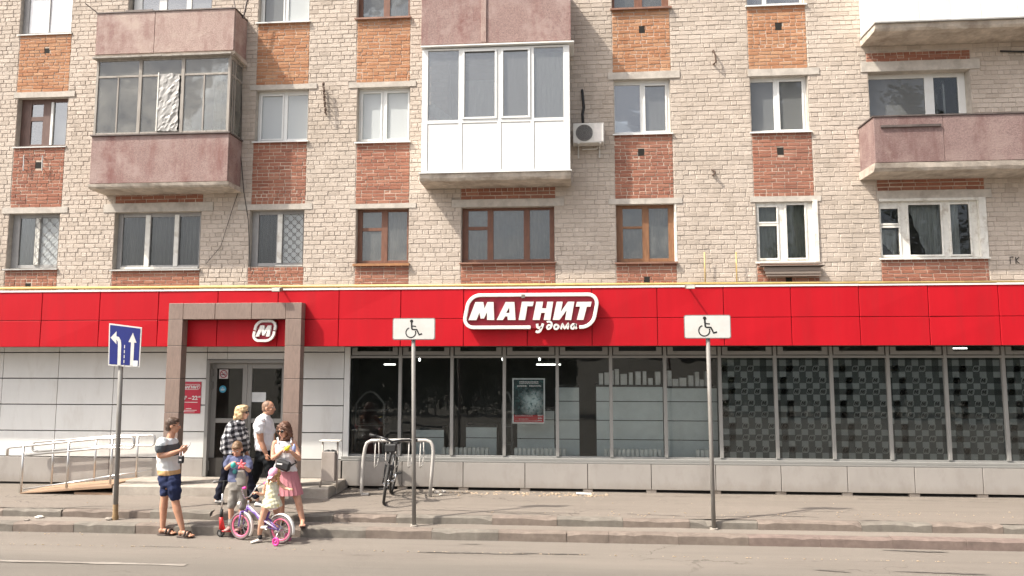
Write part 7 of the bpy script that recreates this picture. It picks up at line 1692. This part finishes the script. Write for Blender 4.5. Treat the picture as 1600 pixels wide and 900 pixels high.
slim(mb, [p(407, 658, -.18), p(405, 665, -.235), p(405.5, 671.5, -.245)], [.085, .088, .083]); slim(mb, [p(418, 659, .18), p(421.5, 668, .235), p(423, 674, .24)], [.085, .085, .08]); remesh(mb, 'polo_shirt', cloth('white_polo', (.78, .77, .78)), f.root, .008, 2, .0045)
mb = MB(); loft(mb, [(p(414, 648.5), .078, .082), (p(414, 651), .09, .1)]); mb.build('collar', cloth('white_polo', (.78, .77, .78)), f.root, smooth=True)
mb = MB(); loft(mb, [(p(413.5, 700), .135, .17), (p(413.5, 712), .14, .18), (p(414, 720), .13, .175)]); slim(mb, [p(409, 714, .09), p(399, 742, .09), p(392, 760, .07), p(387, 775, .05)], [.11, .085, .072, .068]); slim(mb, [p(418, 714, -.09), p(424, 742, -.09), p(427, 776, -.05)], [.11, .085, .07]); remesh(mb, 'trousers', cloth('black_trousers', (.014, .016, .018)), f.root, .009, 2, .005)
for h_, t_, z in ((p(382, 784, .05), p(393, 786, .05), .02), (p(426, 784, -.05), p(440, 786, -.05), .0)):
    mb = MB(); shoe(mb, V3((h_.x, h_.y, gz_ + z)), V3((t_.x, t_.y, gz_ + z)), .048, .08); mb.build('shoe', M('tan_shoe', (.35, .17, .09), .5), f.root, smooth=True)

# ---------------------------------------------------------------- boy on the scooter
f = Fig(10.775, 'boy in a blue tee and grey three-quarter shorts standing on a red scooter', (366, 822, .1)); p = f.p; s = .93
mb = MB(); hc = p(370.5, 702)
rot, fd_, ud, ld = head(mb, hc, (.12, -1, 0), s, .50)
limb(mb, [p(371.5, 717, .03), p(371, 709, .01)], [.045, .042])
loft(mb, [(p(372, 716, .02), .10, .05), (p(372, 723, .02), .115, .085), (p(372, 738, .02), .11, .085), (p(372, 752, .02), .115, .09)])
slim(mb, [p(358.5, 718, .02), p(353.5, 727, -.02), p(354, 732, -.06)], [.038, .034, .03]); slim(mb, [p(354, 732, -.06), p(358, 728, -.14), p(363.5, 723.5, -.18)], [.031, .027, .022]); hand(mb, p(362, 724.5, -.17), (1, -.1, .35), (0, -.6, -.6), .74, 1.0, -1)
slim(mb, [p(386, 718, .02), p(390, 728, -.01), p(389, 735, -.05)], [.038, .034, .03]); slim(mb, [p(389, 735, -.05), p(386, 733, -.13), p(382.5, 730, -.17)], [.031, .027, .022]); hand(mb, p(383.5, 731, -.17), (-1, -.2, .25), (0, -.6, -.4), .74, 1.0, 1)
slim(mb, [p(364.5, 755, 0), p(361.5, 782, -.0), p(361, 797, .0), p(360.5, 811, 0)], [.055, .045, .042, .03]); slim(mb, [p(378, 755, 0), p(377.5, 784, .02), p(377, 799, .02), p(376.5, 813, .02)], [.055, .045, .042, .03]); remesh(mb, 'body', M_SKINL, f.root, .006)
face_bits(f, hc, rot, s, brow=(.2, .12, .07))
mb = MB(); mb.ellipsoid(hc + rot @ V3((-.02, 0, .042)) * s, (.100 * s, .082 * s, .088 * s), 14, 10, rot); mb.ellipsoid(hc + rot @ V3((.06, 0, .078)) * s, (.036 * s, .062 * s, .030 * s), 12, 8, rot); mb.ellipsoid(hc + rot @ V3((-.05, 0, -.0)) * s, (.062 * s, .075 * s, .075 * s), 12, 8, rot); remesh(mb, 'hair', hair_mat('light_brown_hair', (.17, .10, .05)), f.root, .007, 1, .003, 60)
mt = cloth('slate_blue_tee', (.10, .112, .19))
mb = MB(); loft(mb, [(p(371.5, 712.5, .02), .065, .05), (p(372, 715.5, .02), .125, .075), (p(372, 723, .02), .14, .105), (p(372, 736, .02), .138, .11), (p(371.5, 751, .02), .148, .115), (p(371.5, 753, .02), .14, .105)])
slim(mb, [p(359.5, 717, .02), p(356, 722, .0), p(354, 727, -.03)], [.058, .056, .053]); slim(mb, [p(385, 717, .02), p(388.5, 723, .0), p(390, 729.5, -.03)], [.058, .056, .053]); remesh(mb, 'tee_shirt', mt, f.root, .007, 2, .0035)
mt = cloth('grey_shorts', (.26, .24, .215))
mb = MB(); loft(mb, [(p(373, 744, .02), .142, .112), (p(371.5, 757, .02), .145, .115), (p(371.5, 765, .02), .135, .11)]); slim(mb, [p(365.5, 762, .01), p(363.5, 778, .0), p(362, 789, .0)], [.078, .068, .066]); slim(mb, [p(378, 762, .01), p(378.5, 779, .02), p(378, 790.5, .02)], [.078, .068, .066]); remesh(mb, 'shorts', mt, f.root, .008, 3, .003)
mb = MB(); loft(mb, [(p(377, 735, -.075), .05, .025), (p(377, 742, -.08), .075, .03), (p(377, 752, -.085), .075, .03), (p(377, 758, -.08), .06, .03)]); remesh(mb, 'bib', mt, f.root, .007, 3, .001)
mb = MB(); mb.ellipsoid(p(366.5, 737, -.10), (.035, .02, .035), 10, 6); mb.build('print_patch', M('teal_print', (.05, .26, .27), .7), f.root, smooth=True)
for c, dy_ in ((p(360.5, 812, 0), 0), (p(376.5, 813, .02), .02)):
    mb = MB(); limb(mb, [c + V3((0, 0, .0)), V3((c.x, c.y, .15))], [.036, .036], 9); mb.build('sock', M('grey_sock', (.2, .19, .17), .9), f.root, smooth=True)
    mb = MB(); shoe(mb, V3((c.x, c.y + .05, .108)), V3((c.x - .02, c.y - .13, .108)), .036, .065); mb.build('shoe', M('pale_red_shoe', (.42, .22, .2), .6), f.root, smooth=True)
c = p(364.5, 727, -.23); mb = MB(); mb.ellipsoid(c, (.042, .03, .045), 10, 7); mb.build('toy', M('teal_plastic', (.03, .30, .27), .4), None, "teal plastic toy in the boy's hand above the scooter", 'toy', smooth=True)
c = p(377.5, 726, -.23); mb = MB()
for i in range(5): a = math.radians(90 + 72 * i); mb.tube([c, c + V3((math.cos(a) * .075, -.01, math.sin(a) * .075))], [.028, .008], 7)
mb.build('toy', M('coral_rubber', (.75, .16, .18), .5), None, "coral pink star shaped toy in the boy's hand", 'toy', smooth=True)

# ---------------------------------------------------------------- woman in a pink skirt
f = Fig(11.02, 'woman with long brown hair in a white top and pink skirt on the kerb', (455, 822, .135)); p = f.p
mb = MB(); hc = p(444, 672)
rot, fd_, ud, ld = head(mb, hc, (-.35, -1, 0), .97, .28)
limb(mb, [p(445, 692, .05), p(444.5, 681, .02)], [.046, .043])
loft(mb, [(p(444, 690, .04), .13, .05), (p(444, 698, .03), .135, .095), (p(445, 715, .03), .12, .09), (p(446, 733, .02), .14, .10), (p(447, 745, .02), .14, .11)])
slim(mb, [p(430, 692, .03), p(427, 705, -.0), p(426.5, 716, -.05)], [.045, .038, .034]); slim(mb, [p(426.5, 716, -.05), p(435, 710, -.14), p(442, 703.5, -.2)], [.035, .031, .024]); hand(mb, p(441.5, 704, -.2), (1, -.15, .45), (.2, -.6, -.7), .9, 1.0, -1)
slim(mb, [p(459, 692, .03), p(465, 706, .0), p(467.5, 717, -.05)], [.045, .038, .034]); slim(mb, [p(467.5, 717, -.05), p(461, 711, -.14), p(454.5, 705.5, -.2)], [.035, .031, .024]); hand(mb, p(455, 706, -.2), (-1, -.15, .4), (-.2, -.6, -.7), .9, 1.0, 1)
for hp, kn, an, dy_ in (((438, 752), (439, 782), (440, 812), .0), ((457, 752), (465, 780), (473, 813), -.03)):
    a = p(*an, dy_); slim(mb, [p(*hp, 0), p(*kn, dy_), p(*kn, dy_) + (a - p(*kn, dy_)) * .4, a], [.085, .056, .052, .034]); bare_foot(mb, V3((a.x, a.y, .225)), V3((a.x + (.06 if an[0] > 450 else -.06), a.y - .17, .135)), .155, .04)
remesh(mb, 'body', M_SKINL, f.root, .0065)
face_bits(f, hc, rot, .97, shades=True)
mb = MB(); H_ = lambda o, r: mb.ellipsoid(hc + rot @ (V3(o) * .97), r, 14, 10, rot)
H_((-.022, 0, .045), (.104, .088, .090)); H_((-.05, 0, -.02), (.078, .092, .1)); 
for k in (-1, 1): slim(mb, [hc + rot @ V3((.03, .06 * k, .075)), hc + rot @ V3((.03, .09 * k, .0)), hc + rot @ V3((-.01, .095 * k, -.09)), hc + V3((.105 * k * -1 * .9, -.03, -.20 - .04 * (k < 0)))], [.03, .03, .036, .016])
slim(mb, [hc + V3((0, .08, .0)), hc + V3((0, .11, -.14)), hc + V3((0, .11, -.27))], [.09, .10, .05]); remesh(mb, 'hair', hair_mat('long_brown_hair', (.12, .055, .032)), f.root, .008, 1, .005, 45)
mt = cloth('white_top', (.72, .70, .70))
mb = MB(); loft(mb, [(p(444, 689.5, .02), .105, .07), (p(444, 696, .02), .138, .112), (p(444.5, 706, .02), .142, .118), (p(445, 716, .02), .14, .108), (p(445.5, 726, .02), .165, .118), (p(446, 735, .02), .185, .13), (p(446, 737, .02), .175, .12)]); 
for x0, x1 in ((434, 435), (455, 455)): limb(mb, [p(x0, 684.5, .03), p(x1, 692, -.075)], [.012, .014], 7)
remesh(mb, 'top', mt, f.root, .008, 2, .004)
n = 60; mb = MB(); rings = ((734, .165, .125), (745, .185, .145), (758, .205, .165), (772, .225, .185)); vs = []      # pleated skirt
for py, rx, ry in rings:
    c = p(447 + (py - 734) * .09, py, .02)
    for j in range(n): a = 2 * math.pi * j / n; k = 1 + (.035 if j % 3 == 0 else (-.02 if j % 3 == 1 else 0)) * (py - 730) / 40; vs.append((c.x + rx * k * math.cos(a), c.y + ry * k * math.sin(a), c.z))
mb.add(vs, [(i * n + (j + 1) % n, i * n + j, (i + 1) * n + j, (i + 1) * n + (j + 1) % n) for i in range(3) for j in range(n)] + [tuple(range(n))]); sk = mb.build('skirt', cloth('pink_skirt', (.50, .21, .235)), f.root); md = sk.modifiers.new('thick', 'SOLIDIFY'); md.thickness = .006
for a, k in ((p(440, 812, 0), -1), (p(473, 813, -.03), 1)):
    mb = MB(); shoe(mb, V3((a.x - .02 * k, a.y + .06, .137)), V3((a.x + .07 * k, a.y - .185, .137)), .045, .018)
    c = V3((a.x + .03 * k, a.y - .09, .17)); mb.tube([c + V3((-.042, .03, -.02)), c + V3((-.02, 0, .012)), c + V3((0, -.03, .018)), c + V3((.02, 0, .012)), c + V3((.042, .03, -.02))], .008, 6); mb.build('flip_flop', M_SAND, f.root, smooth=True)
c = p(442.5, 727, -.15); wbg = thing('waist_bag', (c.x, c.y, c.z - .08), 'black waist bag with a white stripe worn in front of the pink skirt', 'bag')
mb = MB(); mb.add([], []); mb.box(-.115, .115, -.045, .045, -.075, .075); mb.xform(Matrix.Translation(c) @ Matrix.Rotation(.28, 4, 'Y')); ob = mb.build('pouch', M('black_nylon', (.018, .018, .02), .6), wbg, bev=.03)
mb = MB(); mb.box(-.085, .0, -.049, -.046, .012, .034); mb.xform(Matrix.Translation(c) @ Matrix.Rotation(.1, 4, 'Y')); mb.build('stripe', M_PRINT, wbg)
mb = MB(); mb.tube([c + V3((.1, .02, -.02)), c + V3((.135, .075, .01)), c + V3((.15, .15, .02)), c + V3((.09, .26, .03)), c + V3((-.05, .28, .04)), c + V3((-.12, .2, .04)), c + V3((-.13, .1, .03)), c + V3((-.1, .02, .03))], .012, 6); mb.build('strap', M_BLK, wbg, smooth=True)
c = p(448.5, 700.5, -.27); mb = MB(); mb.ellipsoid(c, (.045, .03, .036), 10, 7, Matrix.Rotation(-.6, 3, 'Y')); mb.ellipsoid(c + V3((.03, 0, .03)), (.03, .02, .015), 8, 5); mb.build('snack_bag', M('yellow_wrapper', (.75, .62, .04), .35), None, 'crumpled yellow wrapper in the hands of the woman in the pink skirt', 'wrapper', smooth=True)
c = p(459.5, 700, -.12); mb = MB(); mb.tube([c + V3((0, 0, -.06)), c + V3((0, 0, .02)), c + V3((0, 0, .04)), c + V3((0, 0, .06))], [.028, .028, .014, .012], 10); mb.build('bottle', M('pale_blue_plastic', (.32, .38, .66), .3), None, 'small pale blue bottle tucked in the arm of the woman in the pink skirt', 'bottle', smooth=True)

# ---------------------------------------------------------------- little girl on the bicycle
f = Fig(10.53, "little girl in a pink cap and pale flowered dress astride a child's bicycle", (405, 843, 0)); p = f.p; s = .80
mb = MB(); hc = p(428.5, 742, -.08)
rot, fd_, ud, ld = head(mb, hc, (-.5, -1, 0), s, .75)
limb(mb, [p(427, 755, .0), p(427.5, 748, -.03)], [.036, .034])
loft(mb, [(p(426.5, 753, .0), .085, .045), (p(426, 762, .0), .085, .07), (p(425, 778, 0), .085, .075), (p(425, 790, 0), .095, .08)])
slim(mb, [p(416.5, 756, -.02), p(412.5, 766, -.02), p(411.5, 772, -.05)], [.029, .025, .023]); slim(mb, [p(411.5, 772, -.05), p(406, 772, -.08), p(401, 770, -.11)], [.023, .021, .017]); hand(mb, p(402, 770, -.11), (-1, -.2, .1), (0, .2, -1), .58, .9, -1)
slim(mb, [p(435.5, 754, .0), p(442, 760, -.03), p(446.5, 763, -.05)], [.029, .027, .024]); slim(mb, [p(446.5, 763, -.05), p(451, 764, -.09)], [.024, .018]); hand(mb, p(450.5, 764, -.09), (1, -.3, .1), (0, .2, -1), .58, .7, 1)
a = p(405.5, 834, -.02); slim(mb, [p(417, 788, -.05), p(410.5, 808, -.06), p(408, 820, -.05), a], [.062, .047, .044, .029]); b = p(436, 826, .16); slim(mb, [p(431, 788, .05), p(434, 808, .14), p(435, 818, .16), b], [.06, .045, .04, .028]); remesh(mb, 'body', M_SKINL, f.root, .0055)
face_bits(f, hc, rot, s)
mb = MB(); H_ = lambda o, r: mb.ellipsoid(hc + rot @ (V3(o) * s), r, 12, 9, rot)
H_((-.03, 0, .0), (.082, .076, .085))
for k in (-1, 1): slim(mb, [hc + rot @ V3((.015, .06 * k, .02)), hc + V3((.062 * -k, -.02, -.03)), hc + V3((.075 * -k, -.02, -.13))], [.02, .026, .012])
remesh(mb, 'hair', hair_mat('fair_hair', (.42, .24, .10)), f.root, .007, 1, .004, 50)
mb = MB(); mb.ellipsoid(hc + rot @ (V3((-.016, 0, .048)) * s), (.098 * s, .088 * s, .084 * s), 16, 10, rot); mb.ellipsoid(hc + rot @ (V3((.085, 0, .048)) * s), (.06 * s, .07 * s, .009 * s), 14, 6, rot); mb.ellipsoid(hc + rot @ (V3((-.016, 0, .135)) * s), (.012, .012, .008), 8, 5, rot); remesh(mb, 'cap', cloth('pink_cap', (.75, .36, .48)), f.root, .006, 1)
mt, nt, bs = newmat('flowered_dress'); v = nt.nodes.new('ShaderNodeTexVoronoi'); v.inputs['Scale'].default_value = 11; nt.links.new(_vec(nt), v.inputs['Vector']); sp_ = _ramp(nt, v.outputs['Distance'], .20, .34, (1, 1, 1), (0, 0, 0)); cr = nt.nodes.new('ShaderNodeValToRGB'); cr.color_ramp.interpolation = 'CONSTANT'
for i_, (po_, co_) in enumerate(((0, (.62, .10, .12)), (.22, (.66, .64, .52)), (.5, (.60, .28, .26)), (.64, (.36, .46, .26)), (.8, (.70, .60, .22)))):
    e = cr.color_ramp.elements[i_] if i_ < 2 else cr.color_ramp.elements.new(po_); e.position = po_; e.color = (*co_, 1)
sx = nt.nodes.new('ShaderNodeSeparateColor'); nt.links.new(v.outputs['Color'], sx.inputs[0]); nt.links.new(sx.outputs[0], cr.inputs[0]); c_ = _mix(nt, _math(nt, 'MULTIPLY', sp_, .8), _ramp(nt, _noise(nt, _vec(nt), 6, 3), .35, .65, (.62, .58, .34), (.68, .67, .60)), cr.outputs[0]); nt.links.new(c_, bs.inputs['Base Color']); bs.inputs['Roughness'].default_value = .9
mb = MB(); loft(mb, [(p(426, 752.5, -.01), .082, .052), (p(426, 758, 0), .096, .082), (p(425.5, 768, 0), .098, .088), (p(425, 776, 0), .11, .10), (p(424.5, 784, 0), .14, .125), (p(424.5, 790.5, 0), .155, .135), (p(424.5, 792, 0), .145, .125)])
for x0, x1 in ((418, 419.5), (434, 433.5)): limb(mb, [p(x0, 749, .02), p(x1, 755, -.05)], [.013, .013], 7)
remesh(mb, 'dress', mt, f.root, .006, 2, .0035, 20)
for h_, t_, z in ((V3((a.x + .035, a.y + .02, .004)), V3((a.x - .095, a.y - .08, .004)), 0), (V3((b.x + .02, b.y + .02, .10)), V3((b.x - .06, b.y - .07, .10)), 1)):
    mb = MB(); shoe(mb, h_, t_, .036, .055); mb.build('shoe', M('canvas_shoe', (.66, .6, .55), .7), f.root, smooth=True)
    mb = MB(); c = V3((h_.x - .025, h_.y - .02, h_.z + .065)); mb.tube([c + V3((0, 0, -.02)), c + V3((0, 0, .03))], .031, 10); mb.build('sock', M('black_sock', (.02, .02, .022), .9), f.root, smooth=True)
